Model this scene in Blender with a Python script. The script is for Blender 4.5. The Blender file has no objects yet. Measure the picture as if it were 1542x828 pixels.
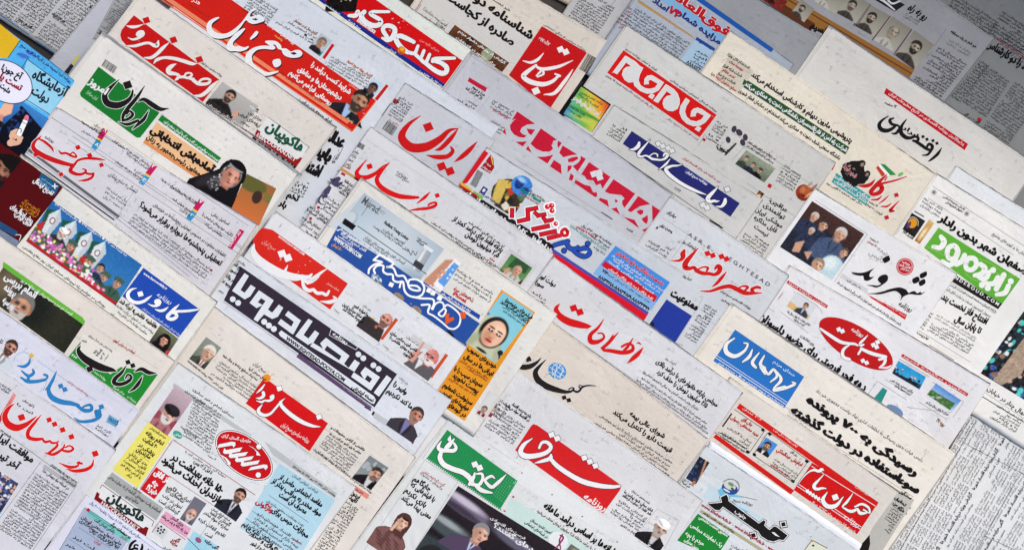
import bpy, math, random, re
import numpy as np
from mathutils import Vector
from mathutils.geometry import tessellate_polygon

# ------------------------------------------------------------------ camera, sky, sun, exposure
SC = bpy.context.scene
COL = SC.collection
CAM_H = 3.0                      # metres above the table; 1 photo pixel = 1 mm on the table
CX, CY = 771.0, 414.0
cd = bpy.data.cameras.new('camera'); cam = bpy.data.objects.new('camera', cd); COL.objects.link(cam)
cam.location = (0, 0, CAM_H); cd.sensor_width = 36.0; cd.lens = 36.0 * CAM_H / 1.542
cd.clip_start = 0.05; cd.clip_end = 100
SC.camera = cam
SUN_EL, SUN_AZ = 48.0, 52.0      # sun high, from the right and a little above in the picture (azimuth clockwise from picture-up)
wd = bpy.data.worlds.new('World'); SC.world = wd; wd.use_nodes = True
nt = wd.node_tree; bgn = nt.nodes['Background']
sky = nt.nodes.new('ShaderNodeTexSky'); sky.sky_type = 'NISHITA'; sky.sun_disc = False
sky.sun_elevation = math.radians(SUN_EL); sky.sun_rotation = math.radians(SUN_AZ)
sky.air_density = 1.0; sky.dust_density = 4.0; sky.ozone_density = 1.0
nt.links.new(sky.outputs['Color'], bgn.inputs['Color']); bgn.inputs['Strength'].default_value = 0.10
sl = bpy.data.lights.new('sun', 'SUN'); sun = bpy.data.objects.new('sun', sl); COL.objects.link(sun)
sl.energy = 1.7; sl.angle = math.radians(17); sl.color = (1.0, 0.965, 0.85)
_e, _a = math.radians(SUN_EL), math.radians(SUN_AZ)
_d = Vector((math.cos(_e) * math.sin(_a), math.cos(_e) * math.cos(_a), math.sin(_e)))
sun.rotation_euler = _d.to_track_quat('Z', 'Y').to_euler(); sun.location = _d * 5
SC.view_settings.view_transform = 'Standard'; SC.view_settings.look = 'None'
SC.view_settings.exposure = 0.27; SC.view_settings.gamma = 1.0; SC.view_settings.use_curve_mapping = False
SC.cycles.max_bounces = 4; SC.cycles.use_denoising = True

# ------------------------------------------------------------------ colours and materials
def lin(c): return tuple(((v / 255) / 12.92 if v <= 10.3 else ((v / 255 + .055) / 1.055) ** 2.4) for v in c)
MATS = {}
def ink(c):
    """printed ink: the colour with a slight uneven print density"""
    k = ('ink', c)
    if k in MATS: return MATS[k]
    m = bpy.data.materials.new('printed_ink'); m.use_nodes = True; n = m.node_tree; b = n.nodes['Principled BSDF']
    tc = n.nodes.new('ShaderNodeTexCoord'); no = n.nodes.new('ShaderNodeTexNoise')
    no.inputs['Scale'].default_value = 420; no.inputs['Detail'].default_value = 3
    n.links.new(tc.outputs['Object'], no.inputs['Vector'])
    cr = n.nodes.new('ShaderNodeValToRGB'); l = lin(c)
    if max(l) - min(l) > .25: l = tuple(v * .88 for v in l)
    w = lambda f, a=.012: tuple(min(1, v * f + a) for v in l) + (1,)
    cr.color_ramp.elements[0].position = .3; cr.color_ramp.elements[1].position = .75
    cr.color_ramp.elements[0].color = w(.95, 0); cr.color_ramp.elements[1].color = w(1.04, .006)
    n.links.new(no.outputs['Fac'], cr.inputs['Fac']); n.links.new(cr.outputs['Color'], b.inputs['Base Color'])
    wn = n.nodes.new('ShaderNodeTexNoise'); wn.inputs['Scale'].default_value = 9; wn.inputs['Detail'].default_value = 4; n.links.new(tc.outputs['Object'], wn.inputs['Vector']); bp = n.nodes.new('ShaderNodeBump'); bp.inputs['Strength'].default_value = .6; bp.inputs['Distance'].default_value = .006; n.links.new(wn.outputs['Fac'], bp.inputs['Height']); n.links.new(bp.outputs['Normal'], b.inputs['Normal'])
    b.inputs['Roughness'].default_value = .62; b.inputs['Specular IOR Level'].default_value = .06
    MATS[k] = m; return m
def paper(c, seed=0):
    """newsprint: fibrous mottling, faint print showing through from the other side, soft creases"""
    k = ('paper', c, seed)
    if k in MATS: return MATS[k]
    m = bpy.data.materials.new('newsprint'); m.use_nodes = True; n = m.node_tree; b = n.nodes['Principled BSDF']
    tc = n.nodes.new('ShaderNodeTexCoord'); mp = n.nodes.new('ShaderNodeMapping'); mp.inputs['Location'].default_value = (seed * 3.1, seed * 1.7, 0)
    n.links.new(tc.outputs['Object'], mp.inputs['Vector'])
    def noise(sc, det, ro=.5):
        x = n.nodes.new('ShaderNodeTexNoise'); x.inputs['Scale'].default_value = sc; x.inputs['Detail'].default_value = det
        x.inputs['Roughness'].default_value = ro; n.links.new(mp.outputs['Vector'], x.inputs['Vector']); return x
    a = noise(14, 3, .6); f = noise(700, 2)
    def ramp(node, p0, p1, v0, v1):
        r = n.nodes.new('ShaderNodeMapRange'); r.inputs[1].default_value = p0; r.inputs[2].default_value = p1
        r.inputs[3].default_value = v0; r.inputs[4].default_value = v1; n.links.new(node.outputs['Fac'], r.inputs[0]); return r
    r1 = ramp(a, .35, .7, .925, 1.03); r2 = ramp(f, .3, .7, .982, 1.02)
    mu = n.nodes.new('ShaderNodeMath'); mu.operation = 'MULTIPLY'
    n.links.new(r1.outputs[0], mu.inputs[0]); n.links.new(r2.outputs[0], mu.inputs[1])
    vm = n.nodes.new('ShaderNodeVectorMath'); vm.operation = 'SCALE'; vm.inputs[0].default_value = lin(c)
    n.links.new(mu.outputs[0], vm.inputs['Scale'])
    st = noise(6, 5, .62); rs = ramp(st, .45, .78, 0, .34)                # yellowed handling stains
    mx = n.nodes.new('ShaderNodeMix'); mx.data_type = 'RGBA'; n.links.new(rs.outputs[0], mx.inputs['Factor']); n.links.new(vm.outputs[0], mx.inputs['A'])
    mx.inputs['B'].default_value = tuple(v * k for v, k in zip(lin(c), (.93, .84, .74))) + (1,); n.links.new(mx.outputs['Result'], b.inputs['Base Color'])
    b.inputs['Roughness'].default_value = .8; b.inputs['Specular IOR Level'].default_value = .08
    bp = n.nodes.new('ShaderNodeBump'); bp.inputs['Strength'].default_value = .75; bp.inputs['Distance'].default_value = .006
    wn = noise(9, 4, .55); wn.inputs['Distortion'].default_value = .8
    n.links.new(wn.outputs['Fac'], bp.inputs['Height']); n.links.new(bp.outputs['Normal'], b.inputs['Normal'])
    MATS[k] = m; return m
def picture_mat():
    k = 'pic'
    if k in MATS: return MATS[k]
    m = bpy.data.materials.new('printed_picture'); m.use_nodes = True; n = m.node_tree; b = n.nodes['Principled BSDF']
    at = n.nodes.new('ShaderNodeAttribute'); at.attribute_name = 'Col'
    n.links.new(at.outputs['Color'], b.inputs['Base Color']); b.inputs['Roughness'].default_value = .6
    b.inputs['Specular IOR Level'].default_value = .06
    MATS[k] = m; return m

# ------------------------------------------------------------------ from picture pixels to the table
def wave(x, y):
    """gentle waviness of the paper, metres, shared by all layers so that they never cross"""
    return .0012 * (np.sin(x * .021 + y * .013 + .6) + np.sin(-x * .011 + y * .027 + 2.1)) + .0002 * (np.sin(x * .047 - y * .031) + np.sin(x * .019 + y * .058 + 1.0))
def w3(px, py, z):
    px = np.asarray(px, float); py = np.asarray(py, float); z = z + wave(px, py)
    s = .001 * (CAM_H - z) / CAM_H
    return np.stack([(px - CX) * s, -(py - CY) * s, z + 0 * px], -1)
REG = {'px': (0, 0, 1, 1), 'k1': (540, 50, 200 / 1542, 107 / 825), 'k2': (480, 0, 200 / 1542, 107 / 825), 'k5': (760, 340, 200 / 1542, 107 / 825),
       'k7': (620, 480, 200 / 1542, 107 / 825), 'k8': (320, 440, 200 / 1542, 107 / 825)}
for i, c in enumerate('abcd'):
    for j in range(4): REG[c + str(j)] = ((0, 380, 760, 1142)[i], (0, 205, 410, 613)[j], 400 / 1540, 215 / 828)
R_ = REG['px']
def Z(k):
    global R_; R_ = REG[k]
def Zr(x0, y0, x1, y1, w, h):
    global R_; R_ = (x0, y0, (x1 - x0) / w, (y1 - y0) / h)
def cv(x, y): return R_[0] + x * R_[2], R_[1] + y * R_[3]
def pts(s):
    """'x,y[,w] x,y[,w]' in the current sheet of coordinates -> list of (px, py, w px)"""
    out = []
    for t in s.split():
        v = [float(q) for q in t.split(',')]; x, y = cv(v[0], v[1]); out.append((x, y, (v[2] if len(v) > 2 else 0) * R_[2]))
    return out

def build(name, V, F, mat, parent, loc, colors=None):
    """V (n,3) world points, F (m,3|4) -> ONE mesh object under parent"""
    V = np.asarray(V, float) - np.array(loc); F = np.asarray(F, int)
    k = F.shape[1]; me = bpy.data.meshes.new(name)
    me.vertices.add(len(V)); me.vertices.foreach_set('co', V.ravel())
    me.loops.add(F.size); me.loops.foreach_set('vertex_index', F.ravel())
    me.polygons.add(len(F)); me.polygons.foreach_set('loop_start', np.arange(len(F)) * k)
    try: me.polygons.foreach_set('loop_total', np.full(len(F), k))
    except Exception: pass
    if colors is not None:
        at = me.color_attributes.new('Col', 'FLOAT_COLOR', 'POINT'); at.data.foreach_set('color', np.asarray(colors, float).ravel())
    me.materials.append(mat); me.update(calc_edges=True); me.validate()
    o = bpy.data.objects.new(name, me); COL.objects.link(o); o.parent = parent
    return o

# ------------------------------------------------------------------ newspapers
LAY = []          # (corner list, layer number) of every newspaper laid so far
T_LAYER = .0021
class NP: pass
N = None
def overlap(A, B):
    for P, Q in ((A, B), (B, A)):
        for i in range(4):
            ax, ay = P[i]; bx, by = P[(i + 1) % 4]; nx, ny = by - ay, ax - bx; l = math.hypot(nx, ny); nx /= l; ny /= l
            pa = [(x - ax) * nx + (y - ay) * ny for x, y in A]; pb = [(x - ax) * nx + (y - ay) * ny for x, y in B]
            if max(pa) < min(pb) - 6 or max(pb) < min(pa) - 6: return False
    return True
def sheet(name, q, z0, z1, mat, parent, loc, rng, rough=.45, cell=7.0):
    """one sheet of newsprint: a thin wavy slab whose cut edges are slightly ragged"""
    (ax, ay), (bx, by), (cx, cy), (dx, dy) = q
    nu = max(4, int(math.hypot(bx - ax, by - ay) / cell)); nv = max(4, int(math.hypot(dx - ax, dy - ay) / cell))
    u, v = np.meshgrid(np.linspace(0, 1, nu + 1), np.linspace(0, 1, nv + 1))
    x = (1 - v) * ((1 - u) * ax + u * bx) + v * ((1 - u) * dx + u * cx); y = (1 - v) * ((1 - u) * ay + u * by) + v * ((1 - u) * dy + u * cy)
    L = math.hypot(bx - ax, by - ay); ux, uy = (bx - ax) / L, (by - ay) / L
    edge = np.zeros_like(x); edge[0] = edge[-1] = edge[:, 0] = edge[:, -1] = 1
    jit = np.array([rng.uniform(-1, 1) for _ in range(x.size)]).reshape(x.shape) * edge * rough
    bowv = .9 * np.sin(u * 3.14 * 1.3 + rng.uniform(0, 3)) * (v == 0)
    bowu = .9 * np.sin(v * 3.14 * 1.5 + rng.uniform(0, 3)) * ((u == 0) | (u == 1))
    x = x - uy * (jit + bowv) + ux * bowu; y = y + ux * (jit + bowv) + uy * bowu
    droop = np.minimum(np.minimum(u * L, (1 - u) * L), v * L * 1.2)          # the edge rounds down a little
    dz = -.0002 * np.exp(-droop / 2.2)
    top = w3(x.ravel(), y.ravel(), z1 + dz.ravel()); bot = w3(x.ravel(), y.ravel(), z0)
    n = nu + 1; idx = np.arange((nu + 1) * (nv + 1)).reshape(nv + 1, nu + 1)
    f = np.stack([idx[1:, :-1], idx[1:, 1:], idx[:-1, 1:], idx[:-1, :-1]], -1).reshape(-1, 4)
    o = len(top); ring = np.concatenate([idx[0, :], idx[1:, -1], idx[-1, -2::-1], idx[-2:0:-1, 0]])
    r2 = np.roll(ring, -1); side = np.stack([ring, r2, r2 + o, ring + o], -1)
    return build(name, np.concatenate([top, bot]), np.concatenate([f, side]), mat, parent, loc)
def P(label, TL, TR, depth, col, D=None, sheets=2, spread=2.0, group='newspapers laid out in overlapping rows', cat='newspaper', name='newspaper'):
    """lay one folded newspaper: TL, TR are the ends of its top edge in picture pixels"""
    global N
    N = NP(); ux, uy = TR[0] - TL[0], TR[1] - TL[1]; L = math.hypot(ux, uy); ux /= L; uy /= L
    if D is None: D = (-uy, ux)
    dl = math.hypot(*D); D = (D[0] / dl * depth, D[1] / dl * depth)
    q = [TL, TR, (TR[0] + D[0], TR[1] + D[1]), (TL[0] + D[0], TL[1] + D[1])]
    lay = 1 + max([l for k, l in LAY if overlap(k, q)], default=-1); LAY.append((q, lay))
    N.u = (ux, uy); N.v = (D[0] / depth, D[1] / depth); N.seed = len(LAY); rng = random.Random(N.seed * 7 + 1)
    zb = .002 + lay * T_LAYER; N.z = zb + .0011
    c = w3([(q[0][0] + q[2][0]) / 2], [(q[0][1] + q[2][1]) / 2], zb)[0]
    e = bpy.data.objects.new(name, None); COL.objects.link(e); e.location = c; e.empty_display_size = .05
    e['label'] = label; e['category'] = cat; e['group'] = group
    N.root = N.cur = e; N.loc = c; N.col = col; N.q = q
    m = paper(col, N.seed)
    for k in range(sheets):
        dx0, dx1, dy = rng.uniform(.3, 1.3) * spread * (k + 1) / sheets, rng.uniform(-.5, .8) * spread * (k + 1) / sheets, rng.uniform(0, .6) * spread * (k + 1) / sheets
        g = [(q[0][0] - ux * dx0 - N.v[0] * dy, q[0][1] - uy * dx0 - N.v[1] * dy), (q[1][0] + ux * dx1 - N.v[0] * dy, q[1][1] + uy * dx1 - N.v[1] * dy),
             (q[2][0] + ux * dx1, q[2][1] + uy * dx1), (q[3][0] - ux * dx0, q[3][1] - uy * dx0)]
        zt = zb + .0011 - (.0004 if sheets < 2 else .00075 / sheets) * (k + 1)
        sheet('inner_sheet', g, zt - .00012, zt, m, e, c, rng)
    sheet('front_page', q, N.z - .0002, N.z, m, e, c, rng)
    dim = lambda k: tuple(int(v * k) for v in col); H = min(depth, 120) - 6
    a = [(q[0][0] + ux * 8 + N.v[0] * 5, q[0][1] + uy * 8 + N.v[1] * 5), (q[1][0] - ux * 8 + N.v[0] * 5, q[1][1] - uy * 8 + N.v[1] * 5)]
    global R_; keep = R_; R_ = REG['px']
    if L > 150 and depth > 100: B(*a[0], *a[1], a[0][0] + N.v[0] * H, a[0][1] + N.v[1] * H, 8.5, dim(.99), 9, .014, 'show_through', .35)
    m = Mesh2(); t = 2.0                                   # the pin holes of the press along the cut edge
    while t < L - 2:
        r = rng.uniform(.25, .6); x, y = q[0][0] + ux * t + N.v[0] * 1.4, q[0][1] + uy * t + N.v[1] * 1.4
        m.add([x - r, x + r, x + r, x - r], [y - r, y - r, y + r, y + r], [(0, 2, 1), (0, 3, 2)], 0); t += 2.6
    m.done('pin_holes', dim(.72), .6); R_ = keep
    return e
LV = .00006
def U(): N.cur = N.root
def grid_quad(q, cell=9.0):
    (ax, ay), (bx, by), (cx, cy), (dx, dy) = q
    nu = max(1, int(math.hypot(bx - ax, by - ay) / cell)); nv = max(1, int(math.hypot(dx - ax, dy - ay) / cell))
    u, v = np.meshgrid(np.linspace(0, 1, nu + 1), np.linspace(0, 1, nv + 1))
    x = (1 - v) * ((1 - u) * ax + u * bx) + v * ((1 - u) * dx + u * cx); y = (1 - v) * ((1 - u) * ay + u * by) + v * ((1 - u) * dy + u * cy)
    idx = np.arange((nu + 1) * (nv + 1)).reshape(nv + 1, nu + 1)
    return x.ravel(), y.ravel(), np.stack([idx[1:, :-1], idx[1:, 1:], idx[:-1, 1:], idx[:-1, :-1]], -1).reshape(-1, 4)
def tri_poly(pl, cell=12.0):
    v = [(x, y) for x, y in pl]; t = [tuple(f) for f in tessellate_polygon([[Vector((x, y, 0)) for x, y in v]])]
    for _ in range(5):                                   # split the longest edges until the sheet can follow the waves
        out = []; mid = {}
        def M_(i, j):
            k = (min(i, j), max(i, j))
            if math.dist(v[i], v[j]) <= cell: return None
            if k not in mid: v.append(((v[i][0] + v[j][0]) / 2, (v[i][1] + v[j][1]) / 2)); mid[k] = len(v) - 1
            return mid[k]
        for a, b, c in t:
            m1, m2, m3 = M_(a, b), M_(b, c), M_(c, a)
            n = [m1, m2, m3]
            if all(x is None for x in n): out.append((a, b, c)); continue
            if all(x is not None for x in n): out += [(a, m1, m3), (m1, b, m2), (m3, m2, c), (m1, m2, m3)]; continue
            ring = [a] + ([m1] if m1 is not None else []) + [b] + ([m2] if m2 is not None else []) + [c] + ([m3] if m3 is not None else [])
            if len(ring) == 4:
                k = [i for i, x in enumerate(ring) if x in (m1, m2, m3) and x is not None][0]; r = ring[k:] + ring[:k]
                out += [(r[0], r[1], r[2]), (r[0], r[2], r[3])]
            else:
                k = [i for i, x in enumerate(ring) if x not in (m1, m2, m3) and ring[(i + 1) % 5] not in (a, b, c) and ring[i - 1] not in (a, b, c)][0]
                r = ring[k:] + ring[:k]; out += [(r[0], r[1], r[4]), (r[1], r[2], r[3]), (r[1], r[3], r[4])]
        t = out
        if not mid: break
    f = np.array(t); vv = np.array(v); a = vv[f]
    ar = (a[:, 1, 0] - a[:, 0, 0]) * (a[:, 2, 1] - a[:, 0, 1]) - (a[:, 2, 0] - a[:, 0, 0]) * (a[:, 1, 1] - a[:, 0, 1])
    f = np.where((ar > 0)[:, None], f[:, ::-1], f)
    return vv[:, 0], vv[:, 1], f
def Q(col, s, name='colour_block', l=1, into=False):
    p = [(a, b) for a, b, _ in pts(s)]
    x, y, f = grid_quad(p) if len(p) == 4 else tri_poly(p)
    if len(p) != 4 or True:
        f = f
    o = build(name, w3(x, y, N.z + LV * l), f, ink(col), N.cur, N.loc)
    if into: N.cur = o
    return o
def M(col, s, name='masthead', l=1): U(); return Q(col, s, name, l, True)
def E(col, x, y, rx, ry, rot=0, name='emblem', l=2, into=False, n=40):
    x, y = cv(x, y); rx *= R_[2]; ry *= R_[2]; a = math.radians(rot)
    p = [(x + rx * math.cos(t) * math.cos(a) - ry * math.sin(t) * math.sin(a), y + rx * math.cos(t) * math.sin(a) + ry * math.sin(t) * math.cos(a)) for t in np.linspace(0, 2 * math.pi, n, endpoint=False)]
    X, Y, f = tri_poly(p); o = build(name, w3(X, Y, N.z + LV * l), f, ink(col), N.cur, N.loc)
    if into: N.cur = o
    return o
# ------------------------------------------------------------------ pen strokes
def catmull(p, step=1.2):
    p = np.array(p, float)
    if len(p) == 2: t = np.linspace(0, 1, max(2, int(math.dist(p[0, :2], p[1, :2]) / 4) + 2))[:, None]; return p[0] * (1 - t) + p[1] * t
    e = np.vstack([2 * p[0] - p[1], p, 2 * p[-1] - p[-2]]); out = []
    for i in range(len(p) - 1):
        a, b, c, d = e[i:i + 4]; n = max(3, int(math.dist(b[:2], c[:2]) / step)); t = np.linspace(0, 1, n, endpoint=False)[:, None]
        out.append(.5 * (2 * b + (c - a) * t + (2 * a - 5 * b + 4 * c - d) * t ** 2 + (3 * b - a - 3 * c + d) * t ** 3))
    return np.vstack(out + [p[-1:]])
class Mesh2:
    def __init__(s): s.x, s.y, s.z, s.f, s.n = [], [], [], [], 0
    def add(s, x, y, f, z): s.x.append(np.asarray(x, float)); s.y.append(np.asarray(y, float)); s.z.append(np.full(len(x), z)); s.f.append(np.asarray(f) + s.n); s.n += len(x)
    def done(s, name, col, l):
        if not s.n: return None
        return build(name, w3(np.concatenate(s.x), np.concatenate(s.y), N.z + LV * l + np.concatenate(s.z)), np.concatenate(s.f), ink(col), N.cur, N.loc)
def stroke_into(m, p, grow, z, sharp):
    if sharp:
        c = []
        for i in range(len(p) - 1):
            c.append(np.array([p[i], p[i + 1]]))
        for k, s in enumerate(c):
            w = max(s[0, 2], s[1, 2]) / 2 + grow; d = s[1, :2] - s[0, :2]; L = np.hypot(*d) or 1; d /= L; nn = np.array([-d[1], d[0]])
            e0 = grow if k == 0 else w * .92; e1 = grow if k == len(c) - 1 else w * .92
            a = s[0, :2] - d * e0; b = s[1, :2] + d * e1; t = np.linspace(0, 1, max(2, int(L / 6) + 2))[:, None]; mid = a * (1 - t) + b * t
            V = np.vstack([mid + nn * w, mid - nn * w]); n = len(mid); i = np.arange(n - 1)
            q = np.stack([i, i + 1, i + 1 + n, i + n], -1); m.add(V[:, 0], V[:, 1], np.vstack([q[:, [0, 1, 2]], q[:, [0, 2, 3]]])[:, ::-1], z + k * 2e-6)
        return
    c = catmull(p); d = np.gradient(c[:, :2], axis=0); L = np.hypot(d[:, 0], d[:, 1]); L[L == 0] = 1; d /= L[:, None]; nn = np.stack([-d[:, 1], d[:, 0]], -1)
    w = (np.maximum(c[:, 2], .25) / 2 + grow)[:, None]; V = np.vstack([c[:, :2] + nn * w, c[:, :2] - nn * w]); n = len(c); i = np.arange(n - 1)
    q = np.stack([i, i + 1, i + 1 + n, i + n], -1); m.add(V[:, 0], V[:, 1], np.vstack([q[:, [0, 1, 2]], q[:, [0, 2, 3]]])[:, ::-1], z)
    for e in (0, -1):                                    # rounded pen ends
        r = w[e, 0]; t = np.linspace(0, 2 * math.pi, 11)[:-1]
        m.add(np.r_[c[e, 0], c[e, 0] + r * np.cos(t)], np.r_[c[e, 1], c[e, 1] + r * np.sin(t)], [(0, 1 + (k + 1) % 10, 1 + k) for k in range(10)], z + 2e-6)
def S(col, s='', dots='', out=None, name='lettering', l=5, sharp=False, rnd=False, rot=None):
    """hand-lettered pen strokes 'x,y,w x,y,w ...; ...' and dots 'x,y,size ...'"""
    A = math.atan2(N.u[1], N.u[0]) + math.radians(-10 if rot is None else rot)
    for cc, g, lv in ([(out[0], out[1], l - 1.5)] if out else []) + [(col, 0, l)]:
        m = Mesh2(); k = 0
        for t in s.split(';'):
            p = pts(t)
            if len(p) > 1: stroke_into(m, p, g, k * 2e-6 % 2e-5, sharp); k += 1
        for x, y, w in pts(dots):
            r = (w / 2 if rnd else w * .62) + g; n = 16 if rnd else 4; t = [A + j * 2 * math.pi / n for j in range(n)]
            m.add([x] + [x + r * math.cos(q) * (1 if rnd else 1.08) for q in t], [y] + [y + r * math.sin(q) for q in t], [(0, 1 + (j + 1) % n, 1 + j) for j in range(n)], 2.4e-5)
        m.done(name if (cc, g) == (col, 0) else 'lettering_outline', cc, lv)
def PL(col, s, name='lettering', l=5, out=None, smooth=False):
    """lettering drawn as closed outlines 'x,y x,y ...; ...' joined in one mesh; out = (colour, width px) edges it"""
    P_ = []
    for t in s.split(';'):
        p = [(a, b) for a, b, _ in pts(t)]
        if len(p) < 3: continue
        if smooth:
            q = [(a, b, 0) for a, b in p]; c = catmull(q[-2:] + q + q[:2], 1.0); i = int(np.argmin(np.hypot(c[:, 0] - p[0][0], c[:, 1] - p[0][1])))
            e = np.array([(a, b) for a, b in p]); n = len(p); p = []
            for k in range(n):
                a, b, cc, d = e[k - 1], e[k], e[(k + 1) % n], e[(k + 2) % n]
                for u in (np.linspace(0, 1, 5)[:-1] if math.dist(b, cc) > 1.5 else (0, .5)):
                    p.append(tuple(.5 * (2 * b + (cc - a) * u + (2 * a - 5 * b + 4 * cc - d) * u * u + (3 * b - a - 3 * cc + d) * u ** 3)))
        P_.append(p)
    if out:
        m = Mesh2()
        for p in P_: stroke_into(m, [(a, b, out[1] * 2) for a, b in p + p[:1]], 0, 0, True)
        m.done('lettering_outline', out[0], l - 1.2)
    m = Mesh2()
    for k, p in enumerate(P_): x, y, f = tri_poly(p); m.add(x, y, f, k * 2e-6)
    return m.done(name, col, l)
def R(col, w, s, name='rule_line', l=2):
    m = Mesh2()
    for t in s.split(';'):
        p = pts(t); stroke_into(m, [(a, b, w) for a, b, _ in p], 0, 0, True)
    return m.done(name, col, l)
# ------------------------------------------------------------------ typeset text
FORM = {'ا': 0xFE8D, 'آ': 0xFE81, 'ب': 0xFE8F, 'پ': 0xFB56, 'ت': 0xFE95, 'ث': 0xFE99, 'ج': 0xFE9D, 'چ': 0xFB7A, 'ح': 0xFEA1, 'خ': 0xFEA5, 'د': 0xFEA9, 'ذ': 0xFEAB,
        'ر': 0xFEAD, 'ز': 0xFEAF, 'ژ': 0xFB8A, 'س': 0xFEB1, 'ش': 0xFEB5, 'ص': 0xFEB9, 'ض': 0xFEBD, 'ط': 0xFEC1, 'ظ': 0xFEC5, 'ع': 0xFEC9, 'غ': 0xFECD, 'ف': 0xFED1,
        'ق': 0xFED5, 'ک': 0xFB8E, 'گ': 0xFB92, 'ل': 0xFEDD, 'م': 0xFEE1, 'ن': 0xFEE5, 'ه': 0xFEE9, 'و': 0xFEED, 'ی': 0xFBFC, 'ئ': 0xFE89}
TWO = set('اآدذرزژو')
def shape(s):
    """join Persian letters (presentation forms) and put them in visual order"""
    out, n, i = [], len(s), 0
    while i < n:
        c = s[i]
        if c not in FORM: out.append(c); i += 1; continue
        prev = i > 0 and s[i - 1] in FORM and s[i - 1] not in TWO
        if c == 'ل' and i + 1 < n and s[i + 1] in 'اآ':
            out.append(chr((0xFEFB if s[i + 1] == 'ا' else 0xFEF5) + prev)); i += 2; continue
        nxt = c not in TWO and i + 1 < n and s[i + 1] in FORM
        out.append(chr(FORM[c] + (int(prev) if c in TWO else 3 if prev and nxt else 2 if nxt else 1 if prev else 0))); i += 1
    r = ''.join(out).replace('\u200c', '')
    if not re.search('[\ufb50-\ufeff]', r): return r
    r = re.sub(r'[0-9A-Za-z\u06f0-\u06f9.\-/٫]{2,}', lambda m: m.group(0)[::-1], r[::-1])
    return r.translate(str.maketrans('()«»', ')(»«'))
GL = {}
_tc = bpy.data.curves.new('type', 'FONT'); _to = bpy.data.objects.new('type', _tc); COL.objects.link(_to)
def _ev(s, b, res):
    b = b or .003
    _tc.body = s; _tc.offset = b; _tc.resolution_u = res; bpy.context.view_layer.update()
    o = _to.evaluated_get(bpy.context.evaluated_depsgraph_get()); m = o.to_mesh()
    v = np.zeros(len(m.vertices) * 3); m.vertices.foreach_get('co', v); m.calc_loop_triangles()
    f = np.zeros(len(m.loop_triangles) * 3, int); m.loop_triangles.foreach_get('vertices', f); o.to_mesh_clear()
    return v.reshape(-1, 3)[:, :2], f.reshape(-1, 3)
def glyph(c, b, res):
    k = (c, b, res)
    if k in GL: return GL[k]
    if ('bar',) not in GL: GL[('bar',)] = _ev('|', 0, 1)[0][:, 0].max()
    bar = GL[('bar',)]
    if c == ' ': adv = _ev('| |', 0, 1)[0][:, 0].max() - _ev('||', 0, 1)[0][:, 0].max(); GL[k] = (np.zeros((0, 2)), np.zeros((0, 3), int), adv); return GL[k]
    best = -1                                            # overlapping contours fill best at different settings: keep the fullest
    for bb, rr in ((.003, res), (.01, 1), (.012, 3)):
        v_, f_ = _ev(c, bb, rr); a_ = v_[f_]; s_ = np.abs((a_[:, 1, 0] - a_[:, 0, 0]) * (a_[:, 2, 1] - a_[:, 0, 1]) - (a_[:, 2, 0] - a_[:, 0, 0]) * (a_[:, 1, 1] - a_[:, 0, 1])).sum() if len(f_) else 0
        if s_ > best * 1.02: best, v, f = s_, v_, f_
    adv = _ev(c + '|', 0, 1)[0][:, 0].max() - bar
    if len(f):
        a = v[f]; ar = (a[:, 1, 0] - a[:, 0, 0]) * (a[:, 2, 1] - a[:, 0, 1]) - (a[:, 2, 0] - a[:, 0, 0]) * (a[:, 1, 1] - a[:, 0, 1])
        f = np.where((ar < 0)[:, None], f[:, ::-1], f); v = v[f].reshape(-1, 2); f = np.arange(len(v)).reshape(-1, 3)
        if b > .012:                                     # heavier type: the same letter printed again a hair to each side
            o = [(-b, 0), (b, 0), (0, -b * .7), (0, b * .7)] if b > .03 else [(-b, 0), (b, 0)]
            v = np.vstack([v + np.array(q) for q in o]); f = np.arange(len(v)).reshape(-1, 3)
    GL[k] = (v, f, adv); return GL[k]
def set_text(m, txt, xl, yl, xr, yr, em, b, res=2, slant=0):
    """typeset txt so that its line runs from (xl, yl) to (xr, yr), pixels"""
    s = shape(txt); pos = 0; parts = []
    for c in s:
        v, f, adv = glyph(c, b, res); parts.append((v, f, pos)); pos += adv
    L = math.hypot(xr - xl, yr - yl); ux, uy = (xr - xl) / L, (yr - yl) / L; sx = L / max(pos, .01); sy = em or sx
    for i, (v, f, p) in enumerate(parts):
        if not len(f): continue
        a = (v[:, 0] + p) * sx + slant * v[:, 1] * sy; d = v[:, 1] * sy
        z = np.repeat(((np.arange(len(f)) * 7) % 5) * 2e-6 + (i % 3) * 5e-6, 3)
        m.x.append(xl + a * ux + d * uy); m.y.append(yl + a * uy - d * ux); m.z.append(z); m.f.append(f + m.n); m.n += len(v)
K = (18, 16, 20); RD = (216, 22, 26); WH = (236, 237, 240); GRN = (14, 128, 50); BLU = (36, 82, 178)
def T(txt, xl, yl, xr, yr, em, col=K, b=.03, name='headline', l=5, out=None, slant=0):
    xl, yl = cv(xl, yl); xr, yr = cv(xr, yr)
    if out: m = Mesh2(); set_text(m, txt, xl, yl, xr, yr, em, b + out[1], 2, slant); m.done('headline_outline', out[0], l - 1.2)
    m = Mesh2(); set_text(m, txt, xl, yl, xr, yr, em, b, 2 if em > 9 else 1, slant); return m.done(name, col, l)
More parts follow.
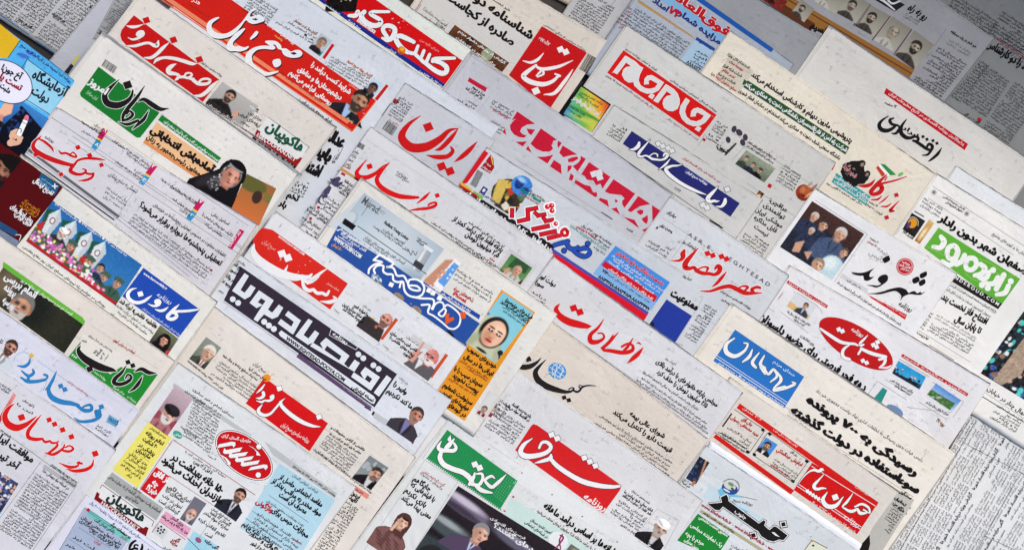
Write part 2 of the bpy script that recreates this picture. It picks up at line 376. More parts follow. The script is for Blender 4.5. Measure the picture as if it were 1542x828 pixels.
def TL_(lines, em, col=K, b=.03, name='headline', l=5, out=None):
    """several lines of one headline as one part: 'text|xl,yl,xr,yr'"""
    m = Mesh2(); mo = Mesh2()
    for t in lines:
        s, c = t.rsplit('|', 1); v = [float(q) for q in c.split(',')]; a = cv(v[0], v[1]); d = cv(v[2], v[3])
        if out: set_text(mo, s, *a, *d, em, b + out[1])
        set_text(m, s, *a, *d, em, b, 2 if em > 9 else 1)
    if out: mo.done('headline_outline', out[0], l - 1.2)
    return m.done(name, col, l)
BANK = ('دولت مجلس یارانه تومان میلیون درآمد ایران شهر خبر روزنامه صفحه سال روز گزارش اقتصاد نفت بازار کشور مردم قیمت بیمه دارو پرونده رسیدگی گذشته فرصت '
        'برای حضور انتخابات معاون رئیس جمهور زنان استان اصفهان خوزستان مازندران بهداشت تعطیلی دوباره برقرار مذاکره موشکی را به از که در با این آن شد است کرد می و تا هم نیز').split()
def B(xl, yl, xr, yr, xb, yb, pitch=4.6, col=(44, 42, 48), em=None, b=.014, name='text_column', l=4, ragged=.12, seed=0):
    """a column of small type: top-left, top-right and bottom-left corners, line pitch in pixels"""
    x0, y0 = cv(xl, yl); x1, y1 = cv(xr, yr); x2, y2 = cv(xb, yb); H = math.hypot(x2 - x0, y2 - y0); n = max(1, int(H / pitch)); rng = random.Random(N.seed * 97 + int(x0 * 3 + y0) + seed)
    W = math.hypot(x1 - x0, y1 - y0); m = Mesh2(); em = em or pitch * 1.05; per = max(1.0, W / (em * .47))
    for k in range(n):
        t = (k + .8) / n; ax, ay = x0 + (x2 - x0) * t, y0 + (y2 - y0) * t; s = []; c = 0
        short = rng.random() < ragged; f = rng.uniform(.25, .8) if short else 1
        while True:
            w = rng.choice(BANK); c += len(w) + 1
            if s and c > per * f: break
            s.append(w)
            if c > per * f: break
        if f < 1: ax, ay = ax + (x1 - x0) * (1 - f), ay + (y1 - y0) * (1 - f); 
        set_text(m, ' '.join(s), ax, ay, ax + (x1 - x0) * f, ay + (y1 - y0) * f, em, b, 1)
    return m.done(name, col, l)
def BC(s, n=22, name='barcode'):
    """a printed barcode: corners TL TR BL, bars across"""
    (a, b, c) = [(x, y) for x, y, _ in pts(s)]; m = Mesh2(); rng = random.Random(int(a[0])); t = 0
    while t < .97:
        w = rng.choice([.015, .03, .045]); p = [(a[0] + (b[0] - a[0]) * q, a[1] + (b[1] - a[1]) * q) for q in (t, min(1, t + w))]; d = (c[0] - a[0], c[1] - a[1])
        m.add([p[0][0], p[1][0], p[1][0] + d[0], p[0][0] + d[0]], [p[0][1], p[1][1], p[1][1] + d[1], p[0][1] + d[1]], [(0, 2, 1), (0, 3, 2)], 0); t += w + rng.choice([.015, .025, .035])
    return m.done(name, K, 3)
# ------------------------------------------------------------------ printed pictures
class Can:
    """a small canvas for one printed photograph: x and y in hundredths of its height"""
    def __init__(s, w, h, seed):
        s.W = max(8, int(w / .85)); s.H = max(8, int(h / .85)); s.asp = w / h
        s.x, s.y = np.meshgrid(np.linspace(0, 100 * s.asp, s.W), np.linspace(0, 100, s.H)); s.c = np.zeros((s.H, s.W, 3)); s.a = np.zeros((s.H, s.W)); s.r = np.random.RandomState(seed)
    def put(s, k, col):
        k = np.clip(k, 0, 1)[..., None]; s.c = s.c * (1 - k) + np.array(col, float) * k; s.a = np.maximum(s.a, k[..., 0]); return s
    def bg(s, c1, c2=None, ang=90):
        c2 = c2 or c1; a = math.radians(ang); t = (s.x / (100 * s.asp)) * math.cos(a) + (s.y / 100) * math.sin(a); t = (t - t.min()) / (np.ptp(t) or 1)
        s.c = np.array(c1, float) * (1 - t[..., None]) + np.array(c2, float) * t[..., None]; s.a[:] = 1; return s
    k_, ox, oy = 1, 0, 0
    def t(s, k, ox, oy): s.k_, s.ox, s.oy = k, ox, oy; return s
    def e(s, cx, cy, rx, ry, col, soft=.12, rot=0, k=1):
        cx, cy, rx, ry = cx * s.k_ + s.ox, cy * s.k_ + s.oy, rx * s.k_, ry * s.k_
        a = math.radians(rot); dx, dy = s.x - cx, s.y - cy; p = (dx * math.cos(a) + dy * math.sin(a)) / rx; q = (-dx * math.sin(a) + dy * math.cos(a)) / ry
        return s.put(k * np.clip((1 - np.sqrt(p * p + q * q)) / soft + .5, 0, 1), col)
    def p(s, P_, col, k=1):
        P_ = [(P_[i] * s.k_ + s.ox, P_[i + 1] * s.k_ + s.oy) for i in range(0, len(P_), 2)]; ins = np.zeros_like(s.x, bool)
        for (ax, ay), (bx, by) in zip(P_, P_[1:] + P_[:1]):
            if ay == by: continue
            c = ((s.y < ay) != (s.y < by)) & (s.x < ax + (s.y - ay) * (bx - ax) / (by - ay)); ins ^= c
        m = ins.astype(float); g = np.pad(m, 1, mode='edge'); m = (g[1:-1, 1:-1] * 2 + g[:-2, 1:-1] + g[2:, 1:-1] + g[1:-1, :-2] + g[1:-1, 2:]) / 6
        return s.put(k * m, col)
    def n(s, amt=10, blob=1):
        h, w = s.H // blob + 2, s.W // blob + 2; q = s.r.normal(0, amt * .42, (h, w)); s.c += np.kron(q, np.ones((blob, blob)))[:s.H, :s.W, None]; return s
    def spots(s, x0, y0, x1, y1, cnt, r, cols):
        for _ in range(cnt): s.e(s.r.uniform(x0, x1), s.r.uniform(y0, y1), r * s.r.uniform(.6, 1.3), r * s.r.uniform(.6, 1.3), cols[s.r.randint(len(cols))], .4)
        return s
    fit = True
    def _fit(s, cx, cy, r):
        W = 100 * s.asp
        if not s.fit or W > 105 or s.k_ != 1: return cx, cy, r
        f = min(1, W * .4 / r); return min(max(cx, r * f * .8), W - r * f * .95) if f == 1 else W * .52, 100 - (100 - cy) * f, r * f
    def bust(s, cx, cy, r, coat, shirt=None, tie=None):
        cx, cy, r = s._fit(cx, cy, r)
        s.p([cx - r * .45, cy - r * 1.2, cx + r * .45, cy - r * 1.2, cx + r * 1.5, cy - r * .55, cx + r * 2.3, cy + r * .1, cx + r * 2.7, cy + r * 3, cx - r * 2.7, cy + r * 3, cx - r * 2.3, cy + r * .1, cx - r * 1.5, cy - r * .55], coat)
        if shirt: s.p([cx - r * .5, cy - r * 1.1, cx + r * .5, cy - r * 1.1, cx, cy + r * 1.2], shirt)
        if tie: s.p([cx - r * .14, cy - r * .8, cx + r * .14, cy - r * .8, cx, cy + r * 1.1], tie)
        lo = tuple(max(0, v * .6) for v in coat); s.p([cx - r * .5, cy - r * 1.0, cx - r * .15, cy + r * 1.4, cx - r * .8, cy - r * .1], lo, .7); s.p([cx + r * .5, cy - r * 1.0, cx + r * .15, cy + r * 1.4, cx + r * .8, cy - r * .1], lo, .7)
        return s
    def head(s, cx, cy, r, skin=(205, 160, 132), hair=(45, 38, 36), beard=None, turban=None, veil=None, turn=.12, bald=False, glasses=False):
        cx, cy, r = s._fit(cx, cy, r)
        dk = tuple(v * .62 for v in skin); md = tuple(v * .82 for v in skin); hi = tuple(min(255, v * 1.12 + 6) for v in skin)
        if veil: s.e(cx, cy + r * .15, r * 1.28, r * 1.5, veil, .12); s.p([cx - r * 1.15, cy + r * .3, cx + r * 1.15, cy + r * .3, cx + r * 2.3, cy + r * 3.4, cx - r * 2.3, cy + r * 3.4], veil)
        elif not turban:
            if bald: s.e(cx, cy - r * .05, r * .9, r * .95, hair, .15)
            else: s.e(cx - turn * r * .4, cy - r * .28, r * .92, r * .95, hair, .15)
        if not veil: s.p([cx - r * .42, cy + r * .4, cx + r * .42, cy + r * .4, cx + r * .5, cy + r * 1.3, cx - r * .5, cy + r * 1.3], md); s.e(cx - r * .8, cy + r * .05, r * .14, r * .24, md); s.e(cx + r * .8, cy + r * .05, r * .14, r * .24, md)
        s.e(cx, cy, r * .76, r * (1.0 if not bald else 1.04), skin, .14)
        s.e(cx - r * .45, cy + r * .25, r * .36, r * .7, md, .9, k=.8); s.e(cx + turn * r * 2, cy - r * .5, r * .36, r * .22, hi, .9, k=.8); s.e(cx + turn * r * 3, cy + r * .2, r * .24, r * .2, hi, .9, k=.8)
        if beard:
            s.p([cx - r * .74, cy + r * .1, cx - r * .5, cy + r * .36, cx + r * .55, cy + r * .36, cx + r * .75, cy + r * .1, cx + r * .6, cy + r * .85, cx + r * .1, cy + r * 1.16, cx - r * .35, cy + r * 1.05, cx - r * .62, cy + r * .75], beard); s.e(cx, cy + r * .8, r * .5, r * .36, beard, .3)
        t = turn * r
        for d in (-1, 1):
            s.e(cx + t + d * r * .31, cy - r * .06, r * .15, r * .075, dk, .5); s.e(cx + t + d * r * .31, cy - r * .06, r * .075, r * .065, (28, 22, 22), .5); s.e(cx + t + d * r * .32, cy - r * .22, r * .21, r * .06, hair if not veil else (60, 45, 40), .5)
            if glasses: s.e(cx + t + d * r * .32, cy - r * .03, r * .24, r * .18, (40, 40, 45), .5, k=.45)
        s.e(cx + t * 1.5, cy + r * .16, r * .09, r * .22, hi, .8, k=.7); s.e(cx + t * 1.3 - r * .05, cy + r * .32, r * .16, r * .07, dk, .6)
        if beard: s.e(cx + t, cy + r * .43, r * .32, r * .09, tuple(v * .9 for v in beard), .5)
        s.e(cx + t, cy + r * .56, r * .22, r * .06, (150, 75, 70) if veil else (120, 70, 62), .5); s.e(cx + t, cy + r * .66, r * .16, r * .05, md, .7)
        if turban: s.e(cx, cy - r * .62, r * .98, r * .56, turban, .12); s.e(cx + r * .1, cy - r * .85, r * .75, r * .4, tuple(min(255, v * 1.1 + 8) for v in turban), .4); s.e(cx - r * .4, cy - r * .52, r * .5, r * .14, tuple(v * .8 for v in turban), .6, 25)
        elif not veil and not bald: s.p([cx - r * .78, cy - r * .1, cx - r * .8, cy - r * .6, cx - r * .3, cy - r * 1.12, cx + r * .4, cy - r * 1.1, cx + r * .82, cy - r * .55, cx + r * .76, cy - r * .1, cx + r * .62, cy - r * .5, cx + r * .1, cy - r * .68, cx - r * .5, cy - r * .5], hair)
        if veil: s.p([cx - r * .95, cy - r * .2, cx - r * .6, cy - r * 1.0, cx, cy - r * 1.25, cx + r * .6, cy - r * 1.0, cx + r * .95, cy - r * .2, cx + r * .62, cy - r * .55, cx, cy - r * .78, cx - r * .62, cy - r * .55], veil)
        return s
def PT(hx, hy, r, up, dn, wl, wr, fn, name='photograph', l=2.5):
    """a cut out portrait: head centre and head radius in the current coordinates; extents in head radii. fn(canvas, cx, cy, r)"""
    x, y = cv(hx, hy); r *= R_[2]; u, v = N.u, (-N.u[1], N.u[0])
    q = [(x - u[0] * wl * r - v[0] * up * r, y - u[1] * wl * r - v[1] * up * r), (x + u[0] * wr * r - v[0] * up * r, y + u[1] * wr * r - v[1] * up * r), (x - u[0] * wl * r + v[0] * dn * r, y - u[1] * wl * r + v[1] * dn * r)]
    R = 100 / (up + dn); return F(q, lambda c: fn(c, wl * R, up * R, R), name, l)
def F(s, fn, name='photograph', l=2.5):
    (a, b, c) = [(x, y) for x, y, _ in pts(s)][:3] if isinstance(s, str) else s
    w, h = math.dist(a, b), math.dist(a, c); can = Can(w, h, int(a[0] * 7 + a[1])); fn(can); can.t(1, 0, 0); can.n(2)
    u, v = np.meshgrid(np.linspace(0, 1, can.W), np.linspace(0, 1, can.H))
    x = a[0] + (b[0] - a[0]) * u + (c[0] - a[0]) * v; y = a[1] + (b[1] - a[1]) * u + (c[1] - a[1]) * v
    idx = np.arange(can.W * can.H).reshape(can.H, can.W); f = np.stack([idx[1:, :-1], idx[1:, 1:], idx[:-1, 1:], idx[:-1, :-1]], -1).reshape(-1, 4)
    al = can.a.ravel(); f = f[al[f].min(1) > .5]
    cc = np.clip(can.c, 0, 255) / 255; cc = np.where(cc <= .0404, cc / 12.92, ((cc + .055) / 1.055) ** 2.4); cc = np.concatenate([cc, np.ones(cc.shape[:2] + (1,))], -1)
    used = np.unique(f); re_ = np.full(can.W * can.H, -1); re_[used] = np.arange(len(used))
    V = w3(x.ravel()[used], y.ravel()[used], N.z + LV * l)
    return build(name, V, re_[f], picture_mat(), N.cur, N.loc, cc.reshape(-1, 4)[used])
# ------------------------------------------------------------------ the table the papers lie on
def table():
    x, y, f = grid_quad([(-420, -420), (1960, -420), (1960, 1250), (-420, 1250)], 60)
    m = bpy.data.materials.new('dark_wood'); m.use_nodes = True; n = m.node_tree; b = n.nodes['Principled BSDF']
    tc = n.nodes.new('ShaderNodeTexCoord'); mp = n.nodes.new('ShaderNodeMapping'); mp.inputs['Scale'].default_value = (3, 40, 3); mp.inputs['Rotation'].default_value = (0, 0, .6)
    no = n.nodes.new('ShaderNodeTexNoise'); no.inputs['Scale'].default_value = 2; no.inputs['Detail'].default_value = 6
    cr = n.nodes.new('ShaderNodeValToRGB'); cr.color_ramp.elements[0].color = (.012, .008, .006, 1); cr.color_ramp.elements[1].color = (.045, .03, .022, 1)
    n.links.new(tc.outputs['Object'], mp.inputs['Vector']); n.links.new(mp.outputs['Vector'], no.inputs['Vector']); n.links.new(no.outputs['Fac'], cr.inputs['Fac']); n.links.new(cr.outputs['Color'], b.inputs['Base Color'])
    b.inputs['Roughness'].default_value = .5
    V = w3(x, y, -.002); k = len(V); V = np.vstack([V, V - [0, 0, .03]]); a = f; g = f[:, ::-1] + k
    o = build('table_top', V, np.vstack([a, g]), m, None, (0, 0, 0)); o['kind'] = 'structure'
table()
def light_blocker():
    """an unseen panel added to block light, out of the picture beyond its upper right corner: it shades that corner of the table"""
    m = bpy.data.materials.new('canvas'); m.use_nodes = True; b = m.node_tree.nodes['Principled BSDF']; b.inputs['Base Color'].default_value = (.06, .05, .045, 1); b.inputs['Roughness'].default_value = .9  # plain dark surface of the added panel
    e = bpy.data.objects.new('light_blocker', None); COL.objects.link(e); e.location = (1.25, .95, -.03)
    e['label'] = 'added dark shading panel on two posts beyond the upper right corner'; e['category'] = 'light_blocker'
    def bar(name, p, q, r, n=12):
        p, q = Vector(p), Vector(q); d = (q - p).normalized(); a = d.orthogonal().normalized(); c = d.cross(a)
        V = [tuple(o + (a * math.cos(t) + c * math.sin(t)) * r) for o in (p, q) for t in np.linspace(0, 2 * math.pi, n, endpoint=False)]
        build(name, V, [(i, (i + 1) % n, n + (i + 1) % n, n + i) for i in range(n)], m, e, e.location)
    A, B_ = np.array(BLOCKER[0]), np.array(BLOCKER[1]); d = (B_ - A) / np.linalg.norm(B_ - A); o = np.array((-d[1], d[0])); o = o if o @ (1, 1) > 0 else -o
    u = np.linspace(0, 1, 25); top = []; k = []
    for t in u: top.append([*(A + (B_ - A) * t), BLOCKER[2] + .01 * math.sin(t * 24 * math.pi)])
    for t in u: top.append([*(A + (B_ - A) * t + o * 1.1), BLOCKER[2] + .25 + .01 * math.sin(t * 24 * math.pi)])
    V = np.array(top); V = np.vstack([V, V + [0, 0, .006]]); f = [(i, i + 1, 26 + i, 25 + i) for i in range(24)]; f2 = [(a + 50, d_ + 50, c + 50, b_ + 50) for a, b_, c, d_ in f]
    rim = [(i, 50 + i, 51 + i, i + 1) for i in range(24)] + [(25 + i, 26 + i, 76 + i, 75 + i) for i in range(24)]
    build('shade_panel', V, f + f2 + rim, m, e, e.location)
    for t in (.06, .94): p = A + (B_ - A) * t; bar('blocker_post', (*p, -.03), (*p, BLOCKER[2] + .02), .012)
BLOCKER_H = .9; _q = BLOCKER_H / math.tan(math.radians(SUN_EL)); _sx, _sy = math.sin(math.radians(SUN_AZ)), math.cos(math.radians(SUN_AZ))
_c = (.62 + _sx * _q, .42 + _sy * _q)
_sx, _sy = math.sin(math.radians(30)), math.cos(math.radians(30))
BLOCKER = ((_c[0] - _sy * 1.3, _c[1] + _sx * 1.3), (_c[0] + _sy * 1.0, _c[1] - _sx * 1.0), BLOCKER_H)  # edge of the added unseen panel, set to darken the upper right corner
light_blocker()

# ================================================================== sheets at the back
P('grey inside page of small type in the upper left corner, blue rule along its foot', (13, -141), (182, -34), 152, (188, 190, 196), D=(-.634, .773))
Z('a0')
R((38, 100, 140), 1.6, '-60,45 170,205; 210,238 325,318'); R((90, 100, 110), .6, '-60,38 335,305')
B(473, -112, 610, -20, 205, 215, 4.6); B(345, -205, 455, -128, 80, 122, 4.6); B(208, -287, 333, -205, -60, 40, 4.6); B(560, -30, 600, 0, 362, 270, 4.6, ragged=.4)
T('گزارش بازار', 103, 118, 180, 170, 6, b=.04); T('خبرهای کوتاه', 300, 85, 375, 135, 6, b=.04)
P('blank blue grey sheet with a strip of type, beside the page of small type', (217, -77), (343, 3), 230, (186, 191, 204), D=(-.64, .77))
Z('a0')
Q((158, 160, 166), '660,-5 790,-5 612,207 533,235'); B(700, -40, 770, 5, 540, 225, 3.4, b=.02, ragged=.3); T('ورز', 572, 190, 610, 210, 7, b=.04)
Q((222, 205, 110), '452,317 463,330 425,385 412,372', 'photograph'); Q((150, 30, 50), '438,335 446,322 414,372 407,382', 'photograph', 2); Q((36, 42, 52), '412,370 428,384 395,432 372,418', 'photograph', 2)
P('narrow cream page end over the dark table, near the top edge', (790, -52), (873, -7), 22, (196, 180, 158))
P('grey page with one column of small type, behind the square red masthead', (905, -62), (1018, 14), 110, (186, 186, 188))
Z('c0'); B(470, -60, 640, 45, 370, 95, 4.2)
R((120, 120, 120), .6, '645,0 500,180')
P('whole grey page of dark small type in the upper right corner', (1330, -190), (1820, 131), 470, (140, 143, 143), D=(-.605, .796), sheets=3)  # paper grey darkened further: the corner's dim light is put into the colour
Z('d0')
T('و اقتصاد را دو کارشناس', 1322, 268, 1640, 468, 17, b=.05); R((170, 30, 34), 1.2, '1365,217 1600,372')
B(1150, -30, 1400, 125, 1090, 50, 4.8, b=.02); B(1420, 60, 1620, 190, 1330, 190, 4.8, b=.02)
B(1290, 345, 1345, 380, 1115, 560, 4.6); B(1320, 375, 1460, 468, 1180, 590, 4.6); B(1490, 470, 1640, 570, 1300, 740, 4.6); B(1440, 190, 1640, 320, 1370, 290, 4.8); T('گفت و گو', 1190, 668, 1275, 725, 7, b=.04)
Q((190, 30, 40), '1275,680 1298,692 1288,710 1266,698')
P('portrait page: a row of framed old photographs on a golden brown band', (1149, -182), (1495, 58), 230, (162, 162, 167), D=(-.605, .796))  # page tone lowered to carry the corner's shade in its colour
Z('d0')
Q((160, 110, 52), '30,-110 905,405 872,460 -20,-30', 'colour_block'); Q((92, 48, 24), '90,-10 330,140 300,190 60,40', 'colour_block', 2)
T('نسیم', 300, 160, 385, 200, 15, b=.06)
R((96, 40, 26), 1.6, '890,172 785,320; 765,95 660,235; 650,25 550,150; 20,-90 890,430')
SEP = [(150, 142, 130), (172, 165, 152)]
for q, bd, hr in (('400,-95 520,-20 325,10', None, False), ('530,-40 655,28 455,78', (90, 80, 72), False), ('645,28 760,92 557,150', (48, 42, 40), False), ('775,98 888,170 668,232', None, True), ('905,177 1018,262 792,322', (44, 40, 38), False), ('250,-2 325,55 190,75', (60, 50, 46), False)):
    F(q, lambda c, bd=bd, hr=hr: c.bg((140, 136, 124), (176, 172, 158)).bust(34, 92, 17, (70, 64, 58) if bd else (190, 186, 176)).head(36, 42, 20, (170, 156, 138), (46, 42, 38), bd, bald=hr))
F('60,-60 170,10 20,0', lambda c: c.bg((120, 40, 34)).e(30, 40, 24, 26, (190, 150, 120)).e(70, 70, 30, 20, (60, 30, 30)).n(18, 3))
M((30, 28, 32), '700,-60 850,30 790,70 640,-20', 'emblem_panel'); S((214, 214, 220), '690,-10,10 730,10,14 790,60,8; 720,-40,8 770,20,12 820,10,8'); U()
T('رو به راه', 862, 55, 968, 120, 16, b=.04, slant=.2); B(860, 75, 940, 125, 840, 100, 4, (110, 108, 112)); T('خبر فخر در یک مسابقه', 1113, 188, 1262, 280, 6, b=.045)
B(1115, 220, 1240, 300, 1090, 255, 4.4, (120, 118, 122)); B(1050, 270, 1215, 370, 885, 480, 4.6, b=.02); R((110, 110, 116), .5, '1090,170 1020,270')
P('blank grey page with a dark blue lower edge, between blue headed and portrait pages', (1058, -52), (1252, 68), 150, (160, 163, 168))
P('page with a bright blue header band and large red words, under the cream job page', (988, -46), (1194, 97), 190, (172, 180, 194))
Z('c0')
M((132, 186, 228), '905,-90 1330,205 1268,262 860,-30', 'header_band'); Q((28, 92, 178), '1120,-25 1560,285 1545,305 1100,-5', 'colour_block', 2)
T('فوق‌العاده', 945, -30, 1290, 215, 19, (200, 24, 34), .05, 'lettering', out=(WH, .03)); U()
TL_(['مزایده شماره|985,70,1245,262', 'امداد|855,10,940,72'], 12, (30, 48, 120), .045); T('۷۴', 945, 72, 1005, 110, 16, (205, 25, 40), .05)
Q((188, 148, 92), '770,-5 1088,208 1100,228 775,18'); B(765, 40, 1080, 250, 690, 130, 4.4)
Q((172, 202, 226), '1110,225 1215,292 1132,412 1020,350', 'advertisement'); Q((28, 72, 150), '1115,216 1222,284 1205,308 1098,246'); B(1120, 280, 1190, 325, 1075, 355, 5); T('۸۸۸۸۱۲۴', 1050, 368, 1130, 418, 8, b=.03)
B(700, 20, 745, 45, 640, 150, 5, (150, 60, 60), ragged=.6)
# the pages at the right edge
P('page of sideways small type in the lower right corner', (1478, 602), (1700, 720), 420, (228, 230, 232), D=(-.53, .85), sheets=3)
Z('d3')
Z('px'); _u, _v = (.51, -.86), (.86, .51); _rg = random.Random(5)
for j in range(13):
    a = -150 + _rg.uniform(-20, 20)
    while a < 260:
        Ln = _rg.uniform(30, 46); o = (1352 + _v[0] * 20.5 * j + _u[0] * a, 800 + _v[1] * 20.5 * j + _u[1] * a)
        if j in (3, 6, 10): T('گزارش ویژه درباره اقتصاد شهرها' if _rg.random() < .5 else 'آگهی مزایده و مناقصه عمومی', o[0] + _v[0] * 6, o[1] + _v[1] * 6, o[0] + _u[0] * Ln * 2 + _v[0] * 6, o[1] + _u[1] * Ln * 2 + _v[1] * 6, 7, b=.03); B(*(o[0] + _v[0] * 8, o[1] + _v[1] * 8), *(o[0] + _u[0] * Ln * 1.7 + _v[0] * 8, o[1] + _u[1] * Ln * 1.7 + _v[1] * 8), *(o[0] + _v[0] * 17, o[1] + _v[1] * 17), 4.6, (60, 60, 66)); a += Ln * 2 + 6
        else: B(*o, o[0] + _u[0] * Ln, o[1] + _u[1] * Ln, o[0] + _v[0] * 18.5, o[1] + _v[1] * 18.5, 4.5, (96, 96, 102), b=.0); a += Ln + 3
Z('d3')
R((70, 70, 76), .7, '1260,80 820,828; 1500,410 1270,828; 1180,200 1560,398; 1310,745 1540,850')
P('page with a colour picture of police in turquoise at the right edge', (1572, 418), (1700, 502), 232, (240, 240, 238), D=(-.605, .796))
Z('d2')
def riot(c):
    c.bg((44, 60, 66), (30, 30, 34)); c.spots(0, 0, 100 * c.asp, 100, 150, 2.6, [(70, 190, 190), (30, 34, 40), (60, 70, 84), (90, 205, 200), (24, 24, 30), (60, 90, 170)]); c.spots(0, 0, 100 * c.asp, 100, 60, 2, [(200, 164, 146), (230, 236, 236), (24, 24, 30)])
    c.p([20, 0, 30, 0, 42, 80, 32, 100, 22, 100], (168, 148, 130)); c.e(26, 22, 6, 8, (60, 90, 170)); c.spots(0, 0, 100 * c.asp, 100, 14, 3, [(196, 160, 140), (150, 110, 96)]); c.n(22, 3)
F('1595,115 1900,300 1252,562', riot); T('و نهال چنار در خیابان', 1325, 680, 1560, 845, 9, b=.02); R((50, 50, 54), 1.2, '1300,720 1560,880')
R((120, 120, 120), .5, '1320,700 1560,860'); B(1390, 760, 1540, 850, 1340, 840, 4.6)
# ================================================================== upper middle and right columns
P('newspaper with a square red masthead in slim white script and bold two line headline', (678, -78), (913, 62), 260, (216, 208, 198), D=(-.55, .83))
Z('px')
Q((206, 204, 200), '660,-30 806,64 775,112 628,18', 'colour_block'); R((150, 30, 30), .8, '640,-6 624,18')
TL_(['شناسنامه دولت روحانی|640,-50,799,60', 'صادره از کجاست؟|664,-8,771,70'], 18, b=.05)
Q((168, 166, 163), '633,6 676,36 664,54 624,20', 'colour_block'); B(640, 12, 674, 38, 630, 27, 4.4)
F('685,38 767,95 674,52', lambda c: c.bg((104, 62, 38), (78, 46, 30)).e(370, 50, 50, 60, (150, 160, 130)).e(180, 50, 40, 50, (60, 36, 26)).n(16, 3))
TL_(['گزارش از روزهای دشوار مردم|690,48,760,97', 'برای حضور در انتخابات|686,58,745,100'], 5, WH, .03)
T('خبر نخست', 738, -2, 768, 18, 5, b=.02)
Z('c0')
M((204, 18, 24), '216,153 477,308 262,632 24,437', l=2)
S((234, 232, 232), '225,310,4 190,348,17 150,364,15 105,354,4; 395,352,4 310,388,18 220,402,19 178,385,12; 182,380,14 128,420,24 108,446,26 150,476,28 220,490,26 275,474,20 312,442,14; 185,440,10 215,412,13 225,430,12 190,448,8; 320,442,14 292,430,10; 395,405,5 350,470,20 290,540,20 228,550,5', '324,288,36 354,303,36 181,529,42')
T('سال هفتم', 200, 222, 262, 258, 4, WH, .02); T('شنبه ۲۵', 205, 238, 255, 266, 4, WH, .02); U()
BC('483,312 533,340 432,402', 16); T('روزنامه سیاسی فرهنگی اجتماعی', 225, 145, 470, 300, 4, b=.01)

P('newspaper with white block letters and an orange ball on a red masthead band', (493, -76), (708, 76), 150, (224, 228, 221), D=(-.57, .82))
Z('b0')
M((222, 8, 16), '585,-92 1217,353 1117,492 285,-92', 'masthead'); Q((22, 42, 142), '285,-92 1117,490 1103,513 250,-92', 'colour_block', 2); F('440,-50 620,-50 420,70', lambda c: c.bg((20, 16, 16)).spots(40, 0, 200, 60, 16, 4, [(190, 180, 170), (90, 70, 60)]).n(10, 3))
Z('k2')
S((232, 232, 234), '455,140,50 425,185,54 350,185,36; 815,140,34 660,140,40; 530,140,50 495,185,60 530,250,62 620,298,60 700,290,56 718,240,50 600,165,46 640,135,34; 790,430,50 745,350,50 775,305,52 840,308,54 885,350,56 860,430,60 800,470,50 738,445,30', out=((96, 8, 12), 1.0))
T('Business', 438, 248, 645, 395, 10, WH, .03, 'lettering'); T('www.kasbokar.ir', 65, 62, 240, 180, 4, WH, .02, 'small_type'); T('سه شنبه', 340, 240, 480, 345, 4, WH, .02, 'small_type')
Z('k1')
S((232, 232, 234), '640,105,46 560,65,56 480,35,56 432,60,56 455,120,60 510,185,58 570,225,50; 690,150,36 650,235,42 570,225,44; 760,205,38 715,290,42 650,240,44; 825,250,38 775,345,44 715,300,44; 1112,292,38 890,300,44 860,330,44; 870,320,46 960,350,52 1020,400,58 1015,455,56 960,468,60 880,430,54 775,350,48', out=((96, 8, 12), 1.0))
E((226, 120, 20), 498, 205, 46, 48, 0, 'emblem', 6); E((250, 190, 40), 505, 188, 24, 20, 0, 'emblem', 7); E((190, 70, 20), 490, 235, 30, 12, 20, 'emblem', 7)
T('دنیای تازه من', 708, 85, 930, 225, 5, (240, 170, 170), .0, 'small_type'); T('نشریه کسب', 320, 180, 430, 245, 5, WH, .02, 'small_type'); T('شماره ۴۵۲ سال ۱۳۹۳ قیمت', 700, 445, 985, 640, 4, WH, .02, 'small_type'); U()

P('white newspaper with a long red rule above a slim black script title, upper right', (1254, 42), (1560, 250), 330, (224, 221, 215), D=(-.57, .82), sheets=3, spread=5)
Z('d0')
Q((206, 16, 32), '742,512 1216,836 1196,872 727,543', 'banner', into=True); T('پرتیراژترین روزنامه اقتصادی در تاریخ مطبوعات ایران', 755, 545, 1190, 845, 6, (250, 225, 225), .02, 'lettering'); U(); T('۱۲ صفحه', 730, 603, 800, 628, 6)
Z('px')
S(K, '1338,175,1.2 1329,181,3.5 1324,188,5.5 1327,195,6.5 1336,197,6 1345,193,4.5 1349,189,3; 1346,178,2 1340,181,4.5 1343,187,4.5 1351,189,3.5; 1353,189,2.2 1355,194,5 1349,201,4 1343,201,1.5; 1365,180,1.5 1358,190,4.5 1357,200,6 1364,207,6 1371,208,4.5; 1371,208,5 1378,206,3.5 1383,208,4 1381,213,4.5 1375,212,3.5; 1379,213,4.5 1388,219,5 1395,224,4.5 1402,226,4.5 1404,220,5 1399,217,4 1396,221,3.5; 1402,227,4 1397,233,3.5 1389,234,1.5; 1418,223,1.2 1412,232,4.5 1403,240,3.5 1398,243,1.2', '1390,206,4.6 1396,210,4.6 1405,212,4.6 1411,216,4.6')
T('ابرار', 1359, 193, 1381, 209, 9, b=.03); B(1270, 190, 1330, 230, 1262, 205, 5, ragged=.5, col=(130, 130, 130))
P('blank bluish white page between the slim title paper and the green masthead paper', (1441, 250), (1600, 353), 150, (232, 236, 240))
P('cream newspaper with green job advertisement lines and slim red script title', (1100, 47), (1413, 266), 250, (232, 224, 208), D=(-.57, .82))
Z('px')
Q((206, 198, 182), '1099,82 1135,108 1112,142 1077,120', 'colour_block')
Z('c0')
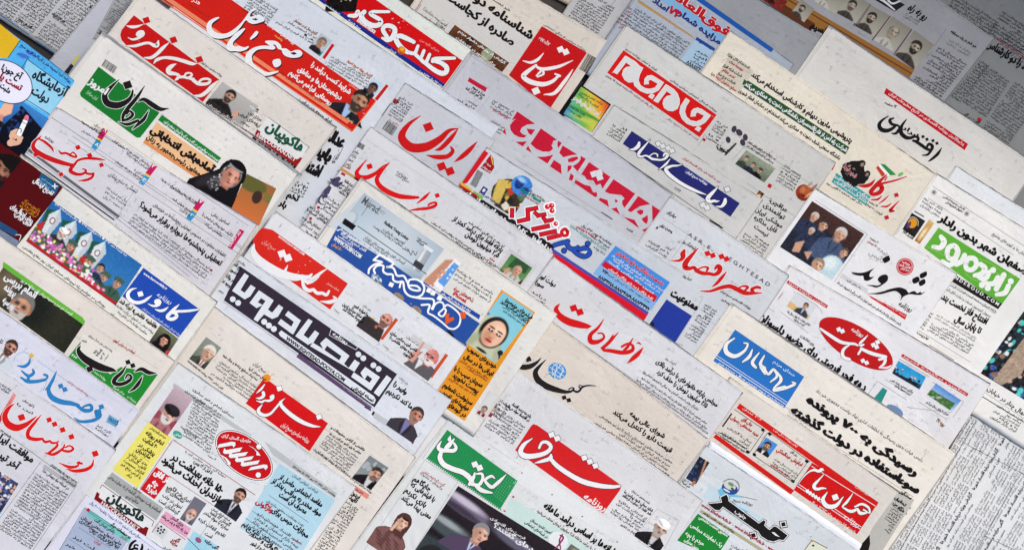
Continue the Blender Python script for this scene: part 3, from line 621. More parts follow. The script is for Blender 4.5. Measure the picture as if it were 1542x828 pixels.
T('استخدام‌های ویژه', 1290, 320, 1415, 402, 6, b=.02); TL_(['شرکت شکه افراز|1265,385,1372,450', 'شرکت برج ساز|1232,430,1335,492', 'شرکت راه‌آهن ملی|1180,470,1290,548'], 6, b=.035); TL_(['موسسه محک|1300,362,1380,415', 'نصر نظام|1262,410,1332,458', 'صنایع مشاوران ارتباط دنیا|1195,432,1340,532'], 6, (190, 24, 34), .035); R((150, 150, 140), .5, '1295,305 1425,395; 1425,395 1415,425; 1415,425 1285,340')
Z('px')
T('پتروشیمی مارون دیپلم و کارشناس استخدام می‌کند', 1131, 114, 1281, 216, 10.5, b=.05); Q((34, 80, 44), '1121,118 1279,222 1273,233 1117,130', 'banner', into=True)
T('شرکت راه آهن از فارغ‌التحصیلان دانشگاهی دعوت به همکاری می‌کند', 1121, 128, 1274, 229, 8.5, WH, .045, 'lettering'); U(); T('دانشگاه صنعتی شرف دعوت به همکاری می‌کند استخدام در سازمان قطار شهری', 1112, 138, 1264, 241, 7.5, b=.035)
R((186, 26, 30), 1.8, '1106,147 1257,248; 1257,248 1253,256')
Z('d1')
def crowd(c):
    c.p([18, 22, 40, 8, 62, 14, 74, 30, 90, 28, 100, 44, 96, 72, 70, 98, 30, 92, 6, 74, 0, 44, 12, 30], (28, 24, 26)); c.e(52, 14, 13, 14, (28, 24, 26)); c.e(86, 34, 11, 12, (28, 24, 26))
    c.spots(18, 26, 88, 70, 9, 4, [(160, 130, 112), (90, 84, 84)]); c.e(55, 16, 6, 7, (150, 126, 110)); c.e(87, 36, 5, 6, (150, 126, 110))
F('535,95 700,190 440,240', crowd, l=3)
Q((44, 150, 76), '705,160 735,165 800,225 765,228', 'flag', 3); Q((240, 240, 236), '695,172 705,160 765,228 745,235', 'flag', 3); Q((210, 60, 44), '682,184 695,172 750,238 735,262', 'flag', 3); E((120, 190, 110), 825, 222, 18, 9, -30, 'flag', 3)
Zr(1240, 225, 1380, 335, 1033, 812)
S((206, 28, 30), '572,338,12 525,388,40 460,408,40 392,402,16; 700,285,14 620,362,40 545,445,50 525,480,44 555,500,44 620,480,50 652,430,52 620,395,46 580,410,36; 922,304,10 780,350,22 612,388,26; 648,518,10 605,555,24 535,560,14; 722,515,10 670,565,20 618,602,10; 756,600,10 705,634,22 645,634,14; 842,570,8 775,640,26 742,682,38 785,685,20', '810,508,50 703,757,50', out=(WH, .6))
Z('d1')
T('شهر فردا', 490, 180, 560, 245, 9, (190, 40, 50), .03, out=(WH, .03))
Q((44, 168, 172), '452,214 652,352 622,402 424,266', 'panel', into=True); TL_(['پیشگام در عرصه اطلاع رسانی|455,240,640,368', 'مشاغل استخدام و کارآفرینی|440,262,622,390'], 5.5, WH, .03, 'lettering'); U()
TL_(['۱۶ صفحه|640,385,690,412', 'قیمت ۱۰۰۰ تومان|620,395,715,460'], 5); T('سال اول شماره ۴ آگهی روز', 395, 275, 600, 400, 3.6)

P('newspaper with square cut grey letters on a long red masthead bar and a rainbow advertisement', (944, 38), (1257, 246), 250, (208, 208, 206), D=(-.56, .83), sheets=2, spread=3)
Z('c0')
Z('px'); M((222, 20, 20), '938.9,76 1079.2,173.2 1053.7,207 914.2,109.9'); _o = ((238, 238, 238), .5); _g = (214, 214, 214)
Zr(905, 60, 1095, 162, 1542, 828)
PL(_g, '298,200 420,272 470,325 512,346 470,430 455,500 480,560 540,600 600,605 660,590 700,540 610,488 575,500 582,540 530,545 535,480 570,445 620,438 665,463 765,525 700,620 640,650 560,657 480,625 410,560 400,515 340,522 290,490 260,430 275,370 310,340 380,330 305,275 195,420 150,395; 615,660 652,685 625,724 582,696', out=_o)
Zr(990, 120, 1110, 210, 1083, 812)
PL(_g, '115,68 215,130 270,190 298,270 298,330 270,395 210,427 150,422 95,387 75,330 85,275 130,230 205,212 125,152 5,315 -50,287; 388,255 435,290 385,370 370,440 395,510 450,560 530,575 600,545 640,490 545,443 518,460 516,495 455,502 460,440 490,402 545,386 600,405 722,488 650,580 580,622 490,632 400,597 335,532 303,450 318,360; 548,635 592,662 562,705 512,675', out=_o)
Z('c0')
U(); T('ایران و جهان روزنامه صبح', 700, 288, 880, 412, 4, b=.02); T('روزنامه فرهنگی اجتماعی سیاسی ورزشی', 960, 465, 1228, 652, 4, b=.02); T('شنبه ۱۸ بهمن', 585, 440, 675, 502, 4, b=.02); T('سال پانزدهم شماره ۴۲۰۰ صفحه', 680, 505, 862, 634, 4, (150, 40, 80), .02); T('قیمت هزار تومان با ضمیمه رایگان', 940, 690, 1120, 815, 4, (150, 40, 80), .01)
Q(K, '440,490 617,607 507,766 328,660', 'advertisement', into=True)
def rainbow(c):
    t = (c.x / (100 * c.asp)) * .75 - (c.y / 100) * .6; t = (t - t.min()) / np.ptp(t); st = np.array([(70, 140, 210), (90, 180, 150), (110, 180, 80), (210, 200, 70), (236, 160, 50), (214, 60, 40)], float)
    for k in range(3): c.c[..., k] = np.interp(t, np.linspace(0, 1, 6), st[:, k])
    c.a[:] = 1; c.e(60, 62, 70, 5, (70, 150, 70), .9, -6); c.e(50, 45, 60, 4, (236, 210, 110), .9, 8); c.e(70, 80, 50, 6, (190, 200, 90), .9, -10); c.n(6, 3)
F('444,504 606,611 341,661', rainbow); T('تجربه اهل های تازه در', 392, 575, 545, 672, 10, (236, 236, 236), .05, out=((60, 60, 70), .02)); TL_(['برنامه هفتم اسفندی|440,540,565,610', 'فرش با برگ برنده|425,550,540,628', 'هفت هزار تومان|370,615,465,675', 'تالار وحدت|360,630,440,690'], 5, (40, 44, 60), .02); R((50, 60, 110), .8, '560,600 578,612; 578,612 568,625; 568,625 552,613'); U()
R((140, 140, 140), .6, '325,672 575,835'); B(640, 700, 715, 745, 600, 765, 4.5)
Z('c0'); B(1235, 695, 1300, 735, 1165, 800, 4.2); Q((180, 20, 40), '1152,800 1168,810 1160,822 1144,812')
Z('c1')
S((60, 52, 66), '1340,45,10 1310,75,14 1280,108,10', name='flower_emblem'); 
for a, b, r in ((1360, -20, 20), (1395, 8, 18), (1380, 38, 18), (1296, 22, 17), (1330, -40, 18)): E((62, 54, 70), a, b, r * 1.1, r * .8, 40 + a % 90, 'flower_emblem', 3)
T('شوون؛', 1225, 60, 1290, 105, 10, b=.05); B(1425, 20, 1560, 105, 1400, 60, 4.2); R((140, 140, 140), .5, '1430,15 1318,140; 1160,-10 1120,60')
Z('px')
F('1124,226 1168,254 1107,247', lambda c: c.bg((150, 160, 140), (96, 104, 84)).bust(30, 78, 14, (60, 70, 60)).head(30, 40, 13).bust(80, 84, 14, (40, 44, 60)).head(82, 50, 13).bust(130, 90, 15, (20, 22, 26)).head(132, 56, 14, turban=(60, 60, 64)).n(14, 3))
B(1130, 212, 1170, 238, 1124, 222, 4.2); R((150, 150, 150), .5, '1105,200 1240,290; 1125,276 1205,332')
B(1182, 246, 1208, 263, 1168, 272, 4.4)
def heart(c):
    c.e(40, 64, 30, 34, (150, 60, 34)); c.e(66, 56, 26, 28, (176, 88, 50)); c.e(36, 56, 12, 16, (196, 120, 78), .8); c.e(52, 84, 22, 14, (126, 44, 26)); c.p([40, 34, 48, 4, 56, 6, 54, 36], (190, 150, 120)); c.p([58, 34, 72, 0, 82, 6, 70, 36], (170, 110, 84)); c.p([66, 38, 88, 22, 92, 28, 74, 46], (120, 60, 46)); c.e(68, 60, 4, 22, (226, 170, 120), .8, 20); c.n(14, 2)
F('1209,262 1232,277 1190,292', heart, l=3); Q((190, 20, 40), '1158,276 1163,279 1160,284 1155,281')
TL_(['عراقچی:|1158,302,1184,320', 'توانمندی|1149,310,1180,331', 'موشکی ایران|1137,317,1177,344', 'قابل مذاکره|1135,329,1168,351', 'نیست|1135,342,1155,357'], 9.5, b=.03); B(1126, 344, 1160, 367, 1112, 366, 4.6)
F('1143.5,286.5 1151,292 1097.5,350.5', lambda c: c.bg((120, 88, 56)).spots(0, 0, 12, 100, 50, 3, [(60, 40, 26), (196, 156, 100), (230, 200, 150), (90, 66, 40)]).n(20, 2))

P('newspaper with white outlined script across a navy masthead bar', (925, 158), (1147, 300), 230, (206, 206, 204), D=(-.56, .83))
Z('c1')
B(640, -88, 715, -38, 590, -10, 4.5)
Z('px'); M((34, 38, 108), '951.4,197.6 1114,306.2 1099.8,326.5 937.6,216.7')
Zr(935, 195, 1115, 292, 1536, 828); _w = (236, 236, 240)
S(_w, '235,170,30 222,215,48 170,255,36 108,260,8; 376,132,6 300,220,24 240,290,38 225,335,34 262,352,26 305,338,20 345,345,24 400,378,30 460,388,26 515,392,24 572,372,30 600,325,36 565,312,26 548,342,18; 365,345,12 420,310,14 468,322,18 470,352,14; 632,380,8 572,452,28 485,518,6; 790,452,6 725,466,20 650,472,30 582,505,44 590,545,48 650,605,46 760,685,42 880,752,40 1000,805,30 1095,838,8', out=(K, .9))
S((222, 222, 224), '', '480,185,62 537,215,62 605,240,62 657,276,62', out=(K, .9))
Zr(1010, 270, 1120, 330, 1489, 812)
S(_w, '970,150,10 880,245,52 765,370,84 760,430,80 820,455,60 885,440,52 935,452,40 990,440,12; 1112,410,60 1100,480,76 1030,555,50 912,552,10', out=(K, .9)); S((222, 222, 224), '', '1152,205,108 655,525,108 740,577,108', out=(K, .9))
Z('c1')
Q((58, 64, 140), '1048,190 1185,270 1172,288 1040,212', 'panel', 5, True); T('روزنامه صبح ایران', 1050, 210, 1172, 284, 5, WH, .03, 'lettering', 6.5); U()
T('خبر ما گفته شد بازار اقتصاد ایران', 1032, 130, 1250, 274, 4.5, (196, 36, 44), .02); R(K, .8, '500,0 1268,534'); R(K, 2.2, '1188,488 1262,534')
R((150, 150, 150), .5, '1065,420 1190,490')

P('newspaper with big letters cut out of a crimson masthead, blank lavender page around', (712, 80), (1014, 295), 250, (196, 198, 207), D=(-.565, .825), sheets=3, spread=5)
Z('px')
Zr(745, 160, 1005, 300, 1538, 828); U(); _r = (206, 22, 56)
_m = PL(_r, '200,48 360,158 290,165 240,192 226,225 245,248 285,264 262,282 215,276 170,252 142,215 135,172 165,132 192,112 150,128; 283,200 360,210 325,260 300,240; 70,232 92,198 103,260; 185,318 285,316 250,360; 412,198 555,300 522,310 506,350 520,380 490,405 430,406 370,382 318,335; 298,352 330,415 277,385; 375,452 450,450 522,432 470,512; 565,308 598,328 566,376 557,340; 605,350 735,430 660,442 610,456 575,415; 527,478 590,520 596,605 492,537; 652,472 690,456 735,448 746,468 700,496 655,500; 765,442 812,470 738,582 694,535 742,505 764,475; 650,530 690,528 680,560 648,592; 676,598 706,620 690,665 660,655; 840,498 1030,630 960,735 942,690 905,706 878,662 822,656 800,622 770,606; 720,655 800,700 850,712 878,768 910,768 914,798 897,812 708,682', 'masthead', 1.5)
N.cur = _m; S((212, 213, 221), '', '883,604,58 930,592,58 935,634,58', name='lettering'); U(); N.cur = _m
Zr(880, 255, 1020, 360, 1083, 812)
PL(_r, '340,115 592,285 466,450 440,405 440,365 470,342 430,300 350,292 290,284 237,258; 185,332 270,360 287,442 163,355; 313,460 375,443 418,530; 360,345 390,366 373,390 354,378; 628,310 770,405 650,430 600,460 545,500 503,480; 788,418 884,480 793,604; 448,550 585,590 642,690; 608,490 650,470 690,478 682,515 655,532 625,515; 667,575 737,533 741,590 726,637 690,615; 742,676 705,727 668,708', 'lettering', 1.5)
U()
Z('b0')
Q((200, 24, 60), '1258,450 1362,512 1350,535 1248,472', 'colour_block'); TL_(['مرغ و سوم|1275,510,1345,560', 'باز هم گران شد|1235,515,1330,578'], 6.5, b=.035); B(1210, 545, 1315, 605, 1180, 580, 4.2); R((160, 160, 168), .5, '1375,560 1300,660; 1270,325 1500,470'); B(1400, 570, 1520, 640, 1375, 625, 4.4); T('پنج سوال مهم', 1395, 640, 1480, 690, 5, (190, 30, 60), .02); B(1390, 690, 1470, 735, 1360, 740, 4.2)
Z('c1'); R((150, 150, 158), .6, '60,130 620,485'); R(K, 1.2, '560,440 625,482'); T('ادامه', 705, 540, 740, 560, 5); T('وحدت', 985, 300, 1020, 320, 5)

P('newspaper with a green masthead of rounded white letters and a black web address strip', (1412, 262), (1600, 383), 232, (241, 240, 237), D=(-.565, .825), sheets=2, spread=3)
Z('d1')
R((140, 140, 140), .6, '1010,290 1560,650; 985,360 1480,690'); E((190, 190, 190), 1018, 326, 16, 16, 0, 'emblem', 2); E((190, 190, 190), 1208, 450, 16, 16, 0, 'emblem', 2); E((120, 110, 110), 1018, 326, 8, 8, 0, 'emblem', 3); E((120, 110, 110), 1208, 450, 8, 8, 0, 'emblem', 3)
TL_(['یادمان مجموعه اساسی|1070,352,1195,430', 'حقوق شهروندان|1085,385,1185,445'], 5); B(965, 345, 1075, 415, 935, 405, 4.6)
T('اصفهان شهر بدون رادار', 1045, 488, 1560, 815, 16, b=.06); T('خیابان‌ها و کویرهای وسیع', 1355, 570, 1560, 705, 6.5, b=.01)
Q((40, 34, 34), '890,445 968,492 905,588 835,540', 'advertisement', into=True); E((232, 160, 40), 893, 505, 26, 30, 30, 'emblem', 2.5); E((90, 60, 110), 872, 515, 10, 22, 30, 'emblem', 3); S((230, 230, 230), '855,500,3 872,478,3 900,470,3 925,490,3 925,520,3', name='emblem_ring'); U(); R(K, 1.6, '905,435 960,468')
F('990,485 1020,505 905,605', lambda c: c.bg((220, 180, 110), (170, 110, 60)).e(12, 60, 8, 30, (240, 220, 170), .8).n(12, 3)); TL_(['میزگرد|850,545,905,585', 'اقتصاد ۶۷۹|835,560,895,600'], 6, b=.04)
M((104, 188, 62), '1045,530 1518,828 1404,986 960,648')
for g in ('980,640,3 1080,690,4 1250,720,4 1400,800,4 1500,810,3', '1000,660,3 1150,680,4 1350,740,4 1480,860,3', '1250,700,3 1200,790,4 1300,850,4 1430,840,3'): S((150, 212, 112), g, name='ornament', l=2)
Zr(1385, 335, 1542, 465, 981, 812)
S((244, 246, 240), '200,135,44 228,180,56 195,235,50 125,228,36; 255,300,46 270,240,48 325,218,48 358,270,52 335,330,48 280,340,44 255,300,44; 352,290,50 325,365,52 280,400,46 212,362,34; 422,308,48 398,360,52 345,395,46; 430,390,46 455,340,48 515,342,48 532,400,48 490,445,48 440,432,46 430,390,46; 572,392,46 612,430,52 585,480,52 515,498,38; 655,465,44 630,515,48 590,530,46 540,500,40; 735,515,46 700,570,50 640,575,44 600,555,36; 792,492,52 720,625,52; 835,595,48 800,660,50 722,678,36', '690,448,58 585,588,58 640,617,58 856,552,58', rnd=True, l=5)
Z('d2'); Q((34, 28, 30), '1110,-5 1412,182 1390,214 1086,32', 'address_strip', 3, True); T('A N D E R O U D . C O M', 1112, 20, 1390, 195, 7, (236, 236, 236), .03, 'lettering', 5); U()
B(1105, 45, 1390, 215, 1090, 70, 5); T('مسوول کمیسیون خدمات و تجارت اتاق بازرگانی', 1065, 85, 1345, 262, 6, b=.005); R((140, 140, 140), .5, '1098,45 1370,240')
T('افتتاح فاز نخست بندر', 1048, 145, 1320, 302, 13.5, b=.055); T('تا پایان سال', 1135, 280, 1285, 355, 13, b=.055); S(K, '1030,112,12 1042,120,4')
B(1040, 235, 1270, 375, 1020, 265, 4.4, (130, 130, 130)); B(1020, 275, 1255, 415, 978, 335, 4.6); B(970, 205, 1020, 235, 905, 305, 4.6); R((140, 140, 140), .6, '890,312 1230,520'); T('هوا و پیست‌های بالا', 880, 330, 985, 392, 6.5, b=.03); R((120, 60, 50), 1.0, '990,420 1135,510')

P('newspaper with a large black brushed title and a red round stamp, beside a crowd photograph', (1228, 284), (1440, 413), 260, (236, 236, 238), D=(-.57, .82), sheets=2)
Z('d1')
R((170, 170, 174), .7, '330,372 632,568; 632,568 440,845')
def rally(c):
    c.bg((74, 48, 44), (40, 34, 40)); c.p([0, 40, 50, 30, 150, 50, 150, 100, 0, 100], (38, 40, 54))
    for x, y, r, h, t in ((20, 22, 8, (200, 200, 196), None), (42, 26, 9, (60, 54, 52), None), (76, 24, 12, (206, 206, 204), None), (30, 46, 6, (190, 190, 190), None), (100, 48, 8, (90, 80, 76), None), (128, 62, 9, (40, 36, 36), None)): c.bust(x, y + r * 2, r, (44, 52, 76) if x < 60 else (70, 86, 118)).head(x, y, r, (206, 158, 132), h)
    c.e(96, 84, 22, 24, (190, 214, 222)); c.e(90, 76, 12, 12, (226, 236, 238), .8); c.head(74, 92, 12, (214, 170, 140), (150, 130, 110)); c.head(122, 84, 9, turban=(236, 236, 236)); c.p([18, 78, 30, 66, 34, 90, 22, 96], (206, 158, 132)); c.p([40, 84, 52, 76, 54, 94], (206, 158, 132)); c.n(12, 2)
F('312,377 614,568 125,642', rally)
TL_(['۲۰ صفحه|645,595,695,625'], 5); T('۵۰۰ تومان', 630, 612, 690, 648, 5, (190, 40, 40)); B(640, 590, 760, 660, 600, 670, 9, (170, 170, 176), ragged=.9)
E((206, 26, 36), 850, 757, 50, 50, 0, 'round_stamp', 2, True); E((236, 220, 222), 850, 757, 44, 44, 0, 'emblem', 3); E((206, 26, 36), 850, 757, 41, 41, 0, 'emblem', 4); TL_(['روزنامه|832,735,876,748', 'اولین شهر|815,748,884,768', 'سبز ایران|825,768,874,784'], 5, WH, .03, 'lettering', 6); U()
Z('d2')
Zr(1270, 370, 1410, 445, 1542, 826)
PL(K, '135,440 260,450 350,440 430,410 510,375 455,435 432,490 450,520 507,512 450,562 390,582 345,562 330,500 270,496 190,480; 570,560 600,510 660,480 715,480 742,520 730,580 660,640 590,682 540,692 470,672 388,655 480,650 560,660 625,630 600,605; 650,215 740,163 765,185 772,240 690,287 665,260; 1145,555 1240,510 1262,585 1170,627; 1270,475 1365,426 1387,455 1377,500 1290,542; 1253,600 1335,550 1362,580 1352,630 1275,667; 378,788 500,785 640,760 760,720 880,693 960,693 1040,728 1082,780 1130,760 1185,753 1225,785 1285,760 1290,785 1355,765 1285,812 1200,812 1120,802 1060,812 990,850 945,910 962,830 900,765 840,750 740,772 620,802 500,802', smooth=True)
Z('d2')
Q((216, 20, 32), '632,128 862,246 850,274 655,150', 'banner', into=True); T('شماره ۵۲۰ پنجشنبه ۳۰ بهمن', 690, 160, 850, 258, 4.5, (250, 200, 200), .02, 'lettering'); U(); T('روزنامه', 808, 190, 885, 230, 11, b=.02, slant=.2)
Q((206, 206, 208), '485,5 640,100 625,122 472,28'); B(490, 15, 600, 80, 480, 35, 4.2); T('رئیس سازمان پارک‌ها و فضای سبز شهر تهران در گفت و گو با شهروند خبر داد', 455, 62, 825, 308, 5.5)

P('newspaper with white script cut into a tilted red oval masthead, small pictures beside it', (1190, 400), (1490, 578), 240, (232, 232, 236), D=(-.54, .84), sheets=2, spread=3)
Z('d2')
for a, d in (((172, 46, 404, 192), None), ((836, 472, 1218, 702), None)):
    x0, y0, x1, y1 = a; Q((200, 24, 28), f'{x0},{y0} {x1},{y1} {x1 - 9},{y1 + 17} {x0 - 10},{y0 + 16}', 'banner', into=True); T('عناوین برگزیده امروز', x0, y0 + 14, x1 - 12, y1 + 10, 4.5, (250, 210, 210), .03, 'lettering'); U()
F('215,118 340,196 163,198', lambda c: c.bg((214, 216, 220)).p([0, 60, 150, 75, 150, 100, 0, 100], (220, 180, 120)).bust(96, 76, 18, (60, 64, 70), (170, 190, 220)).head(96, 36, 18).n(8, 3))
F('812,512 972,606 775,585', lambda c: c.bg((40, 150, 210), (70, 170, 220)).p([0, 84, 220, 66, 220, 100, 0, 100], (30, 28, 34)).spots(0, 40, 210, 66, 8, 8, [(226, 190, 160), (40, 36, 40)]).spots(0, 66, 210, 90, 9, 12, [(36, 34, 40), (50, 60, 80)]).n(10, 3))
F('1030,642 1175,742 977,708', lambda c: c.bg((90, 140, 210), (190, 220, 240)).p([0, 55, 190, 40, 190, 100, 0, 100], (70, 110, 60)).p([20, 100, 80, 58, 100, 58, 60, 100], (170, 180, 170)).spots(0, 60, 190, 100, 16, 7, [(40, 80, 40), (100, 140, 80)]).n(10, 3))
F('138,118 152,108 100,170', lambda c: c.bg((220, 220, 224)).e(18, 50, 12, 40, (150, 50, 50)).n(10, 3))
R((140, 140, 146), .6, '225,118 345,195; 205,112 360,212; 360,212 372,240; 130,228 290,352; 55,205 95,228; 815,500 990,605; 735,620 870,700; 1010,635 1190,750; 930,750 1090,850; 690,630 860,740; 690,630 620,730; 1190,750 1130,840')
TL_(['مهدی هدایت تا پایان سال ۹۵|165,232,300,310', 'ارز می‌شود|205,275,265,312'], 5); TL_(['برگزاری نخستین جلسه علمی|765,625,895,700', 'اخبار و مسیول پیگیری|790,655,880,715'], 5); TL_(['تهران تا پایان سال بزرگ‌تر|970,755,1100,830'], 5)
E((204, 26, 30), 566, 413, 245, 98, 32, 'oval_masthead', 2, True, 64)
Zr(1225, 465, 1355, 535, 1538, 828)
S((238, 238, 242), '120,350,36 300,475,58 480,585,60 620,615,52 730,622,44 790,650,30; 965,470,14 890,550,40 835,605,44 840,645,56 895,635,30; 850,705,50 960,760,60 1100,810,64 1290,850,50; 850,720,40 800,800,40; 640,640,20 545,710,50 515,790,58 540,860,58 640,900,56', '452,365,80 515,395,80 1068,640,80 1143,590,80 1125,677,80', out=((120, 14, 20), .5)); T('روزنامه', 660, 380, 870, 500, 9, WH, .02, 'small_type', slant=.2)
Z('d2'); S((238, 238, 242), '700,505,14 735,500,16 728,530,16 700,552,6; 770,540,6 745,552,12 700,553,5', '606,512,24 628,524,24'); U()
T('دهه فجر فرصتی برای حضور دلسوزان', 0, 268, 612, 690, 17, b=.065); T('وزیر اطلاعات:', 240, 372, 320, 425, 6)
Q((42, 150, 140), '722,666 748,684 705,772 664,736', 'photograph'); E((120, 150, 190), 790, 800, 55, 26, 30, 'photograph', 2)
Z('d3'); T('رویه ۴۷', 1030, 80, 1075, 112, 8, (150, 100, 40), .05); R((140, 140, 146), .6, '860,0 1120,30')

P('newspaper with spaced Latin capitals above a red script title and a solid blue block', (1010, 296), (1187, 415), 240, (211, 215, 221), D=(-.56, .83))
Z('px')
T('A S R . E .', 1035, 354, 1073, 379, 7.5, (70, 70, 76), .0, 'lettering'); T('E G H T E S A D', 1096, 391, 1158, 432, 8, (70, 70, 76), .0, 'lettering'); R((150, 150, 158), .5, '998,328 1100,395; 1034,358 1008,395')
Z('c1')
T('پژوهشگر روز', 1030, 615, 1105, 660, 7, b=.03, slant=.2)
Zr(1010, 360, 1160, 450, 1353, 812)
S((216, 28, 30), '185,155,40 165,200,74 165,250,60 110,292,36 5,292,12; 376,120,12 290,215,48 205,320,74 200,385,74 262,398,52 318,385,46 350,425,58 430,462,54 530,470,48 590,482,46 645,455,62 672,395,68 640,362,50 605,400,36; 375,405,22 450,378,24 508,390,34 490,430,30; 762,440,10 695,520,46 625,600,42 558,648,10; 408,705,14 540,705,36 680,660,52 800,640,58 900,680,66 1000,728,62 1100,736,46 1242,730,12; 905,672,22 980,638,26 1048,652,38 1000,705,30; 1216,662,36 1170,652,42 1100,682,44 1125,722,46', '500,195,76 572,222,76 690,237,76 757,270,76', out=((240, 240, 242), .8))
Z('c2'); T('روزنامه اقتصادی صبح ایران', 1250, 110, 1425, 215, 4.5); T('دوشنبه ۱۸ بهمن', 1255, 160, 1305, 190, 5)
T('ممنوعیت', 958, 130, 1112, 222, 16, b=.07); Q((38, 62, 166), '935,154 1086,252 986,410 836,300', 'photograph'); E((24, 26, 50), 850, 300, 20, 14, 30, 'photograph', 2); B(1165, 175, 1235, 220, 1040, 370, 4.6); R((160, 160, 166), .5, '1145,160 1000,395; 1165,265 1230,310; 1110,320 1180,365'); R((120, 120, 124), .6, '985,405 1035,425')
Z('c1')
T('هوالرزاق', 940, 445, 990, 478, 7, b=.03, slant=.2); TL_(['وحدت نظر،|895,520,970,562', 'و|878,530,888,537'], 7, b=.04); B(855, 575, 975, 650, 815, 635, 4.8); B(1000, 560, 1040, 590, 940, 640, 9, (180, 180, 186), ragged=.8)
T('اخبار ویژه', 1030, 812, 1080, 840, 6)

P('newspaper with a two line heavy black headline and a blue masthead in white script', (1105, 459), (1438, 683), 300, (236, 231, 222), D=(-.57, .82), sheets=3, spread=5)
Z('px')
M((44, 122, 206), '1107,496 1211,567 1181,614 1074,543'); R(WH, 1.0, '1076,537 1184,609', l=3); R(WH, .8, '1078,534 1186,606', l=3)
S((240, 240, 240), '1106,509,2 1094,518,5 1094,530,7 1107,536,6 1121,528,4 1126,518,3 1120,516,2; 1133,526,2 1128,537,5 1118,545,2; 1143,531,2 1133,545,5 1138,553,4; 1151,535,2 1145,548,5 1152,554,4; 1152,556,4 1146,552,5 1152,562,4; 1152,556,3 1157,563,4 1165,556,4 1170,566,4 1160,575,2; 1171,560,2 1176,572,5 1165,584,2; 1182,582,4 1165,587,5 1180,585,4 1197,578,4 1193,575,2', out=((20, 40, 80), .7)); T('صدای مردم', 1164, 545, 1196, 567, 6, (230, 238, 250), .0, 'small_type'); T('پنجشنبه دوم بهمن سال سیزدهم', 1082, 547, 1180, 612, 4, WH, .03, 'small_type'); U()
T('رئیس هیات بدوی رسیدگی به تخلفات اداری نهاد ریاست جمهوری خبر داد', 1228, 589, 1389, 695, 7, b=.01)
TL_(['رسیدگی به ۷۰۰ پرونده|1214,604,1378,717', 'سوءاستفاده در دولت گذشته|1190,620,1381,743'], 17, b=.085); R((120, 120, 120), .5, '1190,628 1376,748; 1182,612 1200,622')
B(1190, 615, 1225, 640, 1180, 630, 6, (150, 150, 150)); B(1330, 728, 1376, 760, 1318, 745, 9, (150, 150, 150), ragged=.9)

P('newspaper with red stripes, framed notices and white script on a red masthead box', (1100, 568), (1354, 741), 200, (222, 216, 209), D=(-.57, .82))
Z('px')
Q((220, 28, 24), '1114,607 1323,756 1319,763 1109,614', 'banner', into=True); TL_(['۲۰۰۴ همدان|1118,615,1146,634', 'اولین روزنامه محلی غرب|1164,647,1200,673'], 4.5, (250, 210, 200), .03, 'lettering'); U(); Q((220, 28, 24), '1078,653 1196,738 1191,744 1074,658', 'banner'); R(K, .8, '1106,616 1150,646; 1076,650 1126,682; 1150,650 1128,682; 1156,651 1134,685; 1158,650 1220,695; 1136,686 1195,726; 1217,694 1194,726')
R(K, 2.2, '1102,622 1088,642'); TL_(['جناب آقای|1116,632,1132,642', 'سید مصطفی رسولی|1100,629,1141,657'], 7.5, (196, 24, 30), .045); B(1098, 640, 1134, 664, 1084, 658, 4.6); T('موسسه فرهنگی ورزشی', 1082, 650, 1122, 675, 4.5, b=.04)
F('1153.5,658 1171,669 1139,678', lambda c: c.bg((70, 140, 210)).bust(36, 90, 24, (30, 30, 36), (236, 236, 240)).head(37, 44, 25, (200, 150, 124), (44, 40, 40), (84, 78, 76))); T('امام‌علی عبدالملکی', 1169, 678, 1207, 702, 7.5, (196, 24, 30), .05); T('جناب آقای', 1190, 680, 1200, 688, 5); B(1168, 688, 1204, 712, 1160, 702, 4.4, (50, 90, 60)); T('محمد حسن افتخاری', 1160, 699, 1188, 718, 5, (196, 24, 30), .04)
for a, b in ((1149, 647), (1126, 680), (1159, 653), (1136, 684), (1215, 694), (1194, 724)): E(K, a, b, 3, 2.4, 35, 'ornament', 3, n=12)
Z('d3')
M((220, 20, 22), '312,320 695,552 572,735 205,478'); R(WH, 1.0, '308,340 680,572; 225,455 590,705; 235,445 597,693', l=3)
S((242, 242, 240), '400,490,4 374,535,22 400,572,26 450,568,22 492,518,5; 548,498,4 515,545,15 488,572,10; 488,578,8 535,602,18 575,588,14; 575,588,12 590,612,20 625,612,10; 560,575,10 600,560,14 638,580,14 645,612,8 610,592,10', '446,520,36', out=(K, .7)); Zr(1195, 685, 1335, 760, 1542, 826); S((242, 242, 240), '66,492,6 160,365,16 255,275,26 340,244,42 415,264,46 470,238,60 498,250,16; 516,304,8 425,400,30 345,490,56 350,545,54 405,560,46 470,545,38 540,550,14', '230,595,62 275,628,62 322,660,62 368,692,62 415,722,62', out=(K, .7)); Z('d3'); T('روزنامه', 488, 640, 578, 696, 10, WH, .01, 'small_type', slant=.2); T('شنبه ۱۸ بهمن ماه ۱۳۹۳ سال', 300, 545, 560, 728, 5, (250, 220, 215), .02, 'small_type'); E(WH, 440, 645, 5, 5, 0, 'emblem', 5); E(WH, 515, 700, 5, 5, 0, 'emblem', 5); T('خبر استان', 560, 460, 640, 515, 4, (250, 200, 195), .02, 'small_type'); U()
Q((190, 187, 181), '815,485 905,535 700,860 590,860 660,700', 'colour_block'); TL_(['سخنگوی|815,490,885,535', 'تحقیق|790,525,850,575', 'نگاه من|780,555,835,605'], 7, b=.05); B(790, 555, 850, 600, 700, 690, 4.4)
Q((26, 22, 22), '645,738 648,790 636,840 570,840 600,790', 'photograph', 2)

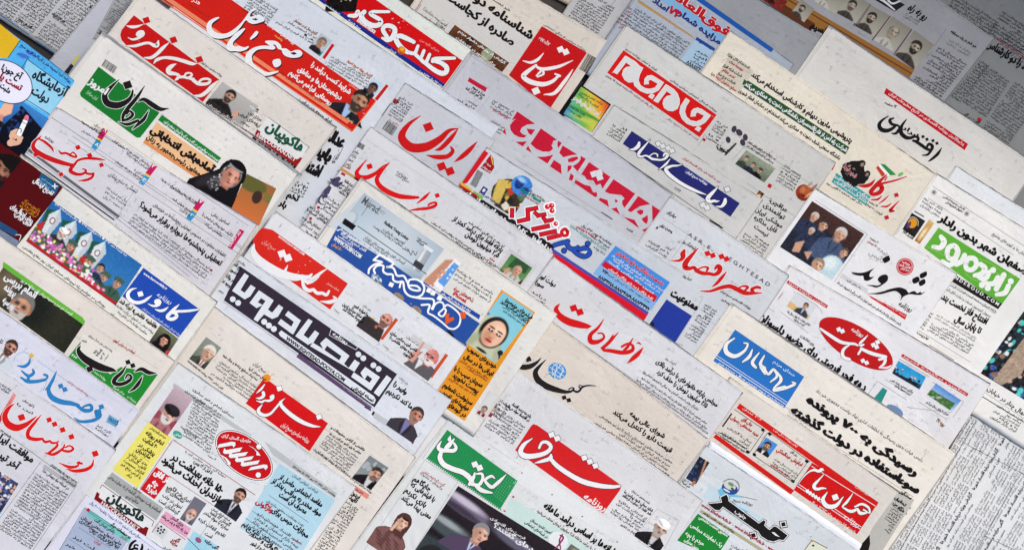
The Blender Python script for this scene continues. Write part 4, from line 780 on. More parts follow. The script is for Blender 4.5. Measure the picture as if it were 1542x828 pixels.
P('newspaper with a thick black script title edged in white below a small globe, lower right', (1064, 670), (1291, 827), 260, (216, 222, 228), D=(-.56, .83), sheets=2, spread=3)
sheet('inner_sheet', [(1070, 662), (1297, 819), (1288, 840), (1060, 683)], N.z - .0009, N.z - .0006, paper((238, 241, 252), 99), N.root, N.loc, random.Random(3))
Z('c3')
Q((196, 216, 226), '1190,440 1500,640 1470,690 1150,520', 'colour_block')
F('1130,284 1188,320 1050,410', lambda c: c.bg((26, 30, 44), (40, 50, 80)).spots(0, 10, 60, 90, 12, 7, [(50, 70, 120), (70, 80, 100), (20, 20, 30)]).p([26, 0, 34, 0, 52, 80, 46, 84], (206, 150, 110)).n(12, 2)); Q((220, 120, 40), '1095,425 1110,432 1098,450 1082,440', 'photograph', 2.6); TL_(['حضور ۲۰ هزار|1035,420,1095,458', 'نام آنها؟|1025,435,1070,468'], 4.5)
Zr(1055, 715, 1205, 796, 1533, 828)
Q((120, 200, 232), '262,235 320,190 400,265 545,300 700,345 430,330 470,420 760,572 600,548 430,400 300,330', 'emblem', 2.2); E((44, 80, 160), 450, 205, 128, 88, 22, 'globe_emblem', 3, True); E((206, 214, 206), 450, 165, 96, 56, 22, 'emblem', 4); E((120, 150, 110), 470, 140, 50, 28, 30, 'emblem', 5); E((70, 90, 60), 490, 210, 30, 18, 40, 'emblem', 5); E((226, 230, 236), 400, 235, 60, 14, 30, 'emblem', 5); U()
S((40, 36, 40), '', ' '.join(f'{460 + 135 * math.cos(a):.0f},{180 + 120 * math.sin(a):.0f},15' for a in np.linspace(-2.4, .9, 22)), name='emblem_ring'); R((110, 110, 114), .9, '540,305 700,342; 700,342 870,382'); T('روزنامه صبح', 495, 400, 800, 470, 7, (60, 90, 110), .02, slant=.1)
Zr(1100, 740, 1200, 828, 923, 812)
_k = '-316,166 -117,148 -136,76 -54,36 -30,85 -27,126 395,440 460,392 488,405 470,470 545,530 600,478 640,485 795,605 735,672 680,660 600,690 520,672 430,615 385,545 330,515 -104,203 -154,257 -217,248'
PL(K, _k, 'lettering_outline', 3, out=(K, 2.0)); PL((240, 240, 240), _k, 'lettering_outline', 3.6, out=((240, 240, 240), 1.2)); PL((24, 22, 24), _k, l=5); PL((236, 238, 240), '570,558 610,560 685,628 620,605', 'lettering', 5.6)
for a, b in ((735, 450), (320, 602)): PL(K, f'{a-62},{b-44} {a+42},{b-56} {a+60},{b+44} {a-44},{b+58}', 'lettering_outline', 3.4); PL((240, 240, 240), f'{a-50},{b-34} {a+34},{b-46} {a+48},{b+34} {a-34},{b+46}', 'lettering_outline', 4.2); PL((24, 22, 24), f'{a-34},{b-22} {a+22},{b-32} {a+34},{b+22} {a-22},{b+32}', l=5)
T('جنوب', 52, 285, 205, 385, 9, WH, .03, 'lettering', 6.5)
Z('c3'); T('www.khabarAds.ir - www.khabarAds.ir - www.khabar', 1138, 570, 1640, 890, 7, (170, 20, 44), .03)
Q((172, 168, 136), '1140,590 1620,900 1610,915 1128,605', 'colour_block'); T('روزنامه خبر جنوب فارس بوشهر', 1150, 612, 1330, 728, 4.5)
Q((24, 130, 48), '1120,615 1306,745 1225,870 1000,770', 'panel', into=True); TL_(['نخستین نشست تخصصی|1125,640,1290,750', 'یک نماینده مجلس|1075,685,1255,810', 'مردم را بچه|1045,735,1150,800', 'حسن محرابی|1040,770,1120,828'], 8.5, (236, 244, 236), .03, 'lettering'); U(); B(1330, 770, 1480, 870, 1290, 840, 4.8)
Z('d3'); Q((222, 226, 204), '310,768 390,805 400,860 240,860', 'advertisement'); R((70, 60, 60), 1, '310,768 400,815; 310,768 250,850'); E(K, 318, 800, 7, 6, 0, 'emblem', 3); Q((226, 130, 50), '308,766 325,774 312,780', 'emblem', 4)
# ================================================================== middle columns
P('newspaper with a long red banner of silver script and a bearded man in its corner', (330, -92), (749, 193), 430, (212, 218, 228), D=(-.56, .83), sheets=2)
Z('b0')
B(10, -40, 150, 55, -60, 60, 4.4)
Q((186, 202, 222), '-560,130 -330,290 -410,390 -640,220', 'colour_block')
M((214, 30, 20), '-560,-305 717,585 577,767 -700,-132', 'banner'); Q((238, 140, 104), '-660,-135 562,702 552,720 -680,-118', 'colour_block', 2); R((240, 120, 70), 1.6, '-690,-112 578,760; 716,588 580,762', l=3)
Z('a0')
Zr(300, 5, 470, 96, 1542, 825)
_s = ('270,200 180,270 165,330 200,390 280,422 370,420 450,380 540,310 620,220 700,110 772,75 722,112 690,160 700,195 760,178 830,178 882,237 820,266 740,282 680,262 632,232 560,330 470,422 380,467 270,482 180,462 120,402 103,330 130,260 200,214; 775,390 802,402 770,452 710,492 700,482 740,430; 622,348 560,430 470,520 455,570 490,600 540,590 580,602 620,610 672,595 640,632 560,657 490,652 430,652 383,622 383,570 430,490 520,400; '
      '903,530 960,518 1050,528 1112,580 1122,620 1190,628 1250,668 1310,648 1370,648 1404,690 1370,732 1290,744 1210,732 1150,692 1130,642 1080,620 1048,572 1000,562 1034,612 1000,632 900,622 800,634 735,684 712,742 735,830 800,900 940,950 1080,930 950,985 800,975 700,910 645,830 633,760 660,680 740,618 850,588 950,588 972,580; 1010,788 1092,768 1112,832 1060,872 1020,852')
PL((30, 24, 28), ';'.join(' '.join('%g,%g' % (float(p.split(',')[0]) + 16, float(p.split(',')[1]) + 22) for p in t.split()) for t in _s.split(';')), 'lettering_outline', 3.4, smooth=True); PL((224, 229, 236), _s, out=((240, 242, 246), .5), smooth=True); PL((30, 24, 28), '715,222 770,208 805,226 770,238; 1240,682 1300,668 1335,695 1290,708', 'lettering_outline', 5.6)
Z('a0')
T('«در', 1112, 5, 1155, 32, 9, WH, .01, 'small_type'); T('آدرس پست الکترونیک', 1085, 22, 1210, 105, 4, (110, 50, 30), .01, 'small_type')
Z('b0')

T('روزنامه فرهنگی اقتصادی ایران', 88, 145, 240, 260, 6, WH, .02, 'small_type'); T('یکشنبه', 128, 210, 172, 240, 4, (250, 210, 90), .03, 'small_type')
TL_(['شرایط کسب درآمد را|338,382,562,548', 'درشهرستان‌ها و مناطق|262,408,510,582', 'روستایی فراهم می‌کنیم|212,428,452,612'], 10.5, WH, .045, 'headline'); T('استاندار؛', 558, 490, 610, 526, 6, (250, 180, 170), .0, 'small_type')
T('خوزستان ۲۰ بهمن ۱۳۹۳', 145, 418, 350, 560, 4, (150, 50, 30), .02, 'small_type'); T('شماره ۶۵۲', 330, 552, 400, 598, 4, (150, 50, 30), .02, 'small_type')
PT(622, 588, 60, 1.3, 2.1, 2.7, 1.6, lambda c, x, y, r: c.bust(x - r * .5, y + r * 1.9, r * .95, (34, 34, 44), (160, 190, 230)).head(x, y, r, (176, 126, 100), (40, 34, 32), (62, 52, 48)))
T('زمینه', 545, 690, 580, 716, 6, (255, 220, 150), .03, 'small_type'); U()
B(160, 90, 375, 215, 135, 135, 4.4); T('گزارش سال نو در خوزستان', 240, 122, 372, 205, 5.5, (150, 80, 40), .05); F('398,192 465,240 325,280', lambda c: c.bg((180, 190, 200)).bust(30, 92, 22, (34, 32, 36)).head(34, 40, 25, (180, 140, 116), (110, 100, 94)).p([70, 70, 90, 60, 90, 100, 60, 100], (40, 130, 110)).n(8, 2)); Q((200, 26, 24), '462,254 477,264 420,346 405,336', 'colour_block')
B(462, 318, 690, 450, 430, 385, 4.4); T('گزارش ویژه صبح امروز', 550, 358, 690, 452, 5.5, (190, 96, 50), .05); F('705,445 762,492 632,530', lambda c: c.bg((190, 206, 226)).bust(34, 92, 24, (30, 34, 50), (200, 210, 220)).head(42, 46, 30, (110, 80, 70), (30, 28, 30)).n(8, 2)); Q((200, 26, 24), '776,490 791,500 724,586 708,574', 'colour_block')
T('امام جمعه بندرعباس:', 268, 582, 452, 716, 7, b=.035)
Z('b1')
TL_(['عدالت|395,0,518,68', 'باید|355,98,442,152', 'اشتغال|255,170,385,238'], 25, b=.085); B(255, 248, 330, 290, 218, 320, 5.2); TL_(['تخم‌ها|165,330,262,380', 'بارور|118,375,190,420'], 13, b=.06); R((120, 40, 30), 1.4, '318,270 330,278'); B(500, 40, 540, 60, 440, 140, 30, ragged=.9)

P('newspaper with two word title in large red script, blank bluish margin above', (611, 125), (744, 212), 190, (198, 201, 210), D=(-.565, .825), sheets=2)
Z('b0')
BC('785,700 845,742 752,748', 14); B(858, 555, 935, 605, 785, 665, 4.2); Q((186, 28, 30), '826,570 852,588 838,606 812,590'); R(K, .9, '803,600 752,672'); B(795, 690, 850, 725, 790, 700, 4, (180, 60, 60)); R((180, 184, 192), .5, '850,560 740,738'); B(835, 540, 860, 560, 800, 600, 20)
Z('b1')
S((206, 20, 24), '975,-117,4 910,-70,22 868,-10,40 880,35,50 930,68,52 1010,62,50 1085,20,38 1140,-30,22 1195,-45,3; 1195,-45,4 1150,15,26 1095,70,24 1060,82,5; 1150,62,8 1162,88,22 1130,118,26 1070,122,26 1012,112,5; 1303,33,4 1262,78,26 1215,120,26 1172,150,4', '1020,-52,52 1098,176,48 1146,204,48')
R((190, 194, 202), .5, '655,15 830,130')

P('sports newspaper with red and blue outlined letters, a small globe and a black headline strip', (734, 222), (1030, 412), 210, (205, 210, 218), D=(-.56, .83), sheets=2)
Z('b1')
Q((222, 22, 40), '1345,82 1370,100 1245,272 1195,285 1222,262', 'colour_block'); Q((170, 20, 26), '1382,108 1398,132 1402,185 1378,218 1322,185', 'flag'); R((250, 230, 120), 1.2, '1385,118 1395,165', l=3); TL_(['هدیه ۴۰|1345,155,1382,182', 'خبر ورزشی|1330,175,1380,212'], 4.5, WH, .02)
BC('1305,195 1340,215 1262,280', 12); F('1340,290 1368,308 1318,322', lambda c: c.bg((60, 60, 120)).e(40, 50, 20, 30, (230, 230, 230)).n(10, 2)); TL_(['ورزشی|1315,325,1345,345', 'پنجشنبه خبر|1350,350,1425,400'], 5, (40, 60, 150), .05)
Q((230, 190, 60), '1210,265 1275,310 1262,325 1202,290', 'colour_block', 1); Q((190, 24, 34), '1205,282 1300,340 1320,370 1202,296', 'colour_block', 2); Q((130, 190, 90), '1285,318 1340,352 1330,372 1275,330', 'colour_block', 2)
def racer(c):
    c.e(50, 62, 46, 42, (60, 50, 40)); c.spots(14, 30, 90, 96, 30, 8, [(220, 170, 50), (190, 60, 40), (90, 120, 70), (230, 220, 200), (40, 36, 40)]); c.e(62, 24, 27, 25, (60, 130, 210)); c.e(54, 22, 11, 15, (30, 56, 130)); c.e(74, 30, 9, 8, (36, 70, 150)); c.e(54, 12, 12, 6, (150, 200, 240), .8); c.p([4, 40, 30, 30, 40, 90, 20, 100], (210, 180, 90)); c.n(14, 2)
F('1470,160 1640,270 1340,360', racer, l=3)
Z('c1')
T('روزنامه بین‌المللی', 108, 302, 232, 380, 6, b=.02); T('Sport News', 92, 318, 205, 388, 8, (20, 140, 120), .05, slant=.1); T('International Sport Daily', 85, 330, 195, 402, 4, (170, 40, 60), .02)
Z('k5')
M((207, 212, 220), '10,-150 560,-30 1010,370 480,150', 'masthead', .6)
Zr(730, 280, 920, 382, 1542, 828); _o = ((250, 250, 252), 2.4)
_b = '335,275,42 332,385,42; 648,268,42 525,292,42 530,405,42 400,435,42; 605,320,34 650,362,40 748,345,38; 712,382,34 745,430,40 842,412,38; 790,488,44 575,532,44; 875,552,44 672,596,44; 930,600,44 765,642,44'
S((222, 22, 44), _b, sharp=True, out=((90, 8, 16), .9), l=6.4); S((250, 250, 252), _b, sharp=True, out=_o, l=5.6, name='lettering_outline')
S((222, 22, 44), '1012,560,40 980,525,40 938,560,40 960,605,40 1005,600,40 1012,560,40', '765,255,64 818,240,64 822,302,64 868,462,56', rnd=True, out=_o, l=6.6); S((250, 220, 224), '', '775,245,18 826,232,18 830,294,18 878,456,18', rnd=True, l=7.2, name='lettering_outline')
Z('k5')
S((40, 84, 190), '735,180,42 640,205,40 575,225,38; 715,200,40 760,262,42 820,268,42 850,245,30; 870,275,40 930,258,42 975,285,42 985,325,42 930,355,44 860,335,42 800,290,36', '965,208,54 690,288,54', rnd=True, out=((24, 30, 80), 1.2), l=6); S((226, 232, 240), '930,315,22 950,300,18', l=6.4)
U()
T('www.khabarsport.com', 755, 15, 1175, 300, 8, (70, 160, 150), .0); TL_(['چهارشنبه ۱۵ بهمن ۱۳۹۳ سال|890,5,1240,225', 'شماره ۴۵۰۲ صفحه|1000,125,1210,265'], 5); T('۱۲ صفحه با نیازمندی', 830, 15, 1060, 150, 6, (200, 20, 50), .05); T('4 Feb 2015', 1025, 255, 1160, 345, 5, (90, 90, 100), .01)
Z('px')
Q((28, 24, 26), '699,283 836,371 829,384 692,293', 'headline_strip', into=True); T('خداحافظی کارلوس دو ماه بعد از جام', 700, 292, 831, 381, 9, WH, .055, 'lettering'); U()
Q((228, 22, 46), '829,377 975,474 969,484 826,386', 'colour_block'); Q((70, 84, 180), '831,373 977,470 975,474 829,377', 'colour_block', 1.5)
M((70, 148, 234), '927,370 1009,425 979,468 893,412', 'advertisement'); Q((140, 190, 240), '905,398 988,454 979,468 893,412', 'colour_block', 1.5); Q((222, 20, 40), '911,393 990,446 985,455 906,400', 'colour_block', 2)
T('عضویت رایگان و باور ایرانیان', 928, 381, 998, 430, 8, (222, 30, 50), .05, 'lettering', out=(WH, .03)); TL_(['آموزش و پرورش ایرانیان برای اولین بار|921,385,1000,440', 'در سراسر کشور همراه با شما|923,392,993,441', 'همین حالا تماس بگیرید|915,393,985,444'], 4.6, WH, .02, 'small_type'); T('کاملا رایگان با سه بازی رایگان و آموزش', 916, 405, 982, 452, 5, WH, .03, 'small_type'); T('VIP', 906, 408, 914, 414, 6, K, .03, 'small_type'); T('عدد مورد نظر را ارسال کنید', 914, 413, 978, 456, 4, K, .01, 'small_type'); T('۸۸۱۳۴۶۱۸-۸۸۸۳۴۸۱۹-۸۸۸۴۳۴۹۹', 900, 418, 976, 468, 7.5, K, .045, 'lettering'); U()

P('newspaper with wide red script title above a plant emblem column and small green photograph', (559, 191), (833, 383), 220, (217, 218, 223), D=(-.565, .825), sheets=2)
Z('b1')
BC('622,35 655,55 608,62', 9); B(600, 70, 625, 88, 540, 165, 7); R((190, 192, 198), .5, '660,20 1540,590'); T('آشنا', 525, 172, 565, 195, 4, (190, 40, 40), .04)
Q((204, 152, 84), '514,180 600,236 592,250 506,194', 'colour_block'); Q(K, '595,232 624,250 614,264 588,246', 'colour_block'); Q((190, 34, 40), '520,208 542,222 534,234 512,220', 'colour_block')
S((70, 66, 96), '500,248,26 475,262,34 455,250,10; 520,270,10 490,282,26 462,276,8; 445,290,8 420,320,12 430,350,16 400,345,10 385,375,10 400,395,6; 450,300,18 435,325,24; 425,340,20 410,360,10', name='plant_emblem')
TL_(['خداحافظ|530,262,580,298', 'بزرگ مرد|510,280,565,318', 'روزهای خوب|490,292,560,338', 'تا مشهد|500,322,550,358'], 6.5, b=.035); B(430, 335, 510, 390, 385, 415, 5.2)
E((190, 40, 50), 383, 414, 9, 9, 0, 'emblem', 3, n=16); E((190, 40, 50), 338, 478, 9, 9, 0, 'emblem', 3, n=16); TL_(['صف بندی بازار را هنوز|330,410,440,492', 'کوتاه‌ای است با|312,428,430,512', 'دستکش‌های جدید|285,472,392,545'], 6.5, b=.035); B(290, 490, 395, 560, 250, 550, 5)
S((228, 20, 24), '662,138,4 622,185,16 605,215,24 625,240,30 670,238,26 720,212,20 755,178,10 795,155,3; 795,155,4 748,205,18 722,250,24 740,290,28 790,325,30 850,348,28 910,355,24 962,356,14; 1030,325,4 1000,355,18 955,390,4; 905,432,4 960,424,14 1020,418,18 1062,402,18 1062,385,12 1030,392,12 1020,402,10', '680,176,32 1072,344,26')
TL_(['روزنامه|835,210,900,252', 'صبح ایران|832,222,905,272'], 5, b=.0)
T('در طرح بازنگری اعلام شد', 1250, 500, 1460, 645, 5); TL_(['یارانه فقط برای درآمد کمتر از|1162,486,1445,674', '۲٫۵ میلیون تومان|1232,576,1424,706'], 10.5, b=.05); S((190, 24, 40), '', '1380,710,10 1390,717,10 1400,724,10', rnd=True)
TL_(['هیات دولت با اصلاح قانون هدفمندی یارانه‌ها موافقت کرد تا سقف|1035,502,1460,790', 'درآمد خانوارها برای دریافت|1150,600,1400,760'], 4.6)
R((196, 192, 196), 1.6, '1490,655 1570,710'); Z('k5')
M((206, 204, 206), '62,272 372,482 168,738 -140,525', 'picture_frame'); F('78,325 322,490 -65,520', lambda c: c.bg((70, 124, 66), (110, 150, 96)).p([30, 0, 110, 0, 110, 44, 20, 60], (50, 86, 54)).bust(72, 92, 22, (196, 194, 186)).head(70, 50, 24, (206, 156, 130), (180, 170, 160), None, bald=True).p([10, 90, 30, 60, 44, 70, 34, 100], (200, 150, 126)).p([104, 100, 130, 60, 140, 66, 124, 100], (36, 34, 36)).n(8, 2)); U()

P('newspaper with a red script title and a small two line black headline at its right', (834, 387), (1117, 590), 200, (218, 219, 224), D=(-.58, .815), sheets=2)
Z('c2')
TL_(['دولت اور|202,28,290,86', 'سورا|175,62,222,94'], 9, b=.05); B(160, 95, 245, 150, 140, 140, 5)
S((222, 22, 26), '318,183,5 298,212,26 318,252,36 370,285,42 430,302,40 480,312,26 502,312,5; 575,272,4 540,322,16 498,362,24 500,400,30 540,402,24 575,380,14 568,355,10 540,352,8; 660,348,4 610,400,20 570,445,16 620,455,22 690,465,24 738,452,22 742,425,16 715,412,12 680,430,14; 630,360,5 600,410,18 560,438,10; 745,380,4 715,428,18 690,455,14; 803,435,4 775,470,24 742,500,24 712,526,4; 765,410,3 778,408,10 790,418,4', '400,207,40 436,230,40')
T('اخبار روز', 930, 500, 990, 540, 5, b=.0)
TL_(['مجلس یارانه خانوارهای با درآمد بالای|876,522,1228,780', '۲/۵ میلیون تومان را حذف کرد|880,582,1168,786'], 10, b=.045)
TL_(['نمایندگان مجلس با سیاست گسترش بیمه همگانی به کمیسیون اجتماعی ویژه|800,578,1120,800', 'مجلس تصویب کردند تا یارانه خانوارهای پردرآمد حذف شود و به تولید کمک شود|790,612,1170,880', 'منابع حاصل از حذف یارانه در بخش بهداشت و درمان هزینه می‌شود|760,622,1170,910'], 5.4, b=.015)
R((140, 140, 146), .6, '225,250 1180,930; 225,256 1180,936'); B(232, 258, 1180, 930, 228, 268, 3.6, (120, 120, 124))

P('cream newspaper with black script title and a small blue ruled globe', (820, 476), (1065, 660), 200, (221, 212, 202), D=(-.58, .815), sheets=2)
Z('c2')
S((34, 28, 30), '122,472,4 88,505,16 75,530,26 100,548,32 145,545,30 185,522,18 212,495,4; 240,505,4 200,545,18 178,580,30 195,625,38 240,658,38 300,680,32 350,692,22 385,690,14; 385,690,12 402,672,10 385,668,8 372,678,8; 395,682,12 420,692,14 440,678,12 430,660,8; 440,678,10 455,662,12 490,655,9 530,658,4; 455,662,8 430,650,5', '138,503,32 345,725,26 372,740,26', out=((238, 236, 234), .5))
E((74, 150, 216), 305, 571, 54, 46, 30, 'globe_emblem', 3, True); R((232, 236, 240), .8, '262,548 345,602; 255,575 330,612; 282,530 352,578; 305,525 290,615; 328,532 272,600; 342,550 318,616', l=4); S((232, 236, 240), '300,526,3 275,560,3 295,616,3; 312,526,3 340,570,3 300,616,3', l=4, name='globe_lines'); U()
Z('c3')
TL_(['شورای عالی بیمه|722,42,922,180', 'قیمت دارو را کنترل می‌کند|626,32,962,264'], 10, b=.045); R((120, 110, 110), .5, '600,85 770,205')
B(560, 35, 980, 310, 520, 95, 5); B(740, 250, 960, 390, 735, 262, 5); R((180, 170, 164), .5, '160,-60 920,480')

P('newspaper with rounded red masthead holding white script and a small turbaned man portrait', (696, 498), (1057, 753), 230, (222, 223, 227), D=(-.575, .82), sheets=2)
Z('c3')
TL_(['رشد سه درصد اقتصاد|40,-15,150,62', 'در اقتصاد مولد می‌شود|0,-12,140,84'], 7, b=.05); B(-40, 0, 125, 108, -120, 110, 5); R((180, 180, 186), .6, '-20,100 90,180'); F('-95,-70 -25,-30 -150,20', lambda c: c.bg((206, 206, 208)).bust(40, 92, 22, (160, 40, 40), (220, 220, 220)).head(50, 44, 26, (196, 150, 126), (110, 90, 80)).n(6, 2)); B(-30, -60, 40, -10, -90, 30, 5)
M((222, 34, 38), '150,112 165,96 190,104 660,440 674,462 668,480 570,614 60,248')
S((236, 236, 240), '160,180,5 112,215,22 92,258,28 120,282,32 180,280,28 240,262,24 268,230,22 245,202,20 215,205,16 200,235,14; 175,322,5 215,312,18 265,295,22 268,275,12; 262,292,20 300,335,26 370,385,28 450,428,30 540,452,28 620,460,22 666,456,14', '272,158,34 305,180,34 462,292,32 494,314,32 526,338,32', out=(K, .9))
T('روزنامه', 452, 525, 578, 602, 14, (246, 240, 240), .02, 'lettering', slant=.15); U()
TL_(['شاید محلی شود پیشین ما|690,492,855,606', 'شد فقط از حمایت کرده‌اند|680,512,845,626'], 6.5, b=.04); T('رئیس‌جمهور در دیدار:', 735, 485, 840, 560, 4.5); B(668, 530, 830, 640, 610, 610, 5)
R((170, 170, 176), .6, '882,588 1012,655; 1012,655 925,820; 882,588 790,705'); PT(905, 700, 48, 1.7, 2.6, 2.1, 1.5, lambda c, x, y, r: c.bust(x, y + r * 2, r, (34, 32, 36), (200, 200, 204)).head(x, y, r, (206, 160, 134), (150, 144, 138), (170, 166, 160), turban=(238, 238, 238), glasses=True)); T('تا ایجاد سه میلیون شغل پایدار در کشور', 670, 680, 930, 850, 4.5)

P('newspaper with a green masthead, woman in a padded coat and a big dark parliament photograph', (679, 629), (1010, 848), 330, (223, 226, 228), D=(-.6, .8), sheets=3, spread=3)
Z('b3')
R((170, 172, 176), .6, '1090,150 985,300; 1000,305 1190,430; 1190,430 940,830; 1000,305 640,840'); S((120, 60, 60), '', '1165,92,8 1208,118,8 1290,152,8 1372,242,8', rnd=True)
M((36, 148, 84), '1130,130 1538,426 1438,588 1013,292')
S((36, 148, 84), '', ' '.join(f'{1013 + 425 * k / 38:.0f},{296 + 296 * k / 38:.0f},9' for k in range(39)), name='masthead_teeth', l=2, rot=0); S((110, 190, 140), '', ' '.join(f'{1470 - 70 * (k // 6) / 9 + 14 * (k % 6) * .8:.0f},{395 + 110 * (k // 6) / 9 + 9 * (k % 6):.0f},6' for k in range(60)), name='masthead_dots', l=2, rnd=True)
Zr(640, 645, 790, 726, 1533, 828); S((238, 240, 240), '252,190,12 205,280,54 245,328,64 340,335,62 440,338,60 478,290,50 445,222,34; 452,155,16 380,240,70 325,292,60; 392,105,10 375,165,60; 245,372,60 230,450,74 290,550,80 430,620,80 580,672,80 690,760,80 730,850,70', out=(K, .9)); Z('b3'); S((238, 240, 240), '1258,446,18 1280,410,20 1290,380,10; 1265,440,18 1310,450,20 1335,415,18 1330,385,16 1300,385,10; 1290,448,18 1330,480,26 1390,495,10; 1472,388,4 1430,430,20 1390,462,18 1365,455,10; 1405,410,8 1385,398,16 1350,420,16 1370,450,18 1400,462,14', '1290,330,36 1318,350,36', out=(K, .9)); U()
T('گفت و گو با شهاب کرامتی', 985, 372, 1110, 458, 5.5, (200, 34, 40), .02); T('برگزیده‌ای از جشنواره', 972, 382, 1100, 478, 5.5, b=.005)
TL_(['جایگاهم|930,420,1028,486', 'با فیلم‌هایی که|915,452,1050,548', 'بازی نکردم|882,485,1000,580', 'معنی پیدا می‌کند|862,528,1030,648'], 10.5, b=.045)
def woman(c, x, y, r):
    c.e(x - r * .3, y + r * 3.4, r * 2.6, r * 2.2, (124, 86, 84)); c.p([x - r * 2.4, y + r * 5, x - r * 1.9, y + r * 2.4, x - r * .4, y + r * 1.5, x + r * .9, y + r * 1.7, x + r * 1.7, y + r * 2.6, x + r * 2, y + r * 5], (124, 86, 84))
    for k in range(12): c.e(x - r * 1.9 + r * .33 * k, y + r * (2.6 + .45 * (k % 4)), r * .6, r * .09, (84, 54, 54), .8, 20)
    c.e(x, y - r * .05, r * 1.12, r * 1.3, (84, 54, 52)); c.p([x - r * 1.1, y, x + r * 1.1, y, x + r * 1.0, y + r * 1.9, x - r * .9, y + r * 1.8], (84, 54, 52)); c.head(x, y, r * .82, (228, 182, 156), (60, 40, 36), bald=True); c.e(x, y - r * .86, r * .8, r * .36, (84, 54, 52)); c.e(x + r * .1, y - r * .55, r * .5, r * .16, (50, 34, 32), .5)
    c.p([x - r * .95, y + r * 1.7, x - r * .75, y + r * .2, x - r * .4, y + r * .3, x - r * .5, y + r * 1.6], (226, 180, 154)); c.p([x - r * 1.3, y + r * 4, x - r * 1.0, y + r * 1.6, x - r * .45, y + r * 1.7, x - r * .6, y + r * 4], (100, 66, 64)); c.n(8, 2)
PT(872, 668, 46, 1.5, 4.6, 2.5, 2.0, woman)
Z('px')
def parl(c):
    c.bg((44, 36, 42), (26, 24, 30)); c.e(17, 14, 30, 8.5, (112, 102, 124), .35, 3); c.e(14, 10, 24, 3.4, (196, 188, 204), .8, 3); c.e(16, 19, 24, 3, (66, 58, 74), .8, 3); c.e(17, 41, 30, 9, (74, 84, 88), .35, 2); c.e(12, 37, 18, 3.2, (158, 166, 168), .8, 2); c.e(16, 68, 34, 12, (58, 66, 70), .4, 2); c.e(79, 18, 28, 6, (96, 92, 112), .5, 3); c.e(78, 15, 20, 2.4, (150, 144, 164), .9, 3); c.e(130, 44, 34, 22, (44, 44, 48), .5); c.e(140, 24, 36, 9, (86, 84, 94), .7); c.bust(14, 104, 18, (60, 60, 70)).head(18, 82, 16, (190, 140, 120), (40, 40, 44)); c.bust(170, 90, 20, (50, 50, 60)).head(168, 60, 16, (180, 140, 120), (60, 60, 60)); c.n(6, 2)
F('690,731 900,862 606,856', parl); Z('b3'); PT(1322, 732, 56, 1.3, 3.2, 3.6, 2.4, lambda c, x, y, r: c.p([x - r * 3.4, y + r * 3.2, x - r * 2.6, y + r * 1.6, x - r * .8, y + r * .9, x + r * .7, y + r * 1.1, x + r * 2.2, y + r * 1.9, x + r * 2.4, y + r * 3.2], (84, 70, 96)).p([x - r * .6, y + r * .8, x + r * .4, y + r * .9, x - r * .2, y + r * 2.4], (196, 206, 230)).p([x - r * .2, y + r * 1.1, x, y + r * 1.1, x - r * .1, y + r * 2.4], (60, 48, 76)).head(x, y, r, (216, 166, 144), (140, 136, 138), turn=.22), l=3); Z('px'); T('پیامدهای گفتند؟', 742, 792, 820, 842, 10, (236, 236, 238), .04, out=((30, 26, 30), .02)); T('فرصت‌های اقتصادی', 738, 780, 790, 812, 6, (230, 230, 230), .02)
Z('c3')
Q((200, 224, 218), '35,520 260,660 700,960 640,1060 -10,640', 'panel', .8); Q((223, 226, 228), '120,330 900,860 880,900 60,430', 'panel', .9)
S((196, 40, 50), '', '50,518,12 0,600,10', rot=0); TL_(['حذف یارانه‌ها بر اساس درآمد ماهانه|222,578,720,918'], 14, b=.06); T('مشمول با درآمد ماهانه ۲٫۵ میلیون تومان حذف می‌شود', 184, 602, 560, 862, 6.5, (60, 40, 44), .02); TL_(['کمپین تشدید سرطان|148,655,268,735', 'در شبکه‌های اجتماعی|115,668,245,760'], 6.5, b=.03)
E((232, 234, 234), 310, 775, 58, 52, 35, 'emblem', 1.5); S((150, 50, 110), '322,740,8 340,755,10 310,800,9 290,820,6; 335,735,8 318,770,9 325,820,6', name='ribbon_emblem'); F('385,790 460,840 330,860', lambda c: c.bg((110, 110, 104)).e(50, 60, 36, 44, (70, 66, 60)).e(46, 30, 20, 20, (150, 140, 120)).n(14, 2))
S((120, 60, 60), '', '100,380,8 275,505,8 450,632,8 652,778,8', rnd=True)
# ================================================================== the three columns on the left
P('newspaper with a skin lotion advertisement, blue outlined title band and orange strip with a woman', (546, 270), (838, 473), 222, (226, 225, 221), D=(-.565, .825), sheets=2, spread=3)
Z('b1')
def lotion(c):
    t = np.clip((c.x / (100 * c.asp)), 0, 1); c.c[..., 0] = 196 - 50 * np.abs(t - .55); c.c[..., 1] = 206 - 40 * np.abs(t - .55); c.c[..., 2] = 214 - 30 * np.abs(t - .55); c.c += (c.y * .14)[..., None]; c.a[:] = 1
    c.e(10, 70, 16, 20, (150, 160, 168), .3); c.e(10, 68, 13, 17, (196, 206, 212), .3); c.e(250, 100, 60, 20, (150, 170, 184), .9)
M((200, 208, 214), '650,330 1112,655 978,840 435,515', 'advertisement'); F('650,330 1112,655 500,520', lotion)
T('Murad.', 628, 385, 730, 455, 17, (80, 84, 90), .0, 'lettering'); R((120, 124, 130), .8, '690,375 632,462; 735,420 772,450; 735,432 760,455', l=4); Q(K, '537,476 602,520 580,547 520,505', 'colour_block', 4); R((70, 74, 80), 1.2, '610,520 1010,800', l=4)
